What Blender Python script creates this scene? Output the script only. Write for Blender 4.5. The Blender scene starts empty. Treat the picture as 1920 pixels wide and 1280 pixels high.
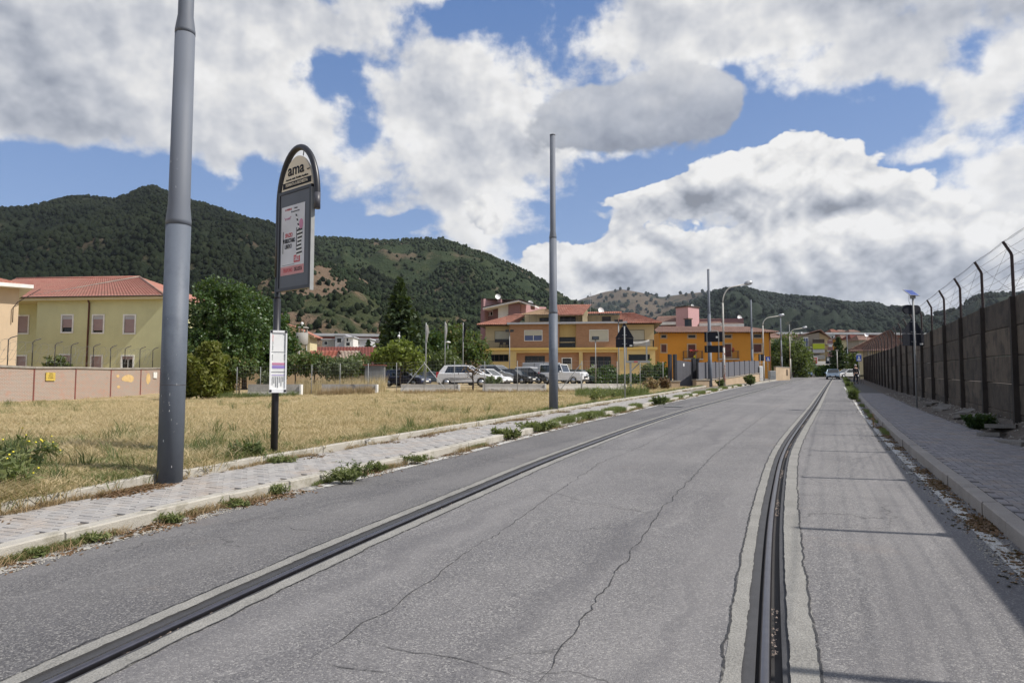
import bpy, bmesh, math, random
import numpy as np
from mathutils import Vector, Matrix, noise as mnoise
random.seed(7); RNG = np.random.default_rng(7)
R = math.radians
S = bpy.context.scene
COL = S.collection
# ---------------------------------------------------------------- camera
EYE = 1.6
PITCH = math.atan(80/1280)
cd = bpy.data.cameras.new('camera'); cam = bpy.data.objects.new('camera', cd); COL.objects.link(cam)
cd.sensor_width = 36; cd.lens = 24; cd.clip_start = .05; cd.clip_end = 20000
cam.location = (0, 0, EYE); cam.rotation_euler = (R(90)+PITCH, 0, 0)
S.camera = cam
# ---------------------------------------------------------------- colour management
S.view_settings.view_transform = 'Standard'; S.view_settings.look = 'None'
S.view_settings.gamma = 1; S.view_settings.use_curve_mapping = False
S.view_settings.exposure = 0.25
# ---------------------------------------------------------------- sun
SUNV = Vector((.92, -.20, 1.0)).normalized()
sd = bpy.data.lights.new('sun', 'SUN'); sun = bpy.data.objects.new('sun', sd); COL.objects.link(sun)
sd.energy = 4.6; sd.angle = R(.55); sd.color = (1, .95, .88)
sun.rotation_euler = SUNV.to_track_quat('Z', 'Y').to_euler(); sun.location = (60, -20, 80)
# ---------------------------------------------------------------- node helpers
class NT:
    def __init__(s, nt): s.nt = nt
    def n(s, typ, ins=None, **kw):
        nd = s.nt.nodes.new(typ)
        for k, v in kw.items(): setattr(nd, k, v)
        if ins:
            for k, v in ins.items():
                sk = nd.inputs[k]
                if isinstance(v, bpy.types.NodeSocket): s.nt.links.new(v, sk)
                elif isinstance(v, bpy.types.Node): s.nt.links.new(v.outputs[0], sk)
                else: sk.default_value = v
        return nd
    def m(s, op, a, b=0, c=0, clamp=False):
        nd = s.n('ShaderNodeMath', {0: a, 1: b, 2: c}, operation=op); nd.use_clamp = clamp
        return nd.outputs[0]
    def vm(s, op, a, b=(0, 0, 0)):
        nd = s.n('ShaderNodeVectorMath', {0: a, 1: b}, operation=op)
        return nd.outputs['Value'] if op in ('DOT_PRODUCT', 'LENGTH') else nd.outputs[0]
    def mix(s, f, a, b, blend='MIX'):
        nd = s.nt.nodes.new('ShaderNodeMix'); nd.data_type = 'RGBA'; nd.blend_type = blend
        for i, v in ((0, f), (6, a), (7, b)):
            if isinstance(v, bpy.types.NodeSocket): s.nt.links.new(v, nd.inputs[i])
            else:
                if i and len(v) == 3: v = (*v, 1)
                nd.inputs[i].default_value = v
        return nd.outputs[2]
    def mr(s, v, a, b, c=0, d=1, smooth=False):
        nd = s.n('ShaderNodeMapRange', {0: v, 1: a, 2: b, 3: c, 4: d})
        if smooth: nd.interpolation_type = 'SMOOTHSTEP'
        return nd.outputs[0]
    def noise(s, vec, scale, detail=4, rough=.55, dist=0, dim='3D'):
        return s.n('ShaderNodeTexNoise', {'Vector': vec, 'Scale': scale, 'Detail': detail, 'Roughness': rough, 'Distortion': dist}, noise_dimensions=dim).outputs[0]
    def link(s, a, b): s.nt.links.new(a, b)
# ---------------------------------------------------------------- sky
def px_dir(px, py):
    a = (px-960)/1280; b = (640-py)/1280
    c, sn = math.cos(PITCH), math.sin(PITCH)
    return Vector((a, c-b*sn, sn+b*c))
def px_azel(px, py):
    d = px_dir(px, py).normalized()
    return math.atan2(d.x, d.y), math.asin(d.z)
W = bpy.data.worlds.new('World'); S.world = W; W.use_nodes = True
nt = W.node_tree; nt.nodes.clear(); N = NT(nt)
out = N.n('ShaderNodeOutputWorld'); bg = N.n('ShaderNodeBackground'); N.link(bg.outputs[0], out.inputs[0])
SKY_STRENGTH = .1
bg.inputs[1].default_value = SKY_STRENGTH
sky = N.n('ShaderNodeTexSky', sky_type='NISHITA'); sky.sun_disc = False
sky.sun_elevation = math.asin(SUNV.z); sky.sun_rotation = math.atan2(SUNV.x, SUNV.y)
sky.altitude = 700; sky.air_density = 1.0; sky.dust_density = .6; sky.ozone_density = 2.0
tc = N.n('ShaderNodeTexCoord').outputs['Generated']
sep = N.n('ShaderNodeSeparateXYZ', {0: tc})
az = N.m('ARCTAN2', sep.outputs[0], sep.outputs[1])
el = N.m('ARCSINE', sep.outputs[2], clamp=False)
sv = N.n('ShaderNodeCombineXYZ', {0: az, 1: N.m('MULTIPLY', el, 1.25)}).outputs[0]
wn = N.n('ShaderNodeTexNoise', {'Vector': sv, 'Scale': 6.0, 'Detail': 3.0, 'Roughness': .6}, noise_dimensions='2D').outputs['Color']
wv = N.vm('MULTIPLY', N.vm('SUBTRACT', wn, (.5, .5, .5)), (.16, .10, 0))
q = N.vm('ADD', N.n('ShaderNodeCombineXYZ', {0: az, 1: el}).outputs[0], wv)
q2 = N.vm('ADD', N.n('ShaderNodeCombineXYZ', {0: az, 1: el}).outputs[0], N.vm('MULTIPLY', wv, (.25, .25, 0)))
def blobs(lst, q=None):
    acc = 0.0
    for (px, py, sx, sy, amp) in lst:
        a, e = px_azel(px, py)
        v = N.n('ShaderNodeVectorMath', {0: q, 1: (1280/sx, 1280/sy, 0), 2: (-a*1280/sx, -e*1280/sy, 0)}, operation='MULTIPLY_ADD').outputs[0]
        g = N.m('POWER', .36788, N.vm('DOT_PRODUCT', v, v))
        acc = N.m('MULTIPLY_ADD', g, amp, acc)
    return acc
def n2(scale, detail=0., rough=.5, dist=0., vec=None): return N.noise(vec or sv, scale, detail, rough, dist, '2D')
OFF = N.vm('ADD', sv, (.012, .022, 0))
def billow(vec):
    acc = 0.0
    for sc_, w_ in ((8.5, 1.0), (19, .55), (43, .30), (90, .14)):
        acc = N.m('MULTIPLY_ADD', N.m('ABSOLUTE', N.m('SUBTRACT', N.noise(vec, sc_, 0, .5, 0, '2D'), .5)), 2*w_, acc)
    return acc
soft_cov = [(90, 345, 330, 50, -.85), (430, 375, 210, 50, -.8), (20, 370, 260, 60, -.4), (600, 400, 160, 50, -.5), (645, 170, 80, 70, -.62), (600, 120, 50, 40, -.3), (720, 130, 70, 40, -.42), (640, 250, 70, 30, -.42), (900, 25, 110, 40, -.9), (800, 80, 70, 50, -.35), (1000, 100, 70, 36, -.35),
 (700, 425, 180, 40, -.6), (1080, 390, 110, 24, -.5), (1230, 320, 170, 42, -.75), (1400, 235, 130, 34, -.8), (1560, 235, 160, 40, -.75), (1680, 330, 120, 60, -.85), (1385, 150, 40, 30, -.6),
 (1810, 105, 50, 34, -.5), (1620, 60, 90, 20, -.25), (960, 480, 50, 36, -.4), (1290, 440, 60, 14, -.35), (1060, 440, 50, 30, -.5), (640, 330, 90, 20, -.2), (1850, 330, 60, 18, -.3),
 (180, 110, 340, 140, .7), (500, 80, 220, 90, .5), (480, 240, 120, 60, .4), (830, 230, 190, 130, .6), (1350, 60, 300, 80, .55), (1700, 160, 260, 60, .5), (960, 300, 150, 60, .4),
 (880, 410, 130, 50, .5), (1850, 60, 160, 80, .4), (765, 440, 34, 14, .7), (1750, 262, 60, 16, .7), (715, 385, 50, 14, .6), (1800, 400, 220, 90, .5), (1600, 540, 460, 70, .9), (1080, 520, 120, 50, .5), (40, 60, 200, 90, .3), (1150, 300, 90, 14, .5), (1140, 370, 130, 12, .6)]
cum_cov = [(1495, 285, 70, 48, 1.0), (1560, 330, 80, 48, .9), (1400, 325, 70, 34, .9), (1330, 350, 70, 34, .8), (1440, 355, 210, 34, 1.0), (1560, 396, 130, 24, .6), (1265, 372, 60, 26, .8), (1190, 368, 90, 12, .7), (1620, 360, 60, 26, .8),
 (1172, 420, 34, 30, 1.0), (1170, 475, 75, 40, 1.0), (1260, 455, 50, 24, .8), (1240, 500, 140, 34, .9), (1400, 462, 120, 30, .8), (1560, 455, 130, 34, 1.0), (1680, 440, 110, 34, .9), (1400, 520, 340, 50, 1.1), (1400, 620, 460, 80, 1.1), (1700, 510, 240, 60, .9), (1820, 440, 160, 50, .8), (1080, 500, 80, 34, .9), (1110, 545, 160, 30, .8), (905, 400, 50, 40, .8), (1010, 480, 60, 24, .5)]
grey_cov = [(1160, 205, 160, 60, 1.1), (1290, 185, 85, 58, .8), (1345, 205, 45, 40, .5), (1080, 240, 90, 55, .7), (1230, 262, 110, 26, .4)]
soft_dark = [(100, 190, 280, 70, .62), (340, 130, 150, 50, .22), (1850, 50, 170, 70, .6), (1750, 520, 300, 50, .35), (930, 260, 110, 30, .4), (680, 330, 140, 36, .25), (600, 20, 200, 40, .2), (1500, 20, 300, 40, .12), (0, 60, 100, 60, .2)]
cum_dark = [(1330, 388, 190, 26, 1.0), (1540, 396, 130, 18, .8), (1400, 352, 160, 14, .25), (1170, 458, 70, 14, .4), (1260, 462, 50, 12, .4), (1500, 520, 430, 34, .8), (1280, 370, 60, 20, .3), (1190, 510, 160, 26, .5), (1640, 560, 320, 40, .5), (1560, 478, 160, 16, .3), (900, 440, 60, 30, .5), (1800, 500, 120, 30, .4)]
n1 = n2(5.2, 7, .58, .2); sm1 = n2(4.4, 3, .5); sm2 = n2(4.4, 3, .5, vec=N.vm('ADD', sv, (.03, .07, 0)))
md1 = n2(13, 3.5, .6); md2 = n2(13, 3.5, .6, vec=OFF)
def cloud_colour(br):
    col = N.mix(N.mr(br, .38, .9), (.84, .91, 1.07), (1, .99, .975))
    return N.n('ShaderNodeVectorMath', {0: col, 3: N.m('MULTIPLY', N.m('MINIMUM', N.m('MAXIMUM', br, .30), 1.0), .77/SKY_STRENGTH)}, operation='SCALE').outputs[0]
# broad soft cloud
hf = n2(34, 4, .65)
dens = N.m('ADD', N.m('MULTIPLY', N.m('SUBTRACT', n1, .5), 2.0), N.m('ADD', blobs(soft_cov, q), .16))
dens = N.m('ADD', dens, N.m('ADD', N.m('MULTIPLY', N.m('SUBTRACT', md1, .5), .65), N.m('MULTIPLY', N.m('SUBTRACT', hf, .5), .40)))
alpha = N.m('MULTIPLY', N.mr(dens, -.10, .40, smooth=True), .97)
br = N.m('ADD', N.m('MULTIPLY', N.m('SUBTRACT', sm1, sm2), .75), N.m('MULTIPLY', N.m('SUBTRACT', md1, md2), .62))
br = N.m('ADD', br, N.m('MULTIPLY', N.m('SUBTRACT', hf, .5), .10))
br = N.m('ADD', br, N.m('SUBTRACT', .90, N.m('MULTIPLY', blobs(soft_dark, q), .37)))
br = N.m('ADD', br, N.mr(dens, .0, .8, .05, -.07))
col1 = cloud_colour(br)
# cumulus with billowing tops and grey flat bases
b1 = billow(sv); b2 = billow(OFF)
cbl = blobs(cum_cov, q2)
cdens = N.m('ADD', N.m('SUBTRACT', cbl, .52), N.m('MULTIPLY', N.m('SUBTRACT', b1, .42), .62))
cdens = N.m('ADD', cdens, N.m('MULTIPLY', N.m('SUBTRACT', hf, .5), .16))
cdens = N.m('MINIMUM', cdens, N.m('MULTIPLY', N.m('SUBTRACT', cbl, .26), 1.5))
alpha2 = N.mr(cdens, -.02, .10, smooth=True)
br2 = N.m('ADD', N.m('MULTIPLY', N.m('SUBTRACT', b1, b2), .40), N.m('MULTIPLY', N.m('SUBTRACT', b1, .45), .13))
br2 = N.m('ADD', br2, N.m('SUBTRACT', .97, N.m('MULTIPLY', blobs(cum_dark, q2), .50)))
br2 = N.m('ADD', br2, N.m('MULTIPLY', N.m('SUBTRACT', md1, md2), .35))
col2 = cloud_colour(br2)
# the one low grey cloud
gdens = N.m('ADD', N.m('SUBTRACT', blobs(grey_cov, q2), .50), N.m('MULTIPLY', N.m('SUBTRACT', b1, .42), .50))
alpha3 = N.m('MULTIPLY', N.mr(gdens, -.04, .22, smooth=True), .94)
ay, ey = px_azel(1180, 215)
br3 = N.m('ADD', N.m('MULTIPLY', N.m('SUBTRACT', b1, b2), .10), N.m('MULTIPLY_ADD', N.m('SUBTRACT', el, ey), 3.2, .54))
br3 = N.m('ADD', br3, N.m('MULTIPLY', N.m('SUBTRACT', md1, md2), .3))
col3 = cloud_colour(br3)
blue = N.mix(1.0, sky.outputs[0], (1.05, 1.0, 1.12, 1), 'MULTIPLY')
elc = N.mr(el, 0.0, .55)
deep = N.mix(elc, (.33/SKY_STRENGTH*.72, .50/SKY_STRENGTH*.72, .80/SKY_STRENGTH*.72, 1), (.10/SKY_STRENGTH*.74, .25/SKY_STRENGTH*.74, .60/SKY_STRENGTH*.74, 1))
blue = N.mix(.65, blue, deep)
N.link(N.mix(alpha3, N.mix(alpha2, N.mix(alpha, blue, col1), col2), col3), bg.inputs[0])
W.cycles.sampling_method = 'MANUAL'; W.cycles.sample_map_resolution = 512
# ---------------------------------------------------------------- materials
MATS = {}
def new_mat(name):
    m = bpy.data.materials.new(name); m.use_nodes = True; MATS[name] = m
    t = NT(m.node_tree); b = m.node_tree.nodes['Principled BSDF']
    return m, t, b
def c4(c): return (*c, 1) if len(c) == 3 else c
def basic(name, col, rough=.7, metal=0, var=.12, vscale=2.0, fine=0, fscale=40, bump=0, bscale=60, spec=.5, col2=None, f2=.5, streak=0, coat=0):
    m, t, b = new_mat(name)
    oc = t.n('ShaderNodeTexCoord').outputs['Object']
    g = t.noise(oc, vscale, 5, .6)
    c = t.mix(t.mr(g, .3, .7), tuple(x*(1-var) for x in col), tuple(min(1, x*(1+var)) for x in col))
    if col2: c = t.mix(t.mr(t.noise(oc, vscale*1.7, 6, .62), f2-.07, f2+.07), c, c4(col2))
    if streak:
        sv_ = t.vm('MULTIPLY', oc, (6, 6, .5)); c = t.mix(t.mr(t.noise(sv_, 1.2, 5, .6), .52, .75, 0, streak), c, tuple(x*.45 for x in col))
    if fine:
        f = t.noise(oc, fscale, 2, .5); c = t.mix(t.mr(f, .3, .7), t.mix(fine, c, (0, 0, 0)), t.mix(fine, c, tuple(min(1, x*2) for x in col)))
    t.link(c, b.inputs['Base Color'])
    b.inputs['Roughness'].default_value = rough; b.inputs['Metallic'].default_value = metal
    b.inputs['Specular IOR Level'].default_value = spec
    if coat: b.inputs['Coat Weight'].default_value = coat
    if bump:
        bn = t.n('ShaderNodeBump', {'Strength': bump, 'Distance': .02, 'Height': t.noise(oc, bscale, 3, .6)}); t.link(bn.outputs[0], b.inputs['Normal'])
    return m
def leafmat(name, c1, c2, trans=.35, rough=.55, dry=None):
    m, t, b = new_mat(name)
    geo = t.n('ShaderNodeNewGeometry'); rnd = geo.outputs['Random Per Island']
    oi = t.n('ShaderNodeObjectInfo').outputs['Random']
    f = t.m('FRACT', t.m('ADD', rnd, oi))
    c = t.mix(f, c1, c2)
    if dry: c = t.mix(t.mr(t.m('FRACT', t.m('MULTIPLY', f, 7.3)), .82, .86), c, dry)
    oc = t.n('ShaderNodeTexCoord').outputs['Object']
    c = t.mix(t.mr(t.noise(oc, .7, 3), .35, .65, 0, .35), c, tuple(x*.6 for x in c1[:3]))
    t.link(c, b.inputs['Base Color']); b.inputs['Roughness'].default_value = rough
    b.inputs['Specular IOR Level'].default_value = .3
    tr = t.n('ShaderNodeBsdfTranslucent', {'Color': t.mix(.5, c, (.25, .35, .03))})
    mx = t.n('ShaderNodeMixShader', {0: trans, 1: b.outputs[0], 2: tr.outputs[0]})
    t.link(mx.outputs[0], m.node_tree.nodes['Material Output'].inputs[0])
    return m
def asphalt_nodes(t, oc, tone=1.0):
    big = t.noise(oc, .35, 5, .6); mid = t.noise(oc, 2.3, 5, .65)
    ag = t.n('ShaderNodeTexVoronoi', {'Vector': oc, 'Scale': 115.0}); agc = t.n('ShaderNodeSeparateColor', {0: ag.outputs['Color']}).outputs[0]
    ag2 = t.noise(oc, 55, 3, .7)
    base = t.mix(t.mr(big, .35, .65), tuple(x*tone for x in (.118, .115, .120)), tuple(x*tone for x in (.188, .181, .180)))
    base = t.mix(t.mr(mid, .40, .75, 0, .45), base, tuple(x*tone for x in (.105, .102, .104)))
    base = t.mix(t.mr(agc, .72, 1.0, 0, .75), base, tuple(x*tone for x in (.40, .385, .36)))
    base = t.mix(t.mr(agc, .0, .30, .75, 0), base, tuple(x*tone for x in (.045, .044, .047)))
    base = t.mix(t.mr(ag2, .55, .75, 0, .30), base, (.06*tone, .06*tone, .062*tone))
    h = t.m('ADD', t.m('MULTIPLY', ag.outputs['Distance'], -1), t.m('MULTIPLY', ag2, .8))
    return base, h
def asphalt_mat(name, tone):
  m, t, b = new_mat(name)
  oc = t.n('ShaderNodeTexCoord').outputs['Object']
  base, h = asphalt_nodes(t, oc, tone)
  # wheel-worn lighter and darker bands run along the road (they follow its heading) and faint rusty dust
  alv = t.vm('MULTIPLY', t.n('ShaderNodeVectorRotate', {'Vector': oc, 'Angle': R(21)}, rotation_type='Z_AXIS').outputs[0], (1.1, .05, 1))
  lat = t.n('ShaderNodeAttribute', attribute_name='lat').outputs['Fac']; yy_ = t.n('ShaderNodeSeparateXYZ', {0: oc}).outputs[1]
  wob_ = t.m('MULTIPLY', t.m('SUBTRACT', t.noise(oc, .8, 4, .6), .5), .9)
  lv = t.n('ShaderNodeCombineXYZ', {0: t.m('ADD', lat, wob_), 1: t.m('MULTIPLY', yy_, .05)}).outputs[0]
  base = t.mix(t.mr(t.noise(lv, .9, 2, .5), .44, .66, 0, .42), base, tuple(x*tone for x in (.225, .216, .212)))
  base = t.mix(t.mr(t.noise(lv, 1.7, 2, .5), .54, .68, 0, .40), base, tuple(x*tone for x in (.095, .092, .098)))
  base = t.mix(t.mr(t.noise(lv, 9, 3, .6), .60, .70, 0, .22), base, tuple(x*tone for x in (.30, .29, .28)))
  base = t.mix(t.mr(t.noise(oc, .9, 5, .65), .55, .72, 0, .35), base, (.095, .092, .096))
  base = t.mix(t.mr(t.noise(oc, .5, 6, .7), .60, .74, 0, .22), base, (.26, .19, .14))
  cr = t.n('ShaderNodeTexVoronoi', {'Vector': t.vm('ADD', oc, t.vm('MULTIPLY', t.n('ShaderNodeTexNoise', {'Vector': oc, 'Scale': 3.0, 'Detail': 5.0}).outputs['Color'], (.5, .5, .5))), 'Scale': .75}, feature='DISTANCE_TO_EDGE')
  crf = t.m('MULTIPLY', t.mr(cr.outputs['Distance'], 0.0, .012, 1, 0), t.mr(t.noise(oc, .4, 2), .52, .62))
  base = t.mix(t.m('MULTIPLY', crf, .6), base, (.03, .03, .03))
  t.link(base, b.inputs['Base Color']); b.inputs['Roughness'].default_value = .85; b.inputs['Specular IOR Level'].default_value = .35
  bn = t.n('ShaderNodeBump', {'Strength': .55, 'Distance': .006, 'Height': h}); t.link(bn.outputs[0], b.inputs['Normal'])
asphalt_mat('asphalt', 1.0); asphalt_mat('asphalt_left', .80)
# worn paint lies on the asphalt, see-through where it has flaked off
def worn(name, col, lo, hi, sc=9):
    m, t, b = new_mat(name); oc = t.n('ShaderNodeTexCoord').outputs['Object']
    n_ = t.m('ADD', t.m('MULTIPLY', t.noise(oc, sc, 8, .75), .7), t.m('MULTIPLY', t.noise(oc, 1.3, 3, .6), .3))
    t.link(t.mix(t.mr(t.noise(oc, 60, 2), .4, .7), col, tuple(x*.7 for x in col)), b.inputs['Base Color']); b.inputs['Roughness'].default_value = .8
    tr = t.n('ShaderNodeBsdfTransparent')
    mx = t.n('ShaderNodeMixShader', {0: t.mr(n_, lo, hi), 1: tr.outputs[0], 2: b.outputs[0]})
    t.link(mx.outputs[0], m.node_tree.nodes['Material Output'].inputs[0])
    return m
worn('worn_white_paint', (.50, .49, .46), .36, .47, 7)
worn('chalky_grit', (.46, .44, .40), .42, .56, 11)
worn('dark_seal', (.035, .035, .037), .40, .50, 14)
# strip concrete
basic('strip_concrete', (.225, .218, .20), .85, var=.22, vscale=3, fine=.28, fscale=90, bump=.5, bscale=70)
basic('rubber_filler', (.045, .045, .048), .75, var=.2, vscale=6, fine=.2, fscale=120)
basic('rail_steel', (.19, .18, .19), .28, metal=1, var=.15, vscale=8)
basic('rail_groove', (.03, .028, .027), .8)
basic('groove_grit', (.33, .27, .23), .95, var=.3, vscale=20, fine=.4, fscale=100, bump=1, bscale=80)
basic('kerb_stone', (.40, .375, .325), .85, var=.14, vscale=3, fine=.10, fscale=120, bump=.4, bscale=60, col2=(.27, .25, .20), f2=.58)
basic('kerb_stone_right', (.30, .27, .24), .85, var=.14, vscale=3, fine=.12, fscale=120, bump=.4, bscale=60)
def paver(name, a, b_):
    m, t, b = new_mat(name); oc = t.n('ShaderNodeTexCoord').outputs['Object']
    oi = t.n('ShaderNodeObjectInfo').outputs['Random']; ri = t.n('ShaderNodeNewGeometry').outputs['Random Per Island']
    gp = t.n('ShaderNodeNewGeometry').outputs['Position']
    c = t.mix(t.m('FRACT', t.m('ADD', oi, ri)), a, b_)
    c = t.mix(t.mr(t.noise(gp, 1.6, 5, .65), .50, .68, 0, .55), c, (.33, .26, .20))
    c = t.mix(t.mr(t.noise(gp, 90, 2, .6), .45, .8, 0, .3), c, (.12, .12, .12))
    t.link(c, b.inputs['Base Color']); b.inputs['Roughness'].default_value = .85
    bn = t.n('ShaderNodeBump', {'Strength': .4, 'Distance': .006, 'Height': t.noise(gp, 70, 3, .7)}); t.link(bn.outputs[0], b.inputs['Normal'])
paver('paver_left', (.275, .262, .25), (.35, .335, .318))  # paler tones for the pavers of the left pavement
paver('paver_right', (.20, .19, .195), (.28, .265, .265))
basic('joint_sand', (.17, .15, .125), .95, var=.25, vscale=5, fine=.3, fscale=60)
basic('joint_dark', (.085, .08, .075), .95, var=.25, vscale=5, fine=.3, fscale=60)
basic('dirt', (.10, .082, .066), .95, var=.35, vscale=1.5, fine=.35, fscale=25, bump=1, bscale=14, col2=(.17, .15, .13), f2=.62)
basic('slab_concrete', (.20, .185, .165), .9, var=.25, vscale=2, fine=.2, fscale=50, bump=.5, bscale=30)
# field
m, t, b = new_mat('dry_field'); oc = t.n('ShaderNodeNewGeometry').outputs['Position']
c = t.mix(t.mr(t.noise(oc, .35, 5, .6), .35, .65), (.50, .385, .215), (.40, .31, .17))
c = t.mix(t.mr(t.noise(oc, .16, 4, .6), .55, .70, 0, .4), c, (.22, .21, .09))
c = t.mix(t.mr(t.noise(t.vm('MULTIPLY', oc, (1, 1, 1)), 7, 6, .75), .42, .66, 0, .65), c, (.17, .12, .065))
c = t.mix(t.mr(t.noise(oc, 45, 3, .6), .5, .75, 0, .5), c, (.50, .41, .25))
far_ = t.n('ShaderNodeSeparateXYZ', {0: oc}).outputs[1]
c = t.mix(t.mr(far_, 90, 200), c, t.mix(t.noise(oc, .03, 5), (.05, .07, .03), (.20, .17, .09)))
t.link(c, b.inputs['Base Color']); b.inputs['Roughness'].default_value = .95
bn = t.n('ShaderNodeBump', {'Strength': .9, 'Distance': .06, 'Height': t.noise(oc, 14, 5, .7)}); t.link(bn.outputs[0], b.inputs['Normal'])
leafmat('straw', (.66, .54, .34), (.48, .37, .21), .25, .7, dry=(.32, .22, .11))
leafmat('dry_stalk', (.28, .19, .11), (.42, .31, .18), .2, .8)
leafmat('weed_green', (.075, .105, .038), (.14, .165, .065), .3)
leafmat('grass_green', (.13, .165, .06), (.23, .24, .10), .3)
leafmat('dead_leaf', (.13, .07, .035), (.22, .14, .08), .1)
basic('yellow_flower', (.75, .65, .05), .6)
leafmat('poplar_leaf', (.030, .066, .018), (.065, .115, .032), .25, .4, dry=(.17, .23, .13))
leafmat('dark_leaf', (.030, .062, .018), (.055, .10, .028), .25, .45)
leafmat('thuja_leaf', (.10, .12, .022), (.19, .19, .045), .3)
leafmat('spruce_leaf', (.020, .040, .016), (.045, .068, .022), .15, .6)
leafmat('lime_leaf', (.12, .16, .03), (.22, .25, .06), .35)
leafmat('fruit_leaf', (.055, .095, .028), (.11, .15, .05), .3, dry=(.20, .15, .07))
leafmat('grey_leaf', (.10, .13, .07), (.16, .18, .10), .25)
basic('bark', (.10, .075, .055), .9, var=.3, vscale=6, bump=1, bscale=20)
basic('bark_dark', (.05, .038, .03), .9, var=.3, vscale=6)
basic('pole_grey', (.105, .122, .150), .6, var=.08, vscale=1.0, fine=.05, fscale=60, col2=(.065, .08, .105), f2=.60, streak=.2)
basic('pole_upper', (.125, .14, .168), .65, var=.06, vscale=1.2, streak=.1)
basic('paint_scuff', (.62, .63, .63), .7)
basic('dark_metal', (.018, .018, .022), .38, var=.1)
basic('dark_metal_light', (.06, .06, .07), .45)
basic('black', (.012, .012, .013), .6)
basic('galvanised', (.36, .37, .38), .42, metal=.6, var=.12, vscale=6)
basic('galv_matt', (.27, .275, .27), .6, var=.12, vscale=6)
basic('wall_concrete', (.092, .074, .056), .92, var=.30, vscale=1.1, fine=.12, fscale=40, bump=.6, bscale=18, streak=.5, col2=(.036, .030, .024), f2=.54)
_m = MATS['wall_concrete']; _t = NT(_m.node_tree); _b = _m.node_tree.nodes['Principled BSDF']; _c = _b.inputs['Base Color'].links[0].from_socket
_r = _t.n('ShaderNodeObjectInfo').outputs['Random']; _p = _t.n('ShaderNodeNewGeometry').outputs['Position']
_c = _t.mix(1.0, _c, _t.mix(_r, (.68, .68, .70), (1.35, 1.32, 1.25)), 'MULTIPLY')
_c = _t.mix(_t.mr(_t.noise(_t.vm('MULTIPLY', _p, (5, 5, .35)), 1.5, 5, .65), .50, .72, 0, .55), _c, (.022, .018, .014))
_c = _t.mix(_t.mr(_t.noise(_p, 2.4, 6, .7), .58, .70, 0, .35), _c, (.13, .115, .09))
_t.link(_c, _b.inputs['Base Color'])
basic('post_concrete', (.034, .027, .022), .92, var=.3, vscale=2, bump=.5, bscale=20, streak=.3)
basic('rusty_arm', (.035, .022, .022), .8)
basic('wire_dark', (.05, .045, .042), .7)
basic('wire_light', (.17, .17, .16), .6)
basic('jersey', (.33, .31, .28), .9, var=.2, vscale=2, streak=.35, fine=.15, fscale=30)
basic('white_trim', (.72, .71, .67), .7)
basic('white_paint', (.78, .78, .76), .5)
basic('white_glossy', (.80, .80, .80), .3)
basic('sign_blue', (.02, .06, .28), .4)
basic('sign_back', (.018, .020, .028), .75, spec=.2)
basic('sign_cream', (.70, .61, .46), .5)
basic('poster_white', (.62, .62, .64), .5)
basic('poster_grey', (.07, .075, .085), .35)
basic('pink_print', (.55, .22, .34), .5)
basic('red_print', (.50, .06, .07), .5)
basic('salmon_print', (.56, .25, .25), .5)
basic('violet_print', (.30, .22, .55), .5)
basic('red_sign', (.42, .03, .05), .5)
basic('yellow_sign', (.50, .36, .07), .7, var=.2, vscale=8)
# ---------------------------------------------------------------- mesh helpers
def tag(o, label=None, cat=None, group=None, kind=None):
    if label: o['label'] = label
    if cat: o['category'] = cat
    if group: o['group'] = group
    if kind: o['kind'] = kind
    return o
def empty(name, loc=(0, 0, 0), rz=0, label=None, cat=None, group=None, kind=None):
    o = bpy.data.objects.new(name, None); COL.objects.link(o); o.location = loc; o.rotation_euler = (0, 0, rz)
    o.empty_display_size = .2
    return tag(o, label, cat, group, kind)
def kids(o): return CH.get(o.name, [])
CH = {}
def link(o, parent=None):
    COL.objects.link(o)
    if parent is not None:
        o.parent = parent; CH.setdefault(parent.name, []).append(o)
    return o
def copy_tree(o, parent=None):
    c = o.copy(); link(c, parent)
    for ch in kids(o): copy_tree(ch, c)
    return c
def dup(o, loc, rz=None, label=None, scale=None):
    c = copy_tree(o); c.location = loc
    if rz is not None: c.rotation_euler = (0, 0, rz)
    if label: c['label'] = label
    if scale: c.scale = (scale,)*3
    return c
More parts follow.
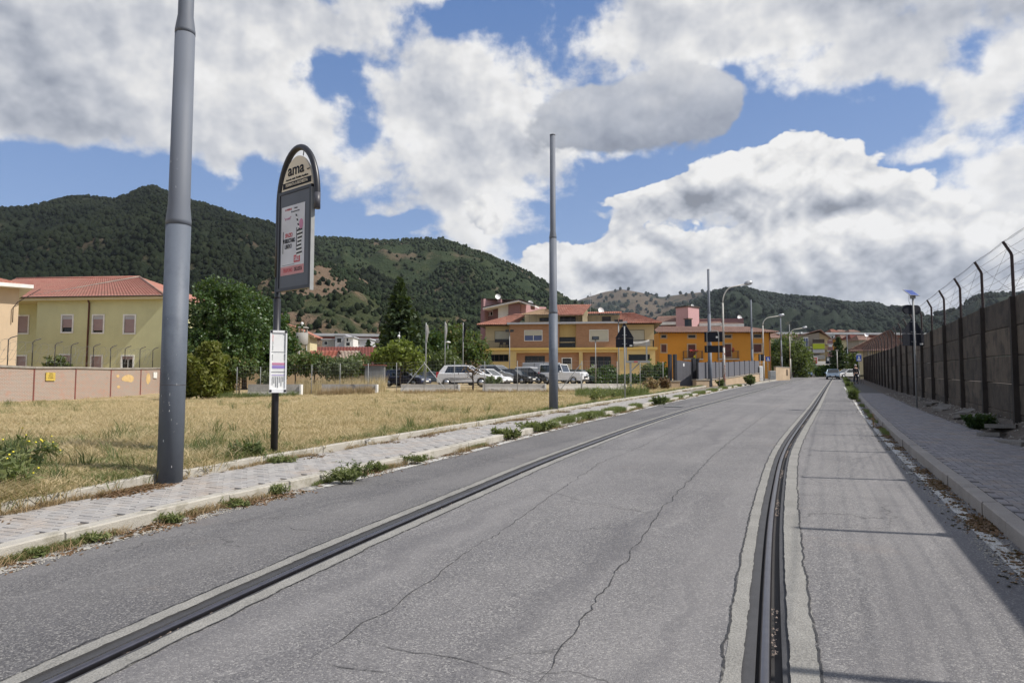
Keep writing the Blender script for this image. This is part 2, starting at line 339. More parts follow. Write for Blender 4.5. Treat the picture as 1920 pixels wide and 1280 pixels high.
class MB:
    def __init__(s): s.v = []; s.f = []; s.sm = []
    def add(s, vs, fs, smooth=False):
        o = len(s.v); s.v += [tuple(v) for v in vs]; s.f += [tuple(i+o for i in f) for f in fs]; s.sm += [smooth]*len(fs); return s
    def box(s, x0, x1, y0, y1, z0, z1):
        return s.add([(x0, y0, z0), (x1, y0, z0), (x1, y1, z0), (x0, y1, z0), (x0, y0, z1), (x1, y0, z1), (x1, y1, z1), (x0, y1, z1)],
                     [(0, 3, 2, 1), (4, 5, 6, 7), (0, 1, 5, 4), (1, 2, 6, 5), (2, 3, 7, 6), (3, 0, 4, 7)])
    def bbox(s, x0, x1, y0, y1, z0, z1, c=.01):   # box with chamfered top edges
        return s.add([(x0, y0, z0), (x1, y0, z0), (x1, y1, z0), (x0, y1, z0), (x0, y0, z1-c), (x1, y0, z1-c), (x1, y1, z1-c), (x0, y1, z1-c),
                      (x0+c, y0+c, z1), (x1-c, y0+c, z1), (x1-c, y1-c, z1), (x0+c, y1-c, z1)],
                     [(0, 3, 2, 1), (0, 1, 5, 4), (1, 2, 6, 5), (2, 3, 7, 6), (3, 0, 4, 7), (4, 5, 9, 8), (5, 6, 10, 9), (6, 7, 11, 10), (7, 4, 8, 11), (8, 9, 10, 11)])
    def quad(s, a, b, c, d): return s.add([a, b, c, d], [(0, 1, 2, 3)])
    def prism(s, poly, y0, y1):   # poly in x,z ; extruded along y
        n = len(poly); vs = [(x, y0, z) for x, z in poly]+[(x, y1, z) for x, z in poly]
        return s.add(vs, [tuple(range(n)), tuple(range(2*n-1, n-1, -1))]+[((i+1) % n, i, n+i, n+(i+1) % n) for i in range(n)])
    def prismz(s, poly, z0, z1):
        n = len(poly); vs = [(x, y, z0) for x, y in poly]+[(x, y, z1) for x, y in poly]
        return s.add(vs, [tuple(range(n-1, -1, -1)), tuple(range(n, 2*n))]+[(i, (i+1) % n, n+(i+1) % n, n+i) for i in range(n)])
    def tube(s, pts, rad, n=8, cap=True, smooth=True):
        pts = [Vector(p) for p in pts]
        if not hasattr(rad, '__len__'): rad = [rad]*len(pts)
        vs = []; fs = []; up = None
        for i, p in enumerate(pts):
            d = (pts[min(i+1, len(pts)-1)]-pts[max(i-1, 0)]).normalized()
            if up is None: up = Vector((0, 0, 1)) if abs(d.z) < .9 else Vector((1, 0, 0))
            a = d.cross(up).normalized(); b_ = a.cross(d).normalized(); up = b_
            for k in range(n):
                t_ = 2*math.pi*k/n; vs.append(p+(a*math.cos(t_)+b_*math.sin(t_))*rad[i])
        for i in range(len(pts)-1):
            for k in range(n):
                k2 = (k+1) % n; fs.append((i*n+k, i*n+k2, (i+1)*n+k2, (i+1)*n+k))
        s.add(vs, fs, smooth)
        if cap:
            o = len(s.v)-len(vs); s.f += [tuple(o+k for k in range(n-1, -1, -1)), tuple(o+(len(pts)-1)*n+k for k in range(n))]; s.sm += [False]*2
        return s
    def bar(s, a, b_, w=.02): return s.tube([a, b_], w/2, 4, True, False)
    def lathe(s, prof, n=16, c=(0, 0, 0)):   # prof (r,z)
        vs = []; fs = []
        for r, z in prof:
            for k in range(n):
                t_ = 2*math.pi*k/n; vs.append((c[0]+r*math.cos(t_), c[1]+r*math.sin(t_), c[2]+z))
        for i in range(len(prof)-1):
            for k in range(n):
                k2 = (k+1) % n; fs.append((i*n+k, i*n+k2, (i+1)*n+k2, (i+1)*n+k))
        return s.add(vs, fs, True)
    def grid(s, rows, smooth=True):
        n = len(rows[0]); vs = [v for r in rows for v in r]; fs = []
        for i in range(len(rows)-1):
            for k in range(n-1): fs.append((i*n+k, i*n+k+1, (i+1)*n+k+1, (i+1)*n+k))
        return s.add(vs, fs, smooth)
    def xf(s, M_, start=0):
        s.v[start:] = [tuple(M_ @ Vector(v)) for v in s.v[start:]]; return s
    def mesh(s, name, mat):
        me = bpy.data.meshes.new(name); me.from_pydata(s.v, [], s.f)
        me.polygons.foreach_set('use_smooth', s.sm)
        if mat: me.materials.append(MATS[mat] if isinstance(mat, str) else mat)
        me.update(); return me
    def build(s, name, mat, parent=None, loc=None, rz=None, **kw):
        o = bpy.data.objects.new(name, s.mesh(name, mat)); link(o, parent)
        if loc is not None: o.location = loc
        if rz is not None: o.rotation_euler = (0, 0, rz)
        return tag(o, kw.get('label'), kw.get('cat'), kw.get('group'), kw.get('kind'))
def shared(name, me, parent=None, loc=(0, 0, 0), rot=(0, 0, 0), sc=None, **kw):
    o = bpy.data.objects.new(name, me); link(o, parent); o.location = loc; o.rotation_euler = rot
    if sc: o.scale = sc
    return tag(o, kw.get('label'), kw.get('cat'), kw.get('group'), kw.get('kind'))
def text(name, body, size, mat, parent, loc, rot=(R(90), 0, 0), align='CENTER', ext=.002, sx=1, bold=0):
    c = bpy.data.curves.new(name, 'FONT'); c.body = body; c.size = size; c.align_x = align; c.align_y = 'CENTER'; c.extrude = ext; c.offset = bold
    c.resolution_u = 3; c.materials.append(MATS[mat])
    o = bpy.data.objects.new(name, c); link(o, parent); o.location = loc; o.rotation_euler = rot; o.scale = (sx, 1, 1)
    return o
def np_mesh(name, V, F, mat, smooth=False):   # V (n,3) F (m,k)
    me = bpy.data.meshes.new(name); k = F.shape[1]
    me.vertices.add(len(V)); me.vertices.foreach_set('co', V.astype(np.float32).ravel())
    me.loops.add(F.size); me.loops.foreach_set('vertex_index', F.astype(np.int32).ravel())
    me.polygons.add(len(F)); me.polygons.foreach_set('loop_start', (np.arange(len(F))*k).astype(np.int32))
    me.polygons.foreach_set('loop_total', np.full(len(F), k, np.int32))
    me.polygons.foreach_set('use_smooth', np.full(len(F), smooth))
    me.update(calc_edges=True)
    if mat: me.materials.append(MATS[mat])
    return me
# ---------------------------------------------------------------- ground shape
def road_z(Y):
    if Y < 110: return .0235*Y
    if Y < 150: u = (Y-110)/40; return .0235*110+.0235*40*(u-u*u/2)
    return .0235*110+.47+.002*(Y-150)
def sm(x, a, b_):
    u = max(0., min(1., (x-a)/(b_-a))); return u*u*(3-2*u)
def dip(X, Y):
    r = X/max(Y, 8)
    return sm(Y, 10, 50)*(.12+.55*sm(-r, .02, .6))*(1-sm(Y, 140, 260))
def hit(px, py, off=0, fz=None):
    d = px_dir(px, py); f = lambda Y: EYE+d.z/d.y*Y-((fz or (lambda X, Y_: road_z(Y_)))(d.x/d.y*Y, Y)+off)
    Y = .5; prev = Y
    while f(Y) > 0 and Y < 400: prev = Y; Y *= 1.03
    a, b_ = prev, Y
    for _ in range(40):
        m_ = (a+b_)/2
        if f(m_) > 0: a = m_
        else: b_ = m_
    Y = (a+b_)/2; return d.x/d.y*Y, Y
def P(px, py, Y):
    d = px_dir(px, py); k = Y/d.y; return Vector((d.x*k, Y, EYE+d.z*k))
def curve_from(pts, off, ylo=-30, yhi=125):
    q_ = sorted([hit(px, py, off)[::-1] for px, py in pts])
    ys = np.array([a for a, _ in q_]); xs = np.array([b_ for _, b_ in q_])
    keep = [0]
    for i in range(1, len(ys)):
        if ys[i] > ys[keep[-1]]*1.04: keep.append(i)
    ys, xs = ys[keep], xs[keep]
    s0 = (xs[1]-xs[0])/(ys[1]-ys[0]); s1 = (xs[-1]-xs[-3])/(ys[-1]-ys[-3])
    s0 = (xs[2]-xs[0])/(ys[2]-ys[0])
    YY = np.concatenate([np.arange(ylo, 0, .5), np.arange(0, 20, .25), np.arange(20, yhi+1, 1.)])
    XX = np.interp(YY, ys, xs); XX = np.where(YY < ys[0], xs[0]+s0*(YY-ys[0]), XX); XX = np.where(YY > ys[-1], xs[-1]+s1*(YY-ys[-1]), XX)
    # smoothing in log distance
    g = np.linspace(0, 1, 1500); ly = np.log(YY-ylo+6); G = np.linspace(ly[0], ly[-1], 1500); X2 = np.interp(G, ly, XX)
    w = 61; kern = np.hanning(w); kern /= kern.sum(); pad = np.concatenate([X2[0]-(X2[1:w//2+1][::-1]-X2[0]), X2, X2[-1]+(X2[-1]-X2[-w//2:-1][::-1])])
    X3 = np.convolve(pad, kern, 'valid')[:1500]
    XX = np.interp(ly, G, X3)
    return lambda Y, a=YY, b__=XX: float(np.interp(Y, a, b__))
KL = curve_from([(0, 1058), (69, 1037), (268, 986), (416, 948), (546, 919), (686, 885), (791, 864), (900, 836), (962, 821), (1017, 807), (1087, 790), (1146, 778), (1221, 760), (1300, 743), (1367, 728), (1420, 719), (1457, 713), (1484, 707.5)], 0)
SL = curve_from([(0, 961), (112, 938), (187, 921), (275, 906), (342, 894), (400, 883), (478, 867), (561, 855), (634, 841), (712, 828), (791, 815), (856, 804), (900, 797), (962, 786), (1050, 771), (1108, 761), (1171, 750), (1233, 741), (1300, 729), (1360, 720), (1420, 711), (1462, 705)], .14)
KR = curve_from([(1908, 1024), (1852, 978), (1810, 939), (1735, 878), (1666, 814), (1640, 785), (1613, 753), (1598, 730), (1589, 716)], 0)
DR = curve_from([(1920, 841), (1871, 814), (1788, 790), (1730, 769), (1700, 756), (1653, 736), (1618, 719)], .16)
RL = curve_from([(79, 1280), (225, 1212), (344, 1157), (500, 1087), (630, 1028), (786, 962), (900, 915), (994, 873), (1046, 853), (1108, 830.6), (1171, 806.7), (1233, 786), (1300, 765), (1417, 734), (1473, 718), (1503, 711)], 0)
RR = curve_from([(1434, 1280), (1433, 1186), (1438, 1089), (1444, 960), (1450, 934), (1461.7, 864), (1473.4, 836), (1492, 807.8), (1525, 763), (1548.4, 725.8), (1560, 709)], 0)
LW = curve_from([(1920, 1075), (1884, 1040), (1799, 960), (1709, 875), (1661, 827), (1618, 777), (1600, 748)], 0)
def WX(Y): return 13.06+.468*(Y-18.8)
STN = [-28+i*2 for i in range(14)]+list(np.arange(0, 16, .3))+list(np.arange(16, 40, .8))+list(np.arange(40, 119, 2.5))
def slope(C, Y, h=.6): return (C(Y+h)-C(Y-h))/(2*h)
def offc(C, d):   # curve offset perpendicular by d (positive = to the right)
    return lambda Y: C(Y)+d*math.sqrt(1+slope(C, Y)**2)
def strip(C1, C2, z, st=STN, cols=1, mb=None, wob=None):
    mb = mb or MB(); rows = []
    for Y in st:
        a, b_ = C1(Y), C2(Y); rows.append([(a+(b_-a)*k/cols, Y, road_z(Y)+z+(wob(a+(b_-a)*k/cols, Y) if wob else 0)) for k in range(cols+1)])
    return mb.grid(rows)
# ---------------------------------------------------------------- road with its two slots
ROAD_END = STN[-1]
sl = []   # slot edge curves
for C, (a, b_) in ((RL, (.115, .125)), (RR, (.115, .125))): sl.append((offc(C, -a), offc(C, b_)))
strip(KL, sl[0][0], 0, cols=6).build('road', 'asphalt_left', kind='structure'); mb = MB(); strip(sl[0][1], sl[1][0], 0, cols=8, mb=mb); strip(sl[1][1], KR, 0, cols=6, mb=mb)
road = mb.build('road', 'asphalt', kind='structure')
for o in [o for o in bpy.data.objects if o.name.startswith('road')]:
    at_ = o.data.attributes.new('lat', 'FLOAT', 'POINT'); at_.data.foreach_set('value', [v.co.x-KR(v.co.y) for v in o.data.vertices])
# the road bends left beyond the poles
mb = MB(); pts = [(ROAD_END, KL(ROAD_END), KR(ROAD_END)+.2)]
rows = []
c0 = Vector(((KL(ROAD_END)+KR(ROAD_END))/2, ROAD_END)); hw = (KR(ROAD_END)-KL(ROAD_END))/2+1
ang = math.atan(slope(KR, 110)); pos = c0.copy()
for i in range(26):
    d = Vector((math.sin(ang), math.cos(ang))); n_ = Vector((d.y, -d.x)); 
    k = 1.0
    rows.append([(pos.x+n_.x*hw*k*t_, pos.y+n_.y*hw*k*t_, road_z(pos.y)+.03) for t_ in (-1, -.5, 0, .5, 1)])
    pos += d*5; ang -= R(4.2) if i > 1 else 0
mb.grid(rows); mb.build('road_bend', 'asphalt', kind='structure')
def smooth_wob(amp, sc): return lambda X, Y: 0
def rail_set(C, which):
    root = empty('guide_rail', (0, 0, 0), 0, 'steel guide rail in a concrete bedded slot, '+which, 'rail', 'two guide rails set into the road')
    e0, e1 = offc(C, -.115), offc(C, .125)
    jit = lambda C_, s_, a: (lambda Y: C_(Y)+(mnoise.noise(Vector((Y*3.1, s_, 0)))*a+mnoise.noise(Vector((Y*11, s_+5, 0)))*a*.6+mnoise.noise(Vector((Y*31, s_+5, 3)))*.009 if Y < 30 else 0))
    st = [y for y in STN if y < 0]+list(np.arange(0, 12, .045))+list(np.arange(12, 24, .12))+[y for y in STN if y >= 24]
    if C is RL: wl, wr = .11, .125
    else: wl, wr = .098, .15
    for nm, A, B_ in (('concrete_strip', jit(offc(C, -.115-wl), 3, .022), jit(e0, 9, .010)), ('concrete_strip', jit(e1, 13, .010), jit(offc(C, .125+wr), 17, .022))):
        strip(A, B_, .004, st, 3).build(nm, 'strip_concrete', root)
    for off in (-.115-wl-.012, .125+wr-.006):   # ragged joint between strip and asphalt
        A = jit(offc(C, off), off*40, .02); strip(A, lambda Y, A=A: A(Y)+.015, .0065, st, 1).build('joint', 'dark_seal', root)
    if C is RR:
        fl = strip(offc(C, -.115), offc(C, -.052), -.012, st, 1)
        fr = strip(offc(C, .085), offc(C, .125), -.012, st, 1)
    else:
        fl = strip(offc(C, -.115), offc(C, -.050), -.010, st, 1)
        fr = strip(offc(C, .075), offc(C, .125), -.012, st, 1)
    fl.build('rubber_filler', 'rubber_filler', root); fr.build('rubber_filler', 'rubber_filler', root)
    strip(offc(C, -.118), offc(C, .128), -.055, st, 1).build('groove', 'rail_groove', root)
    # slot sides
    mb = MB()
    for off in (-.1155, .1255, -.052, .085):
        D = offc(C, off); mb.grid([[(D(Y), Y, road_z(Y)-.06), (D(Y), Y, road_z(Y)+(.003 if abs(off) > .1 else -.0125))] for Y in st])
    mb.build('slot_side', 'rubber_filler', root)
    # rail head, rounded
    rows = []
    for Y in st:
        k = math.sqrt(1+slope(C, Y)**2)
        rows.append([(C(Y)+dx*k, Y, road_z(Y)+dz) for dx, dz in ((-.032, -.055), (-.032, -.008), (-.022, .003), (.0, .006), (.018, .003), (.027, -.008), (.027, -.055))])
    MB().grid(rows).build('rail_head', 'rail_steel', root)
    mb = MB(); rnd = random.Random(3 if C is RR else 5)
    for i in range(700):
        Y = rnd.uniform(2.5, 22)
        if mnoise.noise(Vector((Y*.8, 4, 1))) < .12: continue
        x = C(Y)+rnd.uniform(.030, .075); s_ = rnd.uniform(.003, .009); z = road_z(Y)-.035
        mb.add([(x-s_, Y-s_, z), (x+s_, Y-s_, z), (x+s_, Y+s_, z), (x-s_, Y+s_, z), (x, Y, z+s_*1.3)], [(0, 1, 4), (1, 2, 4), (2, 3, 4), (3, 0, 4)])
    o = mb.build('grit', 'groove_grit', root); o['kind'] = 'stuff'
    return root
rail_set(RL, 'nearer the bus stop')
rail_set(RR, 'nearer the concrete wall')
# left rail bends away at the far end
# ---------------------------------------------------------------- painted lines and cracks
strip(offc(LW, -.06), offc(LW, .07), .004, [y for y in STN if 0 < y < 60], 1).build('edge_line', 'worn_white_paint', kind='structure')
strip(offc(KL, .06), offc(KL, .26), .004, [y for y in STN if -6 < y < 70], 1).build('edge_line', 'chalky_grit', kind='structure')
strip(offc(KL, .16), offc(KL, .29), .008, [y for y in STN if 9 < y < 90], 1).build('edge_line', 'worn_white_paint', kind='structure')
def ribbon(mb, pts, w, seed, z=.004):
    q_ = [Vector(hit(px, py)) for px, py in pts]; fine = []
    for a, b_ in zip(q_[:-1], q_[1:]):
        L = (b_-a).length; n_ = max(2, int(L/.07))
        for i in range(n_): fine.append(a.lerp(b_, i/n_))
    fine.append(q_[-1]); row = []
    for i, p in enumerate(fine):
        d = (fine[min(i+1, len(fine)-1)]-fine[max(i-1, 0)]).normalized(); n_ = Vector((d.y, -d.x))
        s_ = i*.07
        p2 = p+n_*(mnoise.noise(Vector((s_*3, seed, 0)))*.05+mnoise.noise(Vector((s_*14, seed, 2)))*.02)
        ww = w*.64*(.35+.9*abs(mnoise.noise(Vector((s_*5, seed, 7)))+.4))*(1 if 2 < i < len(fine)-3 else .3)
        a, b_ = p2-n_*ww/2, p2+n_*ww/2
        row.append([(a.x, a.y, road_z(a.y)+z), (b_.x, b_.y, road_z(b_.y)+z)])
    mb.grid(row)
mb = MB()
for k, (w, pts) in enumerate([
 (.016, [(1420, 745), (1360, 765), (1300, 790), (1254, 811), (1212, 832), (1177, 848), (1129, 865), (1070, 905), (1010, 945), (956, 986), (906, 1015), (865, 1043), (802, 1090), (771, 1114), (729, 1142), (682, 1166), (646, 1194), (586, 1236)]),
 (.014, [(646, 1194), (721, 1209), (773, 1226), (870, 1237), (969, 1265), (1010, 1279)]), (.014, [(578, 1240), (669, 1249), (734, 1257), (760, 1278)]),
 (.02, [(1487, 743), (1464, 759), (1422, 787), (1370, 827), (1335, 855), (1300, 892), (1240, 955), (1210, 1000), (1180, 1040), (1130, 1110), (1080, 1180), (1040, 1230), (1010, 1279)]),
 (.012, [(1177, 848), (1240, 852), (1310, 857)]), (.011, [(1010, 915), (1090, 940), (1160, 950), (1240, 967)]), (.012, [(1040, 935), (1120, 948), (1230, 962)]),
 (.014, [(513, 985), (547, 986), (555, 992), (609, 995)]), (.012, [(530, 950), (560, 948), (587, 943)]), (.012, [(582, 937), (610, 936), (650, 934)]), (.01, [(560, 965), (600, 958)]),
 (.011, [(750, 889), (800, 886), (850, 893)]), (.011, [(700, 890), (740, 900), (760, 905)]), (.01, [(860, 858), (900, 855), (930, 848)]),
 (.016, [(1455, 768), (1500, 767)]), (.012, [(1300, 808), (1370, 812)]), (.012, [(1520, 1011), (1500, 1010)])]):
    ribbon(mb, pts, w, k*3.7)
mb.build('asphalt_cracks', 'dark_seal', kind='stuff')
mb = MB()
for k, (y, xl, xr) in enumerate([(768, 1548, 1590), (784, 1545, 1592), (740, 1567, 1588)]):
    ribbon(mb, [(xl, y-1), ((xl+xr)/2, y), (xr, y+3)], .018, 50+k)
mb.build('post_shadow_lines', 'dark_seal', kind='stuff')  # dark ribbons painted as cast shadows of the wall posts
# ---------------------------------------------------------------- kerbs
def kerb_run(name, C, d0, d1, h, y0, y1, L, mat, label, c=.012, gap=.006, jit=.012):
    root = empty(name, (0, 0, 0)); root['kind'] = 'structure'
    rnd = random.Random(int(y0*7+d0*100)+5); Y = y0; k = 0
    while Y < y1:
        Y2 = Y+L*(math.cos(math.atan(slope(C, Y))))
        A0, B0 = C(Y), C(Y2); s0 = math.sqrt(1+slope(C, Y)**2); s1 = math.sqrt(1+slope(C, Y2)**2)
        dx = rnd.uniform(-jit, jit); dz = rnd.uniform(-jit, jit)*.7
        g = gap if rnd.random() > .15 else gap*3
        Z0, Z1 = road_z(Y), road_z(Y2); ya, yb = Y+g, Y2-g
        def ring(X, y, s_, Z): return [(X+(d0+dx)*s_, y, Z-.12), (X+(d0+dx)*s_, y, Z+h+dz-c), (X+(d0+dx+c)*s_, y, Z+h+dz), (X+(d1+dx-c)*s_, y, Z+h+dz), (X+(d1+dx)*s_, y, Z+h+dz-c), (X+(d1+dx)*s_, y, Z-.12)]
        mb = MB(); mb.grid([ring(A0, ya, s0, Z0), ring(B0, yb, s1, Z1)], False); mb.add(ring(A0, ya, s0, Z0), [(0, 1, 2, 3, 4, 5)]); mb.add(ring(B0, yb, s1, Z1), [(5, 4, 3, 2, 1, 0)])
        mb.build('kerb_stone', mat, root); k += 1; Y = Y2
    return root
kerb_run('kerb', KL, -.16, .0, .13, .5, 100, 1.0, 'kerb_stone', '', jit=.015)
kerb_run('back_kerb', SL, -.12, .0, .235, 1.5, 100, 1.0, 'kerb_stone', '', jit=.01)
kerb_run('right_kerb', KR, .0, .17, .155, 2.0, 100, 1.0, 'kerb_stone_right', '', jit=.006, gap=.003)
# ---------------------------------------------------------------- sidewalks with their pavers
lw_in = offc(KL, -.17)
def side_z(Y): return road_z(Y)+.125
sidewalk = strip(SL, lw_in, .112, cols=2).build('sidewalk', 'joint_sand', kind='structure')
rin = offc(KR, .17)
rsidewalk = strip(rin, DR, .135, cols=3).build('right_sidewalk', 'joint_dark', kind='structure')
pm = MB().bbox(-.0955, .0955, -.0455, .0455, -.03, 0, .005); paver_L = pm.mesh('paver', 'paver_left'); paver_R = pm.mesh('paver', 'paver_right')
def lay_pavers(parent, me, C, width_at, sign, y0, y1, ztop, seed, ang=0):
    rnd = random.Random(seed); items = []
    # arc-length table of the curve
    ys = np.arange(y0-1, y1+1.5, .1); xs = np.array([C(y) for y in ys]); s_ = np.concatenate([[0], np.cumsum(np.hypot(np.diff(xs), np.diff(ys)))])
    Ltot = s_[-1]; a = .1
    n = int(Ltot/a)+4; wmax = max(width_at(y) for y in (y0, (y0+y1)/2, y1))+.4
    for i in range(n):
        for j in range(-2, int(wmax/a)+3):
            k = (i-j) % 4
            if k == 0: s0, t0, rot = i*a+a, j*a+a/2, 0         # lies along the kerb
            elif k == 3: s0, t0, rot = i*a+a/2, j*a+a, 1    # lies across it
            else: continue
            if s0 >= Ltot-.2 or s0 < .1: continue
            y = float(np.interp(s0, s_, ys)); x = float(np.interp(s0, s_, xs)); sl_ = slope(C, y); w = width_at(y)
            if t0 < .05 or t0 > w-.05 or y < y0 or y > y1: continue
            nx, ny = (1/math.sqrt(1+sl_*sl_), -sl_/math.sqrt(1+sl_*sl_))
            X = x+sign*nx*t0; Yp = y+sign*ny*t0
            hd = math.atan2(1, sl_)
            items.append((X, Yp, road_z(Yp)+ztop+rnd.uniform(-.003, .003), hd+(math.pi/2 if rot else 0)+rnd.uniform(-.012, .012)))
    vis = [it for it in items if abs(it[0]/max(it[1], .1)) < .765 and it[1] > 1]; vis.sort(key=lambda it: it[0]**2+it[1]**2)
    first = vis[:300]; fs = set(id(i) for i in first); rest = [i for i in items if id(i) not in fs]
    tilt = math.atan(.0235)
    for X, Y, Z, r in first:
        o = shared('paver', me, parent, (X, Y, Z)); o.rotation_euler = (Matrix.Rotation(tilt, 3, 'X') @ Matrix.Rotation(r, 3, 'Z')).to_euler()
    pv = np.array([v.co[:] for v in me.vertices]); pf = [tuple(p.vertices) for p in me.polygons if len(p.vertices) == 4][1:]
    pf = np.array(pf); A = np.array([(X, Y, Z, r) for X, Y, Z, r in rest]); c, s__ = np.cos(A[:, 3]), np.sin(A[:, 3])
    vx = c[:, None]*pv[None, :, 0]-s__[:, None]*pv[None, :, 1]; vy = s__[:, None]*pv[None, :, 0]+c[:, None]*pv[None, :, 1]
    V = np.stack([vx+A[:, 0:1], vy+A[:, 1:2], pv[None, :, 2]+A[:, 2:3]+vy*.0235], 2).reshape(-1, 3)
    F = (pf[None]+(np.arange(len(A))*len(pv))[:, None, None]).reshape(-1, 4)
    o = bpy.data.objects.new('paver_field', np_mesh('paver_field', V, F, me.materials[0].name)); link(o, parent); o['kind'] = 'stuff'
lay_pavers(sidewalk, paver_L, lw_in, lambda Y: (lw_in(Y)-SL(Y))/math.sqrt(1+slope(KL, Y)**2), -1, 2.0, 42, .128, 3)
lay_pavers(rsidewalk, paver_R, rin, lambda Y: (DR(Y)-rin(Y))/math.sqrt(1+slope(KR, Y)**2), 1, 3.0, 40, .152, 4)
# ---------------------------------------------------------------- terrain
def nz(x, y, s=1., o=0.): return mnoise.noise(Vector((x*s, y*s, o)))
def field_z(X, Y):
    base = road_z(Y)+.205-dip(X, Y)
    e = SL(min(max(Y, -28), 118))-X
    return base+(.05*nz(X, Y, .35)+.025*nz(X, Y, 1.3, 3))*sm(e, .1, 1.5)-.03*(1-sm(e, 0, .4))
def wall_base(Y): return road_z(Y)+float(np.interp(Y, [0, 15, 18.8, 28, 41, 63, 91], [.37, .37, .37, .30, .10, .10, .10]))
def right_z(X, Y):
    a = DR(min(max(Y, -28), 118)); w = WX(Y)
    u = sm(X, a, max(w, a+.3)); return road_z(Y)+.13+(wall_base(Y)-road_z(Y)-.13)*u+(.07*nz(X, Y, 1.6)+.05*nz(X, Y, 4., 5))*sm(X, a, a+.4)*(1-sm(Y, 40, 60))
def far_z(X, Y): return road_z(Y)+.15-dip(X, Y)*(1-sm(X, 5, 20))-.15*sm(Y, 118, 124)-.1
rowsY = [-60, -45, -35]+STN
offs = [0, .12, .3, .6, 1, 1.5, 2.1, 2.8, 3.6, 4.6, 6, 7.5, 9, 11, 13, 16, 19, 23, 27, 32, 38, 46, 56, 70, 90, 120, 170, 250, 400, 800, 2000, 5000]
mb = MB(); mb.grid([[(SL(max(Y, -28))-.1-d, Y, field_z(SL(max(Y, -28))-.1-d, Y)) for d in offs] for Y in rowsY if Y > -40][::-1]); mb.build('field', 'dry_field', kind='structure')
mb = MB(); offr = [0, .2, .4, .7, 1, 1.3, 1.6, 2, 2.5, 3, 4, 6, 10, 20, 50, 150, 600, 3000]
mb.grid([[(DR(Y)+d, Y, right_z(DR(Y)+d, Y) if d < 6 else road_z(Y)+.2) for d in offr] for Y in STN]); mb.build('verge', 'dirt', kind='structure')
xs_ = [-6000, -3000, -1500, -800, -400, -250]+list(range(-180, 200, 6))+[250, 400, 800, 1500, 3000, 6000]
ys_ = [ROAD_END, 120, 123, 127, 132, 138, 145, 155, 170, 190, 220, 260, 320, 400, 600, 1000, 2000, 5000, 9000]
mb = MB(); mb.grid([[(x, y, far_z(x, y)) for x in xs_] for y in ys_]); mb.build('ground', 'dry_field', kind='structure')
# a sheet far below everything behind the camera closes the ground
mb = MB(); mb.quad((-6000, -6000, -1.6), (6000, -6000, -1.6), (6000, -27, -.9), (-6000, -27, -.9)); mb.build('ground', 'dry_field', kind='structure')
mb = MB(); rin2 = offc(KR, .17)
# ---------------------------------------------------------------- scatter (one object of countless things)
def src_object(name, me):
    o = bpy.data.objects.new(name, me); return o
def scatter(name, pts, src, rz, sc, kind='stuff', tilt=None):
    pts = np.asarray(pts, float)
    me = bpy.data.meshes.new(name); me.vertices.add(len(pts)); me.vertices.foreach_set('co', pts.astype(np.float32).ravel())
    a = me.attributes.new('rotv', 'FLOAT_VECTOR', 'POINT'); rv = np.zeros((len(pts), 3), np.float32); rv[:, 2] = rz
    if tilt is not None: rv[:, 0] = tilt
    a.data.foreach_set('vector', rv.ravel())
    sc = np.asarray(sc, np.float32); sc = np.repeat(sc[:, None], 3, 1) if sc.ndim == 1 else sc
    a = me.attributes.new('sclv', 'FLOAT_VECTOR', 'POINT'); a.data.foreach_set('vector', sc.ravel())
    o = bpy.data.objects.new(name, me); link(o); o['kind'] = kind
    g = bpy.data.node_groups.new('scatter', 'GeometryNodeTree')
    g.interface.new_socket('Geometry', in_out='INPUT', socket_type='NodeSocketGeometry'); g.interface.new_socket('Geometry', in_out='OUTPUT', socket_type='NodeSocketGeometry')
    gi = g.nodes.new('NodeGroupInput'); go = g.nodes.new('NodeGroupOutput'); io = g.nodes.new('GeometryNodeInstanceOnPoints')
    oi = g.nodes.new('GeometryNodeObjectInfo'); oi.inputs['Object'].default_value = src; oi.inputs['As Instance'].default_value = True
    r = g.nodes.new('GeometryNodeInputNamedAttribute'); r.data_type = 'FLOAT_VECTOR'; r.inputs[0].default_value = 'rotv'
    s_ = g.nodes.new('GeometryNodeInputNamedAttribute'); s_.data_type = 'FLOAT_VECTOR'; s_.inputs[0].default_value = 'sclv'
    L = g.links.new; L(gi.outputs[0], io.inputs['Points']); L(oi.outputs['Geometry'], io.inputs['Instance'])
    L(r.outputs[0], io.inputs['Rotation']); L(s_.outputs[0], io.inputs['Scale']); L(io.outputs[0], go.inputs[0])
    m_ = o.modifiers.new('scatter', 'NODES'); m_.node_group = g
    return o
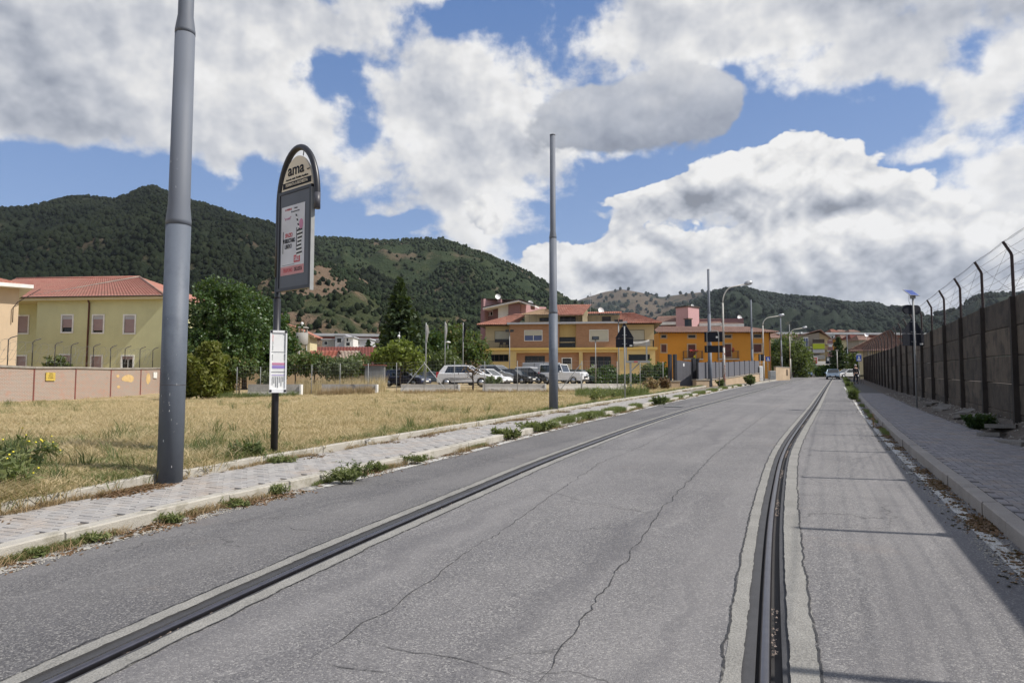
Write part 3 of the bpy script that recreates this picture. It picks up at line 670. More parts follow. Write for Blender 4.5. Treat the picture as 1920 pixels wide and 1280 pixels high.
# ---------------------------------------------------------------- foliage meshes
def leaf_quads(C, size, rng, flat=.0, aspect=1.6, jitter=.35):
    n = len(C); d = rng.normal(size=(n, 3)); d[:, 2] *= (1-flat); d /= np.linalg.norm(d, axis=1)[:, None]
    u = rng.normal(size=(n, 3)); u -= (u*d).sum(1)[:, None]*d; u /= np.linalg.norm(u, axis=1)[:, None]; w = np.cross(d, u)
    s_ = size*(1+jitter*rng.uniform(-1, 1, n))[:, None]
    a, b_ = u*s_*aspect/2, w*s_/2
    V = np.stack([C-a, C-a*.1+b_, C+a, C-a*.1-b_], 1).reshape(-1, 3)
    return V, np.arange(4*n).reshape(n, 4)
def blob_points(blobs_, n, rng, shell=.55):
    vol = np.array([b_[3]*b_[4]*b_[5] for b_ in blobs_])**.75; pick = rng.choice(len(blobs_), n, p=vol/vol.sum())
    B = np.array(blobs_)[pick]; d = rng.normal(size=(n, 3)); d /= np.linalg.norm(d, axis=1)[:, None]
    r = (shell+(1-shell)*rng.uniform(0, 1, n)**.6)*(1+.12*rng.normal(size=n)); r = np.where(rng.uniform(0, 1, n) < .25, rng.uniform(.1, 1, n), r)
    return B[:, :3]+d*B[:, 3:6]*r[:, None]
def clumpy(P_, rng, k, spread):   # gather points round k centres for light and dark clumps
    cen = P_[rng.choice(len(P_), k)]; idx = rng.choice(k, len(P_)); return cen[idx]+rng.normal(size=P_.shape)*spread
def crown_mesh(name, blobs_, nleaf, size, mat, seed, k=None, spread=.25, shell=.6, aspect=1.6, flat=0):
    rng = np.random.default_rng(seed); Pn = blob_points(blobs_, nleaf, rng, shell)
    if k: Pn = clumpy(Pn, rng, k, spread)
    V, F = leaf_quads(Pn, size, rng, flat, aspect); return np_mesh(name, V, F, mat)
def obj_mesh(name, me, parent=None, loc=(0, 0, 0), **kw): return shared(name, me, parent, loc, **kw)
def limbs(mb, base, top, r0, n, rng, spread, h0=.35):
    base, top = Vector(base), Vector(top)
    pts = [base, base.lerp(top, .35)+Vector((rng.uniform(-.1, .1), rng.uniform(-.1, .1), 0)), base.lerp(top, .7), top]
    mb.tube(pts, [r0, r0*.75, r0*.5, r0*.15], 8)
    for i in range(n):
        f = rng.uniform(h0, .85); p = base.lerp(top, f); a = rng.uniform(0, 2*math.pi); L = spread*(1.1-f*.6)*rng.uniform(.6, 1)
        e = p+Vector((math.cos(a)*L, math.sin(a)*L, L*rng.uniform(.3, .9))); m_ = p.lerp(e, .5)+Vector((0, 0, .12*L))
        mb.tube([p, m_, e], [r0*.35, r0*.22, r0*.06], 5)
def blade_mesh(name, n, h, rad, mat, seed, w=.012, bend=.5, spread=.35):
    rng = random.Random(seed); V = []; F = []
    for i in range(n):
        a = rng.uniform(0, 6.283); r = rad*math.sqrt(rng.random()); x, y = r*math.cos(a), r*math.sin(a)
        hh = h*rng.uniform(.45, 1.1); b_ = rng.uniform(0, 6.283); lx, ly = math.cos(b_)*hh*spread*rng.random()*2, math.sin(b_)*hh*spread*rng.random()*2
        c = rng.uniform(0, 6.283); dx, dy = math.cos(c)*w/2, math.sin(c)*w/2; o = len(V)
        V += [(x-dx, y-dy, -.02), (x+dx, y+dy, -.02), (x+lx*.35+dx*.8, y+ly*.35+dy*.8, hh*.6), (x+lx*.35-dx*.8, y+ly*.35-dy*.8, hh*.6), (x+lx, y+ly, hh)]
        F += [(o, o+1, o+2, o+3), (o+3, o+2, o+4, o+4)]
    me = bpy.data.meshes.new(name); me.from_pydata(V, [], [f if f[2] != f[3] else f[:3] for f in F]); me.materials.append(MATS[mat]); me.update(); return me
# ---------------------------------------------------------------- hills
def interp_profile(pts):
    a = np.array(pts, float); return lambda x: float(np.interp(x, a[:, 0], a[:, 1]))
HILLPTS = []
def hill_mat(name, forest, forest2, grass, rock, thr, sc):
    m, t, b = new_mat(name); oc = t.n('ShaderNodeNewGeometry').outputs['Position']
    g1 = t.noise(oc, sc, 6, .62); g2 = t.noise(oc, sc*5, 5, .65); g3 = t.noise(oc, .09, 3, .7)
    c = t.mix(t.mr(g2, .35, .65), forest, forest2)
    c = t.mix(t.mr(t.m('ADD', t.m('MULTIPLY', g1, .75), t.m('MULTIPLY', g2, .25)), thr, thr+.07), c, t.mix(t.mr(g3, .35, .65), grass, rock))
    t.link(c, b.inputs['Base Color']); b.inputs['Roughness'].default_value = 1; b.inputs['Specular IOR Level'].default_value = .1
    bn = t.n('ShaderNodeBump', {'Strength': 1, 'Distance': 6, 'Height': t.noise(oc, .12, 4, .7)}); t.link(bn.outputs[0], b.inputs['Normal'])
hill_mat('mountain_left', (.012, .018, .009), (.020, .027, .013), (.070, .044, .030), (.085, .070, .050), .56, .0042)  # left mountain colours darkened to stand in for cloud shadow
hill_mat('mountain_middle', (.024, .036, .018), (.038, .050, .023), (.090, .070, .045), (.105, .085, .060), .52, .0052)
hill_mat('spur', (.034, .042, .019), (.05, .058, .026), (.125, .085, .055), (.14, .105, .075), .44, .008)
hill_mat('far_hills', (.026, .034, .024), (.036, .044, .028), (.125, .10, .072), (.105, .082, .058), .46, .0016)
hill_mat('dark_hill', (.020, .029, .021), (.028, .037, .024), (.15, .12, .08), (.12, .10, .07), .60, .003)
def hill(name, prof, x0, x1, Y0, Y1, mat, nx=200, ny=60, amp=40, nscale=.004, seed=0, power=1.15, y0f=None, depthvar=.15):
    pf = interp_profile(prof); xs = np.linspace(x0, x1, nx); rows = []; hz = []
    for j in range(ny+8):
        v = j/(ny-1); row = []
        for px in xs:
            w = px_dir(px, pf(px)); yr = Y1*(1+depthvar*nz(px, 0, .004, seed+2)); y = Y0+(yr-Y0)*v; d = px_dir(px, 700)
            xx = w.x/w.y*y
            zr = EYE+w.z/w.y*yr+3*nz(px, 0, .09, seed)
            zb = road_z(Y0)-4
            if v <= 1: z = zb+(zr-zb)*(v**power); f = math.sin(math.pi*min(1, v))**.8
            else: z = zr-(v-1)*(zr-zb)*1.3; f = 0
            rd = 1-abs(nz(xx, y, nscale, seed))*2.2
            z += f*amp*(rd-.45)+f*amp*.35*nz(xx, y, nscale*3.3, seed+1)+f*amp*.12*nz(xx, y, nscale*10, seed+4)
            row.append((xx, y, z))
        rows.append(row)
    o = MB().grid(rows).build(name, mat, kind='structure'); return np.array(rows)
def spread_on(rows, n, rng, dens=None, vmax=1.0, bias=None):
    out = []; ny, nx = rows.shape[:2]; m_ = int(n*4)
    i = rng.uniform(0, min(ny-1.001, (ny-8)*vmax), m_); j = rng.uniform(0, nx-1.001, m_)
    i0, j0 = i.astype(int), j.astype(int); fi, fj = (i-i0)[:, None], (j-j0)[:, None]
    Pn = (rows[i0, j0]*(1-fi)+rows[i0+1, j0]*fi)*(1-fj)+(rows[i0, j0+1]*(1-fi)+rows[i0+1, j0+1]*fi)*fj
    keep = [k for k in range(m_) if (dens is None or rng.uniform() < dens(Pn[k], i[k]/(ny-8)))][:n]
    return Pn[keep]
prof_left = [(-500, 470), (-250, 440), (-60, 405), (0, 392), (60, 388), (130, 372), (165, 369), (215, 376), (240, 366), (268, 353), (285, 351), (302, 357), (330, 370), (380, 384), (440, 404), (500, 418), (540, 430), (600, 455), (680, 500), (780, 560), (860, 610), (930, 655), (1000, 690)]
prof_mid = [(240, 700), (330, 610), (420, 520), (500, 470), (560, 447), (620, 447), (680, 450), (760, 451), (800, 448), (835, 447), (870, 460), (920, 481), (980, 509), (1030, 540), (1078, 568), (1130, 594), (1200, 625), (1290, 660), (1380, 690)]
prof_spur = [(200, 700), (300, 650), (380, 585), (450, 530), (510, 500), (560, 488), (600, 490), (650, 508), (700, 535), (760, 556), (820, 578), (860, 592), (900, 606), (960, 622), (1040, 650), (1140, 690)]
prof_far = [(900, 620), (1000, 590), (1050, 574), (1090, 561), (1130, 548), (1165, 542), (1200, 548), (1240, 557), (1275, 552), (1320, 547), (1400, 548), (1460, 558), (1520, 568), (1600, 590), (1700, 610)]
prof_dark = [(1200, 620), (1260, 590), (1320, 562), (1370, 543), (1395, 542), (1430, 552), (1470, 558), (1520, 562), (1580, 571), (1640, 574), (1690, 588), (1740, 603), (1790, 622), (1850, 650)]
prof_right = [(1560, 690), (1640, 655), (1700, 622), (1740, 600), (1790, 582), (1830, 560), (1860, 552), (1900, 552), (1960, 548), (2050, 540), (2300, 530), (2700, 560)]
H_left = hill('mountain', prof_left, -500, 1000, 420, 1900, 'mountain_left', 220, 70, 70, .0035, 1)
H_mid = hill('mountain', prof_mid, 240, 1380, 560, 2100, 'mountain_middle', 170, 70, 75, .0034, 2)
H_spur = hill('hillside', prof_spur, 200, 1140, 330, 900, 'spur', 140, 50, 26, .008, 3)
H_far = hill('hills', prof_far, 900, 1700, 2600, 5200, 'far_hills', 120, 40, 130, .0016, 4)
H_dark = hill('hills', prof_dark, 1200, 1850, 900, 2900, 'dark_hill', 130, 50, 90, .0026, 5)
H_right = hill('hills', prof_right, 1560, 2700, 900, 2600, 'dark_hill', 130, 50, 80, .0028, 6)
rng = np.random.default_rng(11)
def puff(name, n, mat, seed, tall=1.25):
    bm = bmesh.new(); bmesh.ops.create_icosphere(bm, subdivisions=2, radius=.5)
    for v in bm.verts:
        k = 1+.45*mnoise.noise(v.co*3.2+Vector((seed*7, 0, 0)))+.35*mnoise.noise(v.co*8+Vector((0, seed*5, 0))); v.co *= k; v.co.z = v.co.z*tall+.42*tall
    me = bpy.data.meshes.new(name); bm.to_mesh(me); bm.free(); me.polygons.foreach_set('use_smooth', [True]*len(me.polygons)); me.materials.append(MATS[mat]); return src_object(name, me)
def hilltree(name, c1, c2):
    m, t, b = new_mat(name); oi = t.n('ShaderNodeObjectInfo').outputs['Random']; gp = t.n('ShaderNodeNewGeometry').outputs['Position']
    c = t.mix(t.mr(t.noise(gp, .012, 4, .6), .35, .65), c1, c2); c = t.mix(t.mr(t.noise(gp, .9, 2, .6), .3, .7, 0, .6), c, tuple(x*.35 for x in c1)); t.link(c, b.inputs['Base Color']); b.inputs['Roughness'].default_value = 1; b.inputs['Specular IOR Level'].default_value = .1
hilltree('hill_tree_dark', (.010, .016, .008), (.020, .026, .012))  # cloud shadow on the left mountain is put into this darker tree colour
hilltree('hill_tree_mid', (.022, .036, .018), (.040, .052, .024))
hilltree('hill_tree_far', (.020, .030, .022), (.030, .040, .028))
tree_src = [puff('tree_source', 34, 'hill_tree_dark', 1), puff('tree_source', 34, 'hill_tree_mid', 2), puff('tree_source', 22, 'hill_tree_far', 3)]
def wooded(rows, n, src, s0, s1, thr, sc, seed, vmax=1.0):
    Pn = spread_on(rows, n, rng, lambda p, v: 1.0 if nz(p[0], p[1], sc, seed)+.35*nz(p[0], p[1], sc*4, seed+3) < thr else .10, vmax)
    Pn[:, 2] -= 1.0
    scatter('woods', Pn, src, rng.uniform(0, 6.28, len(Pn)), rng.uniform(s0, s1, len(Pn)))
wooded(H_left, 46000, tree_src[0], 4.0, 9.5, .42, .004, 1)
wooded(H_mid, 30000, tree_src[1], 3.5, 8.5, .16, .0045, 2)
wooded(H_spur, 9000, tree_src[1], 1.8, 5.0, -.02, .012, 3)
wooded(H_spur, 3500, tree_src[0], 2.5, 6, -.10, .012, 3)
wooded(H_dark, 16000, tree_src[2], 8, 17, .18, .0035, 5)
wooded(H_far, 5000, tree_src[2], 12, 28, -.08, .0015, 6)
wooded(H_right, 8000, tree_src[2], 7, 15, .12, .0035, 7)
# ---------------------------------------------------------------- concrete wall on the right
cw = empty('concrete_wall', (WX(18.8), 18.8, wall_base(18.8)), 0, 'tall dark precast concrete wall topped with barbed wire along the right pavement', 'wall')
cwo = Vector(cw.location)
hd = math.atan2(1, .468)                       # heading of the wall
U = Vector((math.cos(hd), math.sin(hd), 0)); NRM = Vector((-U.y, U.x, 0))   # NRM points to the road
BAY = 3.53; NB = 31; y_first = 18.8-BAY*U.y*9
posts = []
for i in range(NB+1):
    Y = y_first+i*BAY*U.y; posts.append(Vector((WX(Y), Y, 0)))
def wall_top(Y): return float(np.interp(Y, [-20, 0, 9, 18.8, 33, 47, 63, 91, 113], [2.5, 3.05, 3.45, 3.72, 3.89, 4.09, 4.48, 5.15, 5.65]))
tilt_w = 0
for i in range(NB):
    a, b_ = posts[i], posts[i+1]
    if b_.y < -16: continue
    z0, z1 = min(wall_base(a.y), road_z(a.y)+.1)-.25, min(wall_base(b_.y), road_z(b_.y)+.1)-.25; t0, t1 = wall_top(a.y), wall_top(b_.y)
    rows_ = 5 if a.y < 70 else 1
    for k in range(rows_):
        f0, f1 = k/rows_, (k+1)/rows_; gp = .008 if rows_ > 1 else 0
        jo = random.uniform(-.012, .012)
        mb = MB(); pa = a+U*.10; pb = b_-U*.10; th = .07
        def zc(p, f): g = (p.y-a.y)/(b_.y-a.y); return (z0+(z1-z0)*g)*(1-f)+(t0+(t1-t0)*g)*f
        V = []
        for p in (pa, pb):
            for (off, f, dz) in ((jo, f0, gp), (jo+.012, f0, gp+.02), (jo+.012, f1, -gp-.02), (jo, f1, -gp), (-th, f1, -gp), (-th, f0, gp)):
                q_ = p+NRM*off; V.append((q_.x-cwo.x, q_.y-cwo.y, zc(p, f)+dz-cwo.z))
        mb.add(V, [(j, (j+1) % 6, 6+(j+1) % 6, 6+j) for j in range(6)]+[(5, 4, 3, 2, 1, 0), (6, 7, 8, 9, 10, 11)])
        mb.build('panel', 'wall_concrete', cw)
ARMS = []
for i, p in enumerate(posts):
    if p.y < -16: continue
    zb = min(wall_base(p.y), road_z(p.y)+.1)-.3; zt = wall_top(p.y)
    mb = MB(); q_ = p-cwo; q_.z = 0
    def C4(o1, o2, z): return [tuple(q_+U*a+NRM*b2+Vector((0, 0, z-cwo.z))) for a, b2 in ((-o1, -.12), (o1, -.12), (o1*.8, o2), (-o1*.8, o2))]
    n_ = len(mb.v); mb.add(C4(.11, .13, zb)+C4(.10, .11, zt-.02), [(0, 1, 5, 4), (1, 2, 6, 5), (2, 3, 7, 6), (3, 0, 4, 7), (4, 5, 6, 7)])
    po = mb.build('post', 'post_concrete', cw)
    out_ = NRM*.15; base = q_+NRM*.02+Vector((0, 0, zt-cwo.z-.03)); le = U*random.uniform(-.04, .04)
    bend_ = base+Vector((0, 0, 1.0))+le*.5; tip = bend_+out_+Vector((0, 0, .31))+le
    MB().tube([base, bend_-Vector((0, 0, .03)), bend_+out_*.12+Vector((0, 0, .03)), tip], .042, 4, True, False).build('arm', 'rusty_arm', po)
    ARMS.append((base+cwo, bend_+cwo, tip+cwo))
def strand(mb, a, b_, sag=.02, r=.0045, barbs=True, far=False):
    n_ = 3 if far else 8; pts = [a.lerp(b_, k/n_)+Vector((random.uniform(-.008, .008), 0, -sag*4*(k/n_)*(1-k/n_)+random.uniform(-.008, .008))) for k in range(n_+1)]
    mb.tube([p-cwo for p in pts], r, 3, False)
    if barbs and not far:
        L = (b_-a).length; k_ = int(L/.13)
        for k in range(k_):
            p = a.lerp(b_, (k+.5)/k_)-cwo; p.z -= sag*4*((k+.5)/k_)*(1-(k+.5)/k_)
            d = Vector((random.uniform(-1, 1), random.uniform(-1, 1), random.uniform(-1, 1))).normalized()*.018
            mb.tube([p-d, p+d], .0018, 3, False)
for lv in range(7):
    mb = MB()
    for (b0, m0, t0), (b1, m1, t1) in zip(ARMS[:-1], ARMS[1:]):
        if b0.y < 2: continue
        def at(b_, m_, t_, f): return b_.lerp(m_, f/.76) if f < .76 else m_.lerp(t_, (f-.76)/.24)
        f = [.12, .27, .42, .57, .72, .87, 1.0][lv]
        far = b0.y > 45; rr = .0042 if lv == 6 else .003
        if far: rr *= 1.3
        strand(mb, at(b0, m0, t0, f), at(b1, m1, t1, f), .03, rr, True, far)
        if lv == 6 and not far: strand(mb, at(b0, m0, t0, f)+Vector((0, 0, -.03)), at(b1, m1, t1, f)+Vector((0, 0, -.02)), .03, .0026)
    mb.build('barbed_wire', 'wire_dark', cw)
for (b0, m0, t0), (b1, m1, t1) in zip(ARMS[:-1], ARMS[1:]):
    if b0.y < 8 or b0.y > 60: continue
    mb = MB(); strand(mb, b0+Vector((0, 0, .12)), t1, .03, .0028, True, b0.y > 40); strand(mb, m0+(t0-m0)*.5, b1+Vector((0, 0, .15)), .03, .0028, True, b0.y > 40)
    if b0.y < 45:
        for k in range(3):
            f0, f1 = random.uniform(.05, .9), random.uniform(.05, .9); strand(mb, b0.lerp(m0, f0), b1.lerp(m1, f1), random.uniform(-.08, .12), .0024, True, False)
    mb.build('barbed_wire', 'wire_dark', cw)
# broken slabs lying on the verge at the foot of the wall
slab_spots = [(1880, 806, 1.5, .62, 20), (1905, 826, 1.0, .5, 55), (1846, 790, 1.3, .5, 30), (1815, 778, 1.2, .42, 10), (1800, 783, .9, .3, 40), (1772, 767, 1.2, .45, 25), (1745, 760, 1.1, .35, 15), (1762, 770, .7, .3, 60), (1862, 812, .8, .5, 5), (1730, 752, .9, .3, 30), (1826, 792, .45, .3, 70)]
for k, (px, py, L, w, a) in enumerate(slab_spots):
    X, Y = hit(px, py, .2); z = right_z(X, Y)+.035
    mb = MB(); rr = random.Random(k); pl = [(-L/2*rr.uniform(.8, 1), -w/2), (L/2*rr.uniform(.7, 1), -w/2*rr.uniform(.7, 1)), (L/2, w/2*rr.uniform(.3, 1)), (L*.1, w/2), (-L/2, w/2*rr.uniform(.6, 1))]
    mb.prismz(pl, -.05, .035)
    o = mb.build('concrete_slab', 'slab_concrete', None, (X, Y, z)); o.rotation_euler = (rr.uniform(-.12, .12), rr.uniform(-.10, .10), R(a)+.5)
    tag(o, 'broken grey concrete slab lying on the dirt at the foot of the wall', 'slab', 'broken slabs at the foot of the wall')
# ---------------------------------------------------------------- trees and plants
def tree(name, px, pyb, Y, h, label, cat, blobs_, nleaf, size, mat, seed, trunk=.12, trunk_h=.5, bark='bark', k=None, spread=.25, group=None, z=None, nl=6, shell=.6):
    X = (px-960)/1280*Y*(1-.003); p = P(px, pyb, Y); zb = far_z(p.x, Y) if Y > 118 else (z if z is not None else field_z(p.x, Y) if p.x < SL(min(Y, 118)) else road_z(Y)+.1)
    root = empty(name, (p.x, Y, zb), random.uniform(0, .3), label, cat, group)
    rr = random.Random(seed); mb = MB(); limbs(mb, (0, 0, -.2), (rr.uniform(-.1, .1), rr.uniform(-.1, .1), h*trunk_h*1.6), trunk, nl, rr, h*.28); mb.build('trunk', bark, root)
    obj_mesh('crown', crown_mesh('crown', [tuple(v*h for v in b_) for b_ in blobs_], nleaf, size, mat, seed, k, spread, shell), root)
    return root
field_edge_z = lambda px, py: None
# big poplars behind the first pole
pop = [(0, 0, .62, .26, .22, .36), (-.2, .05, .45, .22, .2, .3), (.2, 0, .48, .22, .2, .32), (.05, -.1, .3, .3, .2, .2), (-.1, 0, .8, .13, .12, .17), (.12, .05, .75, .12, .12, .18)]
tree('poplar_tree', 408, 731, 57, 9.6, 'large glossy green poplar right of the first grey pole, beyond the olive bush', 'tree', pop, 26000, .15, 'poplar_leaf', 1, .25, .5, k=1300, spread=.15)
tree('poplar_tree', 458, 731, 61, 9.2, 'darker poplar rising just left of the bus stop sign post', 'tree', pop, 20000, .16, 'poplar_leaf', 2, .25, .5, k=1000, spread=.16)
tree('broadleaf_tree', 500, 735, 62, 7.6, 'dark round tree directly behind the bus stop sign post', 'tree', [(0, 0, .55, .30, .28, .36), (.15, 0, .4, .22, .2, .28), (-.1, 0, .75, .16, .16, .2)], 10000, .22, 'dark_leaf', 3, .22, .45, k=500, spread=.25)
# olive-green conifer-like bush in front
rngt = np.random.default_rng(5)
def feathery(name, px, py, Y, w, h, mat, n, seed, label, cat, dz=0, group=None, size=.16):
    p = P(px, py, Y); z = (field_z(p.x, Y) if p.x < SL(min(Y, 118)) else road_z(Y)+.15) if Y < 118 else far_z(p.x, Y)
    root = empty(name, (p.x, Y, z+dz), 0, label, cat, group); r = np.random.default_rng(seed)
    mb = MB(); ns = 16; tips = []
    for i in range(ns):
        a = r.uniform(0, 6.28); rr = r.uniform(.0, .5)*w; hh = h*r.uniform(.55, 1)*(1-.45*(rr/w)); e = Vector((math.cos(a)*rr*1.3, math.sin(a)*rr*1.3, hh)); mb.tube([(math.cos(a)*rr*.3, math.sin(a)*rr*.3, -.05), e*.5, e], [.02, .012, .004], 4); tips.append(e)
    mb.build('stem', 'bark', root)
    T = np.array([tuple(t_) for t_ in tips]); i = r.integers(0, ns, n); f = r.uniform(.12, 1.02, n)**.8
    Pn = T[i]*f[:, None]+r.normal(size=(n, 3))*np.array([w*.13, w*.13, h*.05])*(1.15-f[:, None]*.7); Pn[:, 2] = np.abs(Pn[:, 2])
    V, F = leaf_quads(Pn, size, r, -.0, 2.6); o = obj_mesh('foliage', np_mesh('foliage', V, F, mat), root); return root
feathery('thuja_bush', 390, 742, 42, 2.1, 3.9, 'thuja_leaf', 15000, 3, 'feathery olive green bush standing right against the first grey pole', 'bush', size=.13)
feathery('thuja_bush', 352, 743, 42, 1.1, 2.9, 'thuja_leaf', 5000, 4, 'lower olive bush peeping out directly behind the first grey pole', 'bush', size=.13)
feathery('thuja_bush', 425, 730, 47, 1.5, 3.0, 'thuja_leaf', 5000, 14, 'olive shrub at the foot of the glossy poplars', 'bush', size=.14)
# spruce
def spruce(px, pyb, Y, h, w, seed, label, mat='spruce_leaf', n=60):
    p = P(px, pyb, Y); z = field_z(p.x, Y); root = empty('spruce_tree', (p.x, Y, z), 0, label, 'tree'); r = random.Random(seed); rn = np.random.default_rng(seed)
    MB().tube([(0, 0, -.2), (0, 0, h*.5), (0, 0, h)], [.22, .13, .02], 8).build('trunk', 'bark_dark', root)
    C = []; mb = MB()
    for i in range(n):
        f = (i/n)**.85; zc = h*(.10+.88*f)
        L = w*(1-f)**.72*r.uniform(.75, 1.12)+.06
        for k in range(5):
            a = r.uniform(0, 6.28); d = np.array([math.cos(a), math.sin(a)]); m_ = int(16+34*(1-f))
            t_ = rn.uniform(.05, 1, m_)**.7; LL = L*r.uniform(.7, 1.1)
            q_ = np.stack([d[0]*t_*LL, d[1]*t_*LL, zc-.30*LL*t_+.16*LL*t_**3], 1)
            q_[:, :2] += rn.normal(size=(m_, 2))*.13*LL*t_[:, None]; q_[:, 2] -= np.abs(rn.normal(size=m_))*.16; C.append(q_)
    C = np.concatenate(C); V, F = leaf_quads(C, .20*h/8, rn, 0, 2.2); obj_mesh('crown', np_mesh('crown', V, F, mat), root); return root
spruce(748, 716, 66, 10.6, 2.6, 1, 'tall dark spruce with drooping branches, highest tree in front of the hillside', n=64)
spruce(722, 716, 70, 6.4, 2.0, 2, 'shorter dark spruce leaning against the left of the tall spruce', n=36)
spruce(778, 716, 72, 7.8, 2.1, 7, 'dark spruce close against the right of the tall spruce', n=40)
spruce(690, 700, 120, 7.0, 1.9, 3, 'small far dark conifer between the grey modern houses and the tall spruce', n=24)
# drooping lime tree in front of the spruce and other garden trees
tree('garden_tree', 752, 725, 56, 3.9, 'light yellow-green tree with long leaves in front of the tall spruce', 'tree', [(0, 0, .72, .38, .34, .22), (-.38, 0, .66, .24, .2, .17), (.3, 0, .5, .26, .2, .18), (.02, 0, .9, .15, .15, .1)], 2500, .20, 'lime_leaf', 8, .08, .4, k=320, spread=.18)
tree('garden_tree', 590, 737, 48, 2.9, 'small leaning fruit tree just right of the timetable board', 'tree', [(-.1, 0, .72, .42, .36, .22), (.35, 0, .66, .3, .25, .18)], 3200, .12, 'fruit_leaf', 9, .07, .42, k=300, spread=.12)
tree('garden_tree', 553, 738, 49, 2.9, 'small fruit tree half hidden by the timetable board', 'tree', [(0, 0, .72, .42, .36, .24), (.3, 0, .6, .25, .25, .2)], 3000, .12, 'fruit_leaf', 10, .07, .42, k=300, spread=.12)
tree('garden_tree', 626, 737, 48, 2.7, 'low spreading fruit tree behind the dry grass barrier, left of the shed', 'tree', [(0, 0, .62, .46, .38, .26), (.4, 0, .66, .3, .25, .18)], 3400, .12, 'grey_leaf', 11, .06, .4, k=320, spread=.12)
tree('garden_tree', 448, 737, 47, 2.5, 'small fruit tree at the end of the dark poplars with bare low trunk', 'tree', [(0, 0, .75, .38, .3, .24), (.25, 0, .8, .2, .2, .14)], 2200, .12, 'fruit_leaf', 12, .06, .45, k=200, spread=.12)
tree('garden_tree', 498, 737, 50, 1.7, 'tiny pale sapling left of the timetable board by the jersey barrier', 'tree', [(0, 0, .6, .34, .3, .3)], 900, .10, 'grey_leaf', 13, .03, .5, k=100, spread=.1)
tree('garden_tree', 668, 732, 55, 2.9, 'leafy garden tree just behind the left corner of the metal shed', 'tree', [(0, 0, .62, .4, .36, .3), (-.3, 0, .5, .25, .25, .2)], 2800, .15, 'fruit_leaf', 15, .07, .42, k=240, spread=.15)
tree('broadleaf_tree', 812, 720, 78, 5.8, 'dark broadleaf tree behind the left flagpole', 'tree', [(0, 0, .55, .32, .3, .4), (.2, 0, .4, .24, .2, .3)], 6500, .24, 'dark_leaf', 16, .15, .45, k=380, spread=.3)
tree('broadleaf_tree', 850, 720, 84, 6.9, 'taller dark tree between the middle and right flagpoles', 'tree', [(0, 0, .6, .28, .28, .38), (-.2, 0, .42, .24, .2, .3), (.15, 0, .4, .2, .2, .25)], 6500, .26, 'fruit_leaf', 17, .15, .45, k=380, spread=.3)
tree('broadleaf_tree', 884, 718, 72, 5.2, 'bushy tree just left of the brick building beside the right flagpole', 'tree', [(0, 0, .55, .32, .3, .4), (.15, 0, .3, .3, .25, .25)], 6000, .2, 'fruit_leaf', 18, .14, .45, k=400, spread=.22)
tree('broadleaf_tree', 835, 722, 66, 3.6, 'low yellowish green tree behind the white car at the flagpoles', 'tree', [(0, 0, .55, .42, .36, .34), (-.4, 0, .45, .3, .3, .28)], 3800, .17, 'weed_green', 19, .1, .4, k=260, spread=.18)
tree('broadleaf_tree', 1488, 703, 118, 8.0, 'green tree filling the gap right of the orange house', 'tree', [(0, 0, .55, .33, .3, .4), (-.3, 0, .35, .25, .2, .3), (.2, 0, .35, .25, .2, .3)], 6500, .26, 'weed_green', 20, .15, .4, k=380, spread=.3, z=2.4)
tree('broadleaf_tree', 1464, 703, 122, 7.2, 'darker tree touching the corner of the orange house', 'tree', [(0, 0, .55, .33, .3, .4)], 4500, .26, 'dark_leaf', 21, .15, .4, k=280, spread=.3, z=2.4)
tree('broadleaf_tree', 1506, 700, 135, 5.2, 'small dark tree in front of the grey apartment block', 'tree', [(0, 0, .5, .4, .36, .42)], 3000, .26, 'dark_leaf', 22, .12, .4, k=200, spread=.3)
spruce(1573, 700, 150, 9.2, 3.0, 23, 'dark cedar right of the grey apartment block', n=40)
spruce(1588, 700, 160, 7.4, 2.6, 24, 'dark conifer behind the street lamp near the blue crossing sign', n=32)
tree('broadleaf_tree', 1609, 705, 112, 4.6, 'yellowish bush tree behind the blue crossing sign above the pedestrian', 'tree', [(0, 0, .55, .36, .3, .42), (.3, 0, .4, .3, .3, .3)], 3200, .2, 'fruit_leaf', 25, .1, .4, k=200, spread=.2, z=2.6)
spruce(627, 690, 150, 5.6, 1.8, 26, 'dark tree in front of the far grey houses at the left end of the viaduct', n=20)
spruce(661, 692, 135, 3.6, .9, 27, 'thin little far conifer before the white modern house', n=16)
tree('far_tree', 598, 700, 140, 3.6, 'round far bush tree in front of the grey modern house', 'tree', [(0, 0, .6, .5, .4, .4)], 1200, .3, 'dark_leaf', 28, .1, .4)
tree('far_tree', 585, 690, 160, 6.0, 'dark far tree beside the yellow house with the watch tower', 'tree', [(0, 0, .55, .36, .4, .42)], 1500, .35, 'dark_leaf', 29, .1, .4)
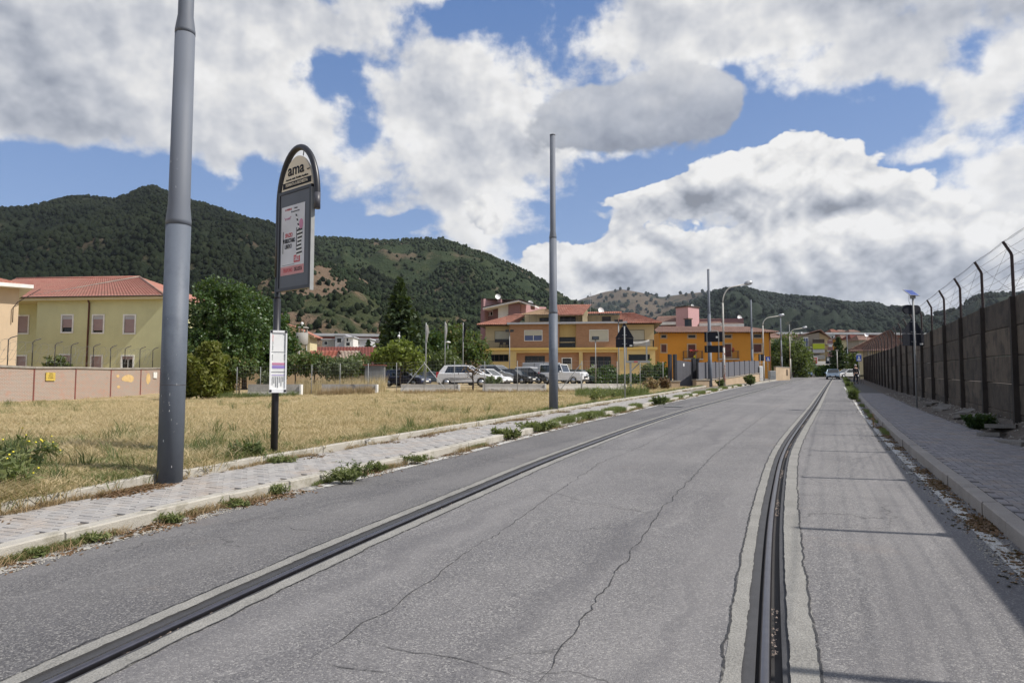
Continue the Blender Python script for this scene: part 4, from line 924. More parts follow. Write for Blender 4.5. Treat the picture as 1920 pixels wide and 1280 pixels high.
# shrubs and hedges before the brick building
def hedge(name, pts, Y0, Y1, h, w, mat, n, seed, label, cat='hedge', size=.14, zoff=0):
    a = P(pts[0], 700, Y0); b_ = P(pts[1], 700, Y1); z0 = (field_z(a.x, Y0) if Y0 < 110 else road_z(Y0))+zoff; r = np.random.default_rng(seed)
    root = empty(name, (a.x, Y0, z0), 0, label, cat); dx, dy = b_.x-a.x, b_.y-a.y; dzv = road_z(Y1)-road_z(Y0)
    t_ = r.uniform(0, 1, n); hz = h*(.8+.3*np.array([nz(q_*12, seed) for q_ in t_])); v = r.uniform(0, 1, n)**.6
    Pn = np.stack([dx*t_+r.normal(size=n)*.1, dy*t_+r.uniform(-w/2, w/2, n), dzv*t_+hz*v], 1)
    V, F = leaf_quads(Pn, size, r, 0, 1.5); obj_mesh('foliage', np_mesh('foliage', V, F, mat), root)
    mb = MB()
    mb.tube([(0, 0, h*.25), (dx*.5, dy*.5, h*.3+dzv*.5), (dx, dy, h*.25+dzv)], .03, 4)
    for k in range(6): f = (k+.5)/6; mb.tube([(dx*f, dy*f, -.1+dzv*f), (dx*f, dy*f, dzv*f+h*.6)], .03, 4)
    mb.build('stem', 'bark', root)['kind'] = 'stuff'; return root
hedge('hedge', (886, 958), 76, 77, 1.5, 1.2, 'grass_green', 3200, 31, 'sunny green hedge at the left foot of the brick building')
hedge('hedge', (1118, 1236), 60, 64, 1.15, 1.0, 'dark_leaf', 5200, 32, 'long dark clipped hedge before the right half of the brick building')
tree('shrub', 1140, 716, 64, 2.1, 'dark tall shrub in front of the right shop window of the brick building', 'shrub', [(0, 0, .5, .38, .34, .42), (-.3, 0, .4, .25, .25, .3)], 2600, .16, 'dark_leaf', 34, .05, .3, k=200, spread=.15, z=1.4)
tree('shrub', 1112, 716, 66, 1.7, 'dark shrub left of the floodlight mast before the brick building', 'shrub', [(0, 0, .5, .34, .34, .42)], 1800, .16, 'fruit_leaf', 35, .05, .3, k=150, spread=.15, z=1.45)
tree('shrub', 1216, 716, 63, 2.1, 'green shrub right of the grey sign frame before the brick building', 'shrub', [(0, 0, .5, .3, .3, .45)], 2200, .15, 'weed_green', 36, .05, .3, k=150, spread=.13, z=1.4)
tree('shrub', 1240, 722, 56, 2.1, 'dark spiky shrub beside the grey metal gate', 'shrub', [(0, 0, .5, .36, .3, .45), (-.2, 0, .3, .3, .3, .25)], 2800, .14, 'dark_leaf', 37, .05, .3, k=180, spread=.13, z=1.3)
feathery('shrub', 1222, 735, 46, .9, 1.0, 'dry_stalk', 1600, 38, 'reddish brown dried bush near the grey gate at the end of the field', 'shrub', size=.09)
feathery('shrub', 1247, 735, 47, .8, .9, 'dead_leaf', 1100, 39, 'brown withered bush right in front of the grey gate', 'shrub', size=.09)
feathery('shrub', 922, 738, 43.5, 1.3, 1.15, 'grey_leaf', 2000, 40, 'grey green bush in front of the white car and long jersey barrier', 'shrub', size=.09)
feathery('shrub', 110, 690, 58, 1.6, 1.7, 'weed_green', 1800, 41, 'light green bush rising behind the brick prison wall', 'shrub', dz=1.6, size=.16)
feathery('shrub', 1407, 716, 62, .9, .8, 'weed_green', 2600, 42, 'bright green bush at the end of the low wall beside the grey poles', 'shrub', dz=0, size=.12)
feathery('shrub', 1351, 722, 55, .6, .55, 'weed_green', 800, 43, 'small weed clump at the foot of the low wall between pole and street lamp', 'shrub', size=.09)
# distant hedge at the bend
hedge('hedge', (1528, 1575), 150, 150, 3.0, 2.0, 'dark_leaf', 2600, 44, 'dark green hedge at the road bend under the red billboard', size=.3)
hedge('hedge', (1575, 1600), 140, 140, 1.8, 2.0, 'dry_stalk', 900, 45, 'reddish hedge at the road bend behind the white car', size=.3)
# ---------------------------------------------------------------- dry grass of the field
tuft = [src_object('tuft_source', blade_mesh('tuft_source', 30, .12, .19, 'straw', 1, .009, .5, 1.3)), src_object('tuft_source', blade_mesh('tuft_source', 16, .20, .12, 'straw', 2, .007, .5, .9)),
        src_object('tuft_source', blade_mesh('tuft_source', 22, .16, .14, 'grass_green', 3, .010, .5, .7)), src_object('tuft_source', blade_mesh('tuft_source', 26, .80, .25, 'dry_stalk', 4, .014, .5, .25)),
        src_object('tuft_source', blade_mesh('tuft_source', 20, .45, .16, 'weed_green', 5, .014, .5, .45)), src_object('tuft_source', blade_mesh('tuft_source', 24, .9, .22, 'straw', 6, .012, .5, .25))]
def field_pts(n, y0, y1, dens, rng, dmin=.15, bias=1.6):
    out = []
    while len(out) < n:
        u = rng.uniform(); Y = y0*(y1/y0)**u; Xl = -.80*Y-1; Xr = SL(min(Y, 118))-dmin
        if Xr-Xl < .2: continue
        X = rng.uniform(Xl, Xr)
        if rng.uniform() > dens(X, Y, Xr+dmin-X): continue
        out.append((X, Y, field_z(X, Y)-.01))
    return np.array(out)
rg = np.random.default_rng(21)
def green_d(X, Y, e): return (sm(nz(X, Y, .22, 9), .10, .35)*.35+sm(nz(X, Y, .9, 2), .2, .5)*.25+.25*(1-sm(e, .2, 1.7))*(.2+.8*sm(nz(Y, 0, .5, 1), -.1, .2))+.15*(1-sm(Y, 7, 11))+.5*sm(-X-.55*Y, 0, 3)*sm(Y, 27, 32)*(1-sm(Y, 38, 42)))
A = field_pts(30000, 5, 48, lambda X, Y, e: .25+.75*sm(nz(X, Y, .7, 4), -.35, .15), rg); scatter('dry_grass', A, tuft[0], rg.uniform(0, 6.28, len(A)), rg.uniform(.5, 1.25, len(A)))
A = field_pts(9000, 5, 50, lambda X, Y, e: sm(nz(X, Y, .5, 6), -.1, .4), rg); scatter('dry_grass', A, tuft[1], rg.uniform(0, 6.28, len(A)), rg.uniform(.5, 1.3, len(A)))
A = field_pts(6000, 5, 50, green_d, rg, .05); scatter('green_grass', A, tuft[2], rg.uniform(0, 6.28, len(A)), rg.uniform(.4, 1.1, len(A)))
A = field_pts(260, 6, 34, lambda X, Y, e: green_d(X, Y, e)*.9, rg, .3); scatter('weeds', A, tuft[4], rg.uniform(0, 6.28, len(A)), rg.uniform(.3, .9, len(A)))
def band(n, px0, px1, Y0, Y1, rng, zf=field_z):
    a = rng.uniform(px0, px1, n); Y = rng.uniform(Y0, Y1, n); X = (a-960)/1280*Y; return np.array([(x, y, zf(x, y)) for x, y in zip(X, Y)])
A = band(230, 598, 700, 42.4, 43.6, rg); scatter('reeds', A, tuft[3], rg.uniform(0, 6.28, len(A)), rg.uniform(.3, .8, len(A)))
A = band(120, 540, 600, 45, 47, rg); scatter('dry_grass', A, tuft[5], rg.uniform(0, 6.28, len(A)), rg.uniform(.4, 1.0, len(A)))
A = band(500, 560, 720, 45.5, 55, rg); scatter('dry_grass', A, tuft[5], rg.uniform(0, 6.28, len(A)), rg.uniform(.7, 1.4, len(A)))
A = band(500, 740, 1110, 41, 43.0, rg); scatter('reeds', A, tuft[3], rg.uniform(0, 6.28, len(A)), rg.uniform(.15, .45, len(A)))
A = band(260, 400, 560, 42, 45, rg); scatter('weeds', A, tuft[4], rg.uniform(0, 6.28, len(A)), rg.uniform(.4, 1.0, len(A)))
A = band(650, 1080, 1215, 33, 43, rg, lambda x, y: field_z(min(x, SL(y)-.4), y)); A = A[[x < SL(y)-.5 for x, y, z in A]]; scatter('green_grass', A, tuft[4], rg.uniform(0, 6.28, len(A)), rg.uniform(.4, .85, len(A)))
A = band(1300, 0, 305, 34, 42, rg); A = A[[y < 37.6+(x+27)*.42-.3 for x, y, z in A]] if False else A
# field beside the far half of the pavement
A = band(1600, 1190, 1330, 40, 62, rg, lambda x, y: field_z(min(x, SL(y)-.2), y)); A = A[[x < SL(y)-.25 for x, y, z in A]]; scatter('dry_grass', A, tuft[0], rg.uniform(0, 6.28, len(A)), rg.uniform(.8, 1.6, len(A)))
# flowering plants with yellow heads at the left edge and further along the pavement
def flower_plant(X, Y, h, seed, label, group):
    z = field_z(X, Y); root = empty('yellow_flower_plant', (X, Y, z), 0, label, 'plant', group); r = random.Random(seed); mb = MB(); fl = MB(); C = []
    for i in range(14):
        a = r.uniform(0, 6.28); L = h*r.uniform(.4, 1.1); e = Vector((math.cos(a)*L*.45, math.sin(a)*L*.45, L)); m_ = e*.5+Vector((0, 0, L*.08)); mb.tube([(0, 0, -.02), m_, e], [.006, .004, .003], 3)
        for k in range(16): f = r.uniform(.1, .8); C.append(tuple(e*f+Vector((r.gauss(0, .04), r.gauss(0, .04), r.gauss(0, .02)))))
        if r.random() < .35: fl.lathe([(0.001, -.008), (.014, 0), (.010, .01), (.001, .012)], 6, tuple(e))
    mb.build('stem', 'weed_green', root); rn = np.random.default_rng(seed); V, F = leaf_quads(np.array(C), .032, rn, 0, 3.6); obj_mesh('leaves', np_mesh('leaves', V, F, 'grass_green'), root); fl.build('flowers', 'yellow_flower', root)['kind'] = 'stuff'
    return root
fp = [(20, 912, .55), (8, 930, .45), (60, 885, .4), (18, 880, .6), (5, 905, .55), (100, 868, .35), (45, 925, .3)]
for i, (px, py, h) in enumerate(fp):
    X, Y = hit(px, py, 0, field_z); X = min(X, SL(Y)-.4); flower_plant(X, Y, h, i, 'leafy green plant with yellow flowers at the near left edge of the field', 'yellow flowering plants at the near left edge of the field')
fp = [(1130, 752, .6), (1150, 748, .6), (1170, 744, .7), (1188, 742, .7), (1205, 739, .6), (1120, 757, .5), (1180, 746, .6), (1145, 757, .5)]
for i, (px, py, h) in enumerate(fp):
    X, Y = hit(px, py, .1); X = min(X, SL(Y)-.6); flower_plant(X, Y, h*1.2, 50+i, 'green plant with small yellow flowers around the back of the triangular road sign', 'yellow flowering plants around the triangular road sign')
def weed(name, px, py, w, h, mat, seed, label, off=.0, zf=None, n=None, size=.02, group=None):
    X, Y = hit(px, py, off); z = zf(X, Y) if zf else road_z(Y)+off
    root = empty(name, (X, Y, z), 0, label, 'plant', group); r = random.Random(seed); rn = np.random.default_rng(seed); C = []; mb = MB(); n = n or 26
    for i in range(n):
        a = r.uniform(0, 6.28); L = h*r.uniform(.3, 1.0); e = Vector((math.cos(a)*w*r.random(), math.sin(a)*w*r.random()*.5, L)); s0 = Vector((e.x*.6, e.y*.6, -.01)); mb.tube([s0, s0.lerp(e, .6)+Vector((0, 0, .02)), e], [.004, .003, .0015], 3)
        for k in range(16): f = r.uniform(.05, 1); C.append(tuple(s0.lerp(e, f)+Vector((r.gauss(0, .018), r.gauss(0, .015), r.gauss(0, .012)))))
    mb.build('stem', 'weed_green' if mat != 'dead_leaf' else 'dry_stalk', root)['kind'] = 'stuff'; V, F = leaf_quads(np.array(C), size*.75, rn, 0, 4.2); obj_mesh('leaves', np_mesh('leaves', V, F, mat), root); return root
weed('weed_clump', 460, 862, .32, .30, 'weed_green', 1, 'dark green weed clump behind the back kerb just left of the bus stop post', .17, n=60, size=.035)
weed('weed_clump', 432, 868, .2, .2, 'weed_green', 2, 'smaller weed left of the dark clump behind the back kerb', .17)
weed('weed_clump', 640, 898, .32, .16, 'grass_green', 3, 'biggest weed clump on the road-side kerb below the bus stop post', .06, n=60)
weed('weed_clump', 665, 893, .25, .24, 'weed_green', 4, 'spiky weed at the right end of the biggest kerb clump', .06, n=30)
weed('weed_clump', 705, 878, .2, .11, 'grass_green', 5, 'second weed clump along the road-side kerb, right of the biggest one', .06)
weed('weed_clump', 520, 921, .18, .10, 'grass_green', 6, 'low grass clump at the kerb gap right of the first grey pole', .04)
weed('weed_clump', 440, 945, .2, .06, 'grass_green', 7, 'flat grass tuft at the kerb below and right of the first grey pole', .03)
weed('weed_clump', 320, 975, .14, .06, 'grass_green', 8, 'small grass tuft at the kerb just below the first grey pole', .03)
weed('weed_clump', 165, 1012, .2, .07, 'grass_green', 9, 'grass tuft along the kerb, second from the left picture edge', .02)
weed('weed_clump', 62, 1040, .12, .06, 'grass_green', 10, 'grass tuft growing in the broken kerb joint near the left edge', .02)
weed('weed_clump', 520, 865, .35, .10, 'grass_green', 11, 'grass growing round the foot of the bus stop post', .14, n=50)
weed('weed_clump', 780, 862, .3, .09, 'grass_green', 12, 'low green weeds on the kerb halfway between bus stop post and second pole', .07, n=40)
weed('weed_clump', 1237, 757, .35, .38, 'weed_green', 13, 'bushy weed at the kerb beyond the second pole', .07, n=50, size=.045)
weed('weed_clump', 1005, 803, .6, .18, 'grass_green', 14, 'weed patch on the broken kerb just below the second pole', .08, n=60, size=.05)
weed('weed_clump', 950, 817, .4, .16, 'grass_green', 15, 'weed patch on the kerb left of the second pole', .08, n=50, size=.05)
weed('weed_clump', 1095, 783, .5, .14, 'grass_green', 16, 'weed patch on the kerb right of the second pole', .08, n=50, size=.05)
weed('weed_clump', 1840, 800, .45, .30, 'dark_leaf', 17, 'dark weed clump among the slabs at the foot of the concrete wall', .2, n=80, size=.05)
weed('weed_clump', 1601, 747, .32, .45, 'weed_green', 18, 'bushy green weed at the right kerb near the pedestrian', .1, n=60, size=.06)
weed('weed_clump', 1592, 727, .3, .45, 'weed_green', 19, 'green weeds at the right kerb beyond the bushiest one', .1, n=50, size=.06)
weed('weed_clump', 1588, 716, .35, .45, 'weed_green', 20, 'farthest weeds at the right kerb beside the parked white car', .1, n=50, size=.06)
weed('weed_clump', 1638, 800, .05, .45, 'dead_leaf', 21, 'single tall dry stalk rising from the right kerb', .05, n=4, size=.02)
# weeds and litter strewn along kerbs (countless)
def along(C, d0, d1, y0, y1, n, dens, rng, z):
    out = []
    while len(out) < n:
        Y = y0*(y1/y0)**rng.uniform(); 
        if rng.uniform() > dens(Y): continue
        s_ = math.sqrt(1+slope(C, Y)**2); out.append((C(Y)+rng.uniform(d0, d1)*s_, Y, road_z(Y)+z))
    return np.array(out)
small = src_object('tuft_source', blade_mesh('tuft_source', 16, .09, .05, 'grass_green', 9, .006, .5, .9)); smalld = src_object('tuft_source', blade_mesh('tuft_source', 16, .08, .06, 'dry_stalk', 10, .006, .5, 1.1))
A = along(KL, -.04, .07, 4, 34, 800, lambda Y: sm(nz(Y, 0, .9, 3), .0, .3), rg, .0); scatter('green_grass', A, small, rg.uniform(0, 6.28, len(A)), rg.uniform(.5, 1.2, len(A)))
A = along(KL, -.3, .05, 17, 60, 2400, lambda Y: sm(nz(Y, 0, .4, 3), -.1, .2), rg, .09); scatter('green_grass', A, small, rg.uniform(0, 6.28, len(A)), rg.uniform(.8, 2.2, len(A)))
A = along(KL, -.1, .1, 4, 60, 1200, lambda Y: sm(nz(Y, 0, .7, 8), -.1, .3), rg, .0); scatter('dry_grass', A, smalld, rg.uniform(0, 6.28, len(A)), rg.uniform(.5, 1.4, len(A)))
A = along(SL, .0, .12, 4, 60, 700, lambda Y: .15+sm(nz(Y, 0, .6, 12), -.1, .3), rg, .12); scatter('dry_grass', A, smalld, rg.uniform(0, 6.28, len(A)), rg.uniform(.5, 1.3, len(A)))
A = along(SL, -.45, -.14, 5, 60, 900, lambda Y: .4+sm(nz(Y, 0, .6, 15), -.1, .3), rg, .19); scatter('green_grass', A, small, rg.uniform(0, 6.28, len(A)), rg.uniform(.8, 2.2, len(A)))
A = along(KR, -.12, -.01, 16, 60, 450, lambda Y: sm(nz(Y, 0, .5, 22), -.05, .3), rg, .0); scatter('green_grass', A, small, rg.uniform(0, 6.28, len(A)), rg.uniform(.4, 1.4, len(A)))
A = along(KR, -.35, .15, 40, 110, 1100, lambda Y: 1, rg, .05); scatter('weeds', A, tuft[4], rg.uniform(0, 6.28, len(A)), rg.uniform(.2, .65, len(A)))
# dead leaves
rl = np.random.default_rng(3); C_ = np.zeros((10, 3)); C_[:, :2] = rl.normal(size=(10, 2))*.06; C_[:, 2] = rl.uniform(.004, .02, 10); V, F = leaf_quads(C_, .035, rl, -.0, 1.6)
leaf_src = src_object('leaf_source', np_mesh('leaf_source', V*np.array([1, 1, .4]), F, 'dead_leaf'))
A = along(KR, -.20, -.01, 5, 60, 800, lambda Y: .12+sm(nz(Y, 0, .9, 32), .0, .3), rg, .005); scatter('dead_leaves', A, leaf_src, rg.uniform(0, 6.28, len(A)), rg.uniform(.5, 1.2, len(A)))
A = along(KL, -.02, .25, 4, 40, 900, lambda Y: .15+sm(nz(Y, 0, .9, 42), .0, .3), rg, .005); scatter('dead_leaves', A, leaf_src, rg.uniform(0, 6.28, len(A)), rg.uniform(.4, 1.1, len(A)))
A = along(SL, .0, .35, 4, 30, 700, lambda Y: sm(nz(Y, 0, .9, 52), .0, .3), rg, .13); scatter('dead_leaves', A, leaf_src, rg.uniform(0, 6.28, len(A)), rg.uniform(.4, 1.1, len(A)))
# gravel crumbs
gm = MB(); gm.add([(-1, -.8, 0), (1, -.7, 0), (.7, .9, 0), (-.8, .8, 0), (0, 0, .8)], [(0, 1, 4), (1, 2, 4), (2, 3, 4), (3, 0, 4)]); gsrc = src_object('gravel_source', gm.mesh('gravel_source', 'kerb_stone'))
A = along(KL, .0, .32, 3.5, 26, 5000, lambda Y: .2+sm(nz(Y, 0, .9, 62), -.2, .3), rg, .004); scatter('gravel', A, gsrc, rg.uniform(0, 6.28, len(A)), rg.uniform(.003, .010, len(A)))
A = along(KR, -.36, -.01, 5, 30, 2200, lambda Y: .2+sm(nz(Y, 0, .9, 72), -.2, .3), rg, .004); scatter('gravel', A, gsrc, rg.uniform(0, 6.28, len(A)), rg.uniform(.003, .010, len(A)))
A = along(DR, -.1, 2.2, 7, 40, 3000, lambda Y: 1, rg, .17); A[:, 2] = [right_z(x, y) for x, y, z in A]; scatter('gravel', A, gsrc, rg.uniform(0, 6.28, len(A)), rg.uniform(.004, .03, len(A)))
for i, (px, py, s_) in enumerate([(277, 852, .07), (198, 888, .05), (690, 832, .06), (1600, 748, .09), (1634, 780, .05), (1704, 886, .05)]):
    X, Y = hit(px, py, .15 if px < 1000 else .02); z = field_z(X, Y)+.03 if px < 1000 else road_z(Y)
    mb = MB(); r = random.Random(i+80); n_ = 12
    for a in range(3):
        mb.add([(r.uniform(-1, 1)*s_, r.uniform(-1, 1)*s_, r.uniform(0, .9)*s_) for _ in range(6)], [(0, 1, 2), (2, 3, 4), (4, 5, 0), (1, 3, 5), (0, 2, 4)])
    lb = ['crumpled white paper in the dry grass left of the first grey pole', 'pale scrap of litter in the grass farther left of the first pole', 'white scrap standing in the grass behind the back kerb', 'white rag lying at the right kerb under the bushy weed', 'tiny white scrap against the right kerb', 'small pale scrap by the right kerb near the leaf pile'][i]
    tag(mb.build('litter', 'white_trim', None, (X, Y, z)), lb, 'litter')
# ---------------------------------------------------------------- building materials
def wallmat(name, col, var=.08, streak=.12, col2=None): return basic(name, col, .88, var=var, vscale=.5, fine=.04, fscale=30, streak=streak, col2=col2, f2=.62, bump=.15, bscale=40)
wallmat('render_green', (.56, .545, .31)); wallmat('render_beige', (.55, .42, .28)); wallmat('render_yellow', (.62, .46, .20)); wallmat('render_yellow_band', (.62, .43, .13))
wallmat('render_ochre', (.58, .46, .27)); wallmat('render_orange', (.56, .25, .035), .06); wallmat('render_pink', (.47, .28, .28), .06); wallmat('render_mauve_shaded_pink', (.23, .13, .13), .06)  # the mauve also serves as a shaded copy of the pink render
wallmat('render_white', (.66, .64, .60)); wallmat('render_grey', (.32, .31, .29)); wallmat('render_cream', (.58, .50, .30)); wallmat('render_greige', (.31, .27, .22)); wallmat('render_light_grey', (.42, .42, .44))
wallmat('concrete_grey', (.27, .26, .24), .15, .3); wallmat('stone_pier', (.40, .30, .20), .2, .1); wallmat('lime_green', (.40, .46, .03), .08)
def tilemat(name, c1, c2, c3, rot=0, rows=.33):
    m, t, b = new_mat(name); oc = t.n('ShaderNodeTexCoord').outputs['Object']
    v = t.n('ShaderNodeTexVoronoi', {'Vector': t.vm('MULTIPLY', oc, (4.5, 3, 3)), 'Scale': 1.0}).outputs['Color']; f = t.n('ShaderNodeSeparateColor', {0: v}).outputs[0]
    c = t.mix(f, c1, c2); c = t.mix(t.mr(t.noise(oc, .7, 5, .65), .48, .7, 0, .8), c, c3)
    t.link(c, b.inputs['Base Color']); b.inputs['Roughness'].default_value = .85
tilemat('tile_red', (.30, .11, .072), (.41, .195, .14), (.24, .12, .09)); tilemat('tile_pinkish', (.36, .15, .115), (.42, .20, .155), (.33, .19, .14)); tilemat('tile_brown', (.25, .14, .11), (.34, .22, .17), (.19, .13, .10))
tilemat('tile_ochre', (.30, .19, .11), (.38, .26, .16), (.25, .17, .11)); tilemat('tile_rust', (.17, .045, .035), (.22, .07, .05), (.13, .06, .05)); tilemat('sheet_rust', (.28, .075, .05), (.33, .11, .07), (.40, .22, .15)); tilemat('sheet_pale', (.36, .28, .22), (.42, .33, .26), (.24, .13, .09))
basic('shutter_cream', (.52, .50, .40), .6, var=.05); basic('shutter_pink', (.33, .24, .24), .6, var=.06); basic('shutter_brown', (.10, .035, .03), .6); basic('wood_dark', (.05, .032, .022), .6); basic('wood_brown', (.12, .07, .04), .7)
m, t, b = new_mat('window_glass'); b.inputs['Base Color'].default_value = (.008, .010, .013, 1); b.inputs['Roughness'].default_value = .12; b.inputs['Specular IOR Level'].default_value = .35
m, t, b = new_mat('window_blue'); b.inputs['Base Color'].default_value = (.06, .085, .19, 1); b.inputs['Roughness'].default_value = .1
m, t, b = new_mat('car_glass'); b.inputs['Base Color'].default_value = (.022, .028, .034, 1); b.inputs['Roughness'].default_value = .04; b.inputs['Specular IOR Level'].default_value = .9
basic('fence_grey', (.12, .12, .135), .55, var=.05); basic('fence_dark', (.022, .023, .03), .5)
# brick of the facade: courses are far below a pixel, only tone
m, t, b = new_mat('facade_brick'); oc = t.n('ShaderNodeTexCoord').outputs['Object']
bt = t.n('ShaderNodeTexBrick', {'Vector': t.n('ShaderNodeCombineXYZ', {0: t.n('ShaderNodeSeparateXYZ', {0: oc}).outputs[0], 1: t.n('ShaderNodeSeparateXYZ', {0: oc}).outputs[2]}).outputs[0], 'Color1': (.42, .21, .105, 1), 'Color2': (.33, .155, .075, 1), 'Mortar': (.36, .27, .18, 1), 'Scale': 1.0, 'Mortar Size': .008, 'Brick Width': .25, 'Row Height': .07}).outputs[0]
t.link(t.mix(t.mr(t.noise(oc, .6, 4), .4, .7, 0, .25), bt, (.24, .12, .07)), b.inputs['Base Color']); b.inputs['Roughness'].default_value = .9
m, t, b = new_mat('old_brick'); oc = t.n('ShaderNodeTexCoord').outputs['Object']
bc = t.n('ShaderNodeCombineXYZ', {0: t.n('ShaderNodeSeparateXYZ', {0: oc}).outputs[0], 1: t.n('ShaderNodeSeparateXYZ', {0: oc}).outputs[2]}).outputs[0]
btn = t.n('ShaderNodeTexBrick', {'Vector': bc, 'Color1': (.36, .19, .13, 1), 'Color2': (.27, .21, .17, 1), 'Mortar': (.44, .38, .32, 1), 'Scale': 1.0, 'Mortar Size': .014, 'Brick Width': .27, 'Row Height': .075, 'Bias': .1})
c = t.mix(t.mr(t.noise(oc, .55, 6, .7), .40, .66, 0, .6), btn.outputs[0], (.36, .31, .265)); c = t.mix(t.mr(t.noise(oc, 1.1, 5, .7), .55, .68, 0, .5), c, (.44, .20, .13)); c = t.mix(t.mr(t.noise(oc, 3.1, 5, .7), .60, .72, 0, .5), c, (.20, .16, .13))
t.link(c, b.inputs['Base Color']); b.inputs['Roughness'].default_value = .95
t.link(t.n('ShaderNodeBump', {'Strength': .6, 'Distance': .02, 'Height': btn.outputs[1]}).outputs[0], b.inputs['Normal']); 
basic('coping', (.26, .235, .20), .9, var=.3, vscale=1.5, streak=.3, bump=.6, bscale=12)
basic('plaster_patch', (.55, .38, .17), .9, var=.2, vscale=3)
# ---------------------------------------------------------------- building helpers
class Fac:
    def __init__(s, name, px, py, Y, deg, label, cat='building', group=None):
        s.o = P(px, py, Y); s.r = R(-deg); s.root = empty(name, s.o, s.r, label, cat, group)
        s.u = Vector((math.cos(s.r), math.sin(s.r), 0)); s.n = Vector((math.sin(s.r), -math.cos(s.r), 0))
    def at(s, px, py, off=0):
        d = px_dir(px, py); e = Vector((0, 0, EYE)); o = s.o-s.n*off; k = (o-e).dot(s.n)/d.dot(s.n); q_ = e+d*k-s.o
        return q_.dot(s.u), q_.z
    def rect(s, x0, y0, x1, y1, off=0):
        a = s.at(x0, y0, off); b_ = s.at(x1, y1, off); c_ = s.at(x0, y1, off); d = s.at(x1, y0, off)
        return a[0], d[0] if False else b_[0], min(c_[1], b_[1]), max(a[1], d[1])   # u0,u1,z0,z1
def facade(mb, u0, u1, z0, z1, holes, y=0, depth=.16):
    us = sorted({u0, u1, *[h[0] for h in holes], *[h[1] for h in holes]}); zs = sorted({z0, z1, *[h[2] for h in holes], *[h[3] for h in holes]})
    us = [u for u in us if u0 <= u <= u1]; zs = [z for z in zs if z0 <= z <= z1]
    for a, b_ in zip(us[:-1], us[1:]):
        for c, d in zip(zs[:-1], zs[1:]):
            m_ = ((a+b_)/2, (c+d)/2)
            if any(h[0] < m_[0] < h[1] and h[2] < m_[1] < h[3] for h in holes): continue
            mb.quad((a, y, c), (b_, y, c), (b_, y, d), (a, y, d))
    for h in holes:
        a, b_, c, d = h[:4]; y2 = y+depth
        mb.quad((a, y, c), (a, y, d), (a, y2, d), (a, y2, c)); mb.quad((b_, y, d), (b_, y, c), (b_, y2, c), (b_, y2, d))
        mb.quad((a, y, c), (a, y2, c), (b_, y2, c), (b_, y, c)); mb.quad((a, y2, d), (a, y, d), (b_, y, d), (b_, y2, d))
        mb.quad((a, y2, c), (a, y2, d), (b_, y2, d), (b_, y2, c))
def block(mb, u0, u1, z0, z1, dep, holes=(), y=0):   # box whose front has openings
    facade(mb, u0, u1, z0, z1, holes, y)
    mb.quad((u1, y, z0), (u1, y+dep, z0), (u1, y+dep, z1), (u1, y, z1)); mb.quad((u0, y+dep, z0), (u0, y, z0), (u0, y, z1), (u0, y+dep, z1))
    mb.quad((u1, y+dep, z0), (u0, y+dep, z0), (u0, y+dep, z1), (u1, y+dep, z1)); mb.quad((u0, y, z1), (u1, y, z1), (u1, y+dep, z1), (u0, y+dep, z1))
def window(parent, h, y=0, frame='white_trim', fill='window_glass', shut=None, sm_=None, fw=.07, mull=1, proud=.03, sill=True):
    u0, u1, z0, z1 = h; mb = MB(); a = fw
    for b_ in ((u0-a, u0, z0-a, z1+a), (u1, u1+a, z0-a, z1+a), (u0, u1, z1, z1+a), (u0, u1, z0-a, z0)): mb.box(b_[0], b_[1], y-proud, y+.10, b_[2], b_[3])
    w = MB() ; w = mb.build('window', frame, parent)
    zs = z1-(z1-z0)*(shut or 0)
    p = MB(); p.box(u0+.001, u1-.001, y+.11, y+.13, z0+.001, zs); 
    if zs-z0 > .05: p.build('pane', fill, w)
    for k in range(mull): x = u0+(u1-u0)*(k+1)/(mull+1); MB().box(x-.035, x+.035, y+.06, y+.108, z0, z1).build('mullion', frame, w)
    if shut:
        s2 = MB(); n_ = max(3, int((z1-zs)/.12)); hh = (z1-zs)/n_
        for i in range(n_): zz = zs+i*hh; s2.add([(u0, y+.045, zz), (u1, y+.045, zz), (u1, y+.03, zz+hh*.9), (u0, y+.03, zz+hh*.9), (u1, y+.045, zz+hh), (u0, y+.045, zz+hh)], [(0, 1, 2, 3), (3, 2, 4, 5)])
        s2.build('roller_shutter', sm_ or 'shutter_cream', w)
    return w
def tiled(parent, name, a, b_, c, d, mat, pitch=.24, amp=.035, th=.10):
    """corrugated tile slope: a-b eave (left to right), d-c ridge"""
    a, b_, c, d = map(Vector, (a, b_, c, d)); L = max((b_-a).length, (c-d).length); n_ = max(4, int(L/pitch)*4); n_ = min(n_, 700)
    up = (b_-a).cross(d-a).normalized(); up = up if up.z > 0 else -up
    S_ = (d-a).length; rows = max(2, min(14, int(S_/.45))); R_ = []
    for j in range(rows):
        for (v, lift) in ((j/rows, .02), ((j+1)/rows, 0)):
            r_ = []
            for i in range(n_+1):
                f = i/n_; e = a.lerp(b_, f).lerp(d.lerp(c, f), v); r_.append(tuple(e+up*(amp*math.cos(2*math.pi*i/4)+lift)))
            R_.append(r_)
    mb = MB().grid(R_, True)
    lo = [tuple(Vector(p)-Vector((0, 0, th))) for p in R_[0]]; mb.grid([lo, R_[0]], False)
    o = mb.build(name, mat, parent)
    MB().quad(tuple(a-up*.07), tuple(b_-up*.07), tuple(c-up*.07), tuple(d-up*.07)).build('soffit', 'wood_dark', o); return o
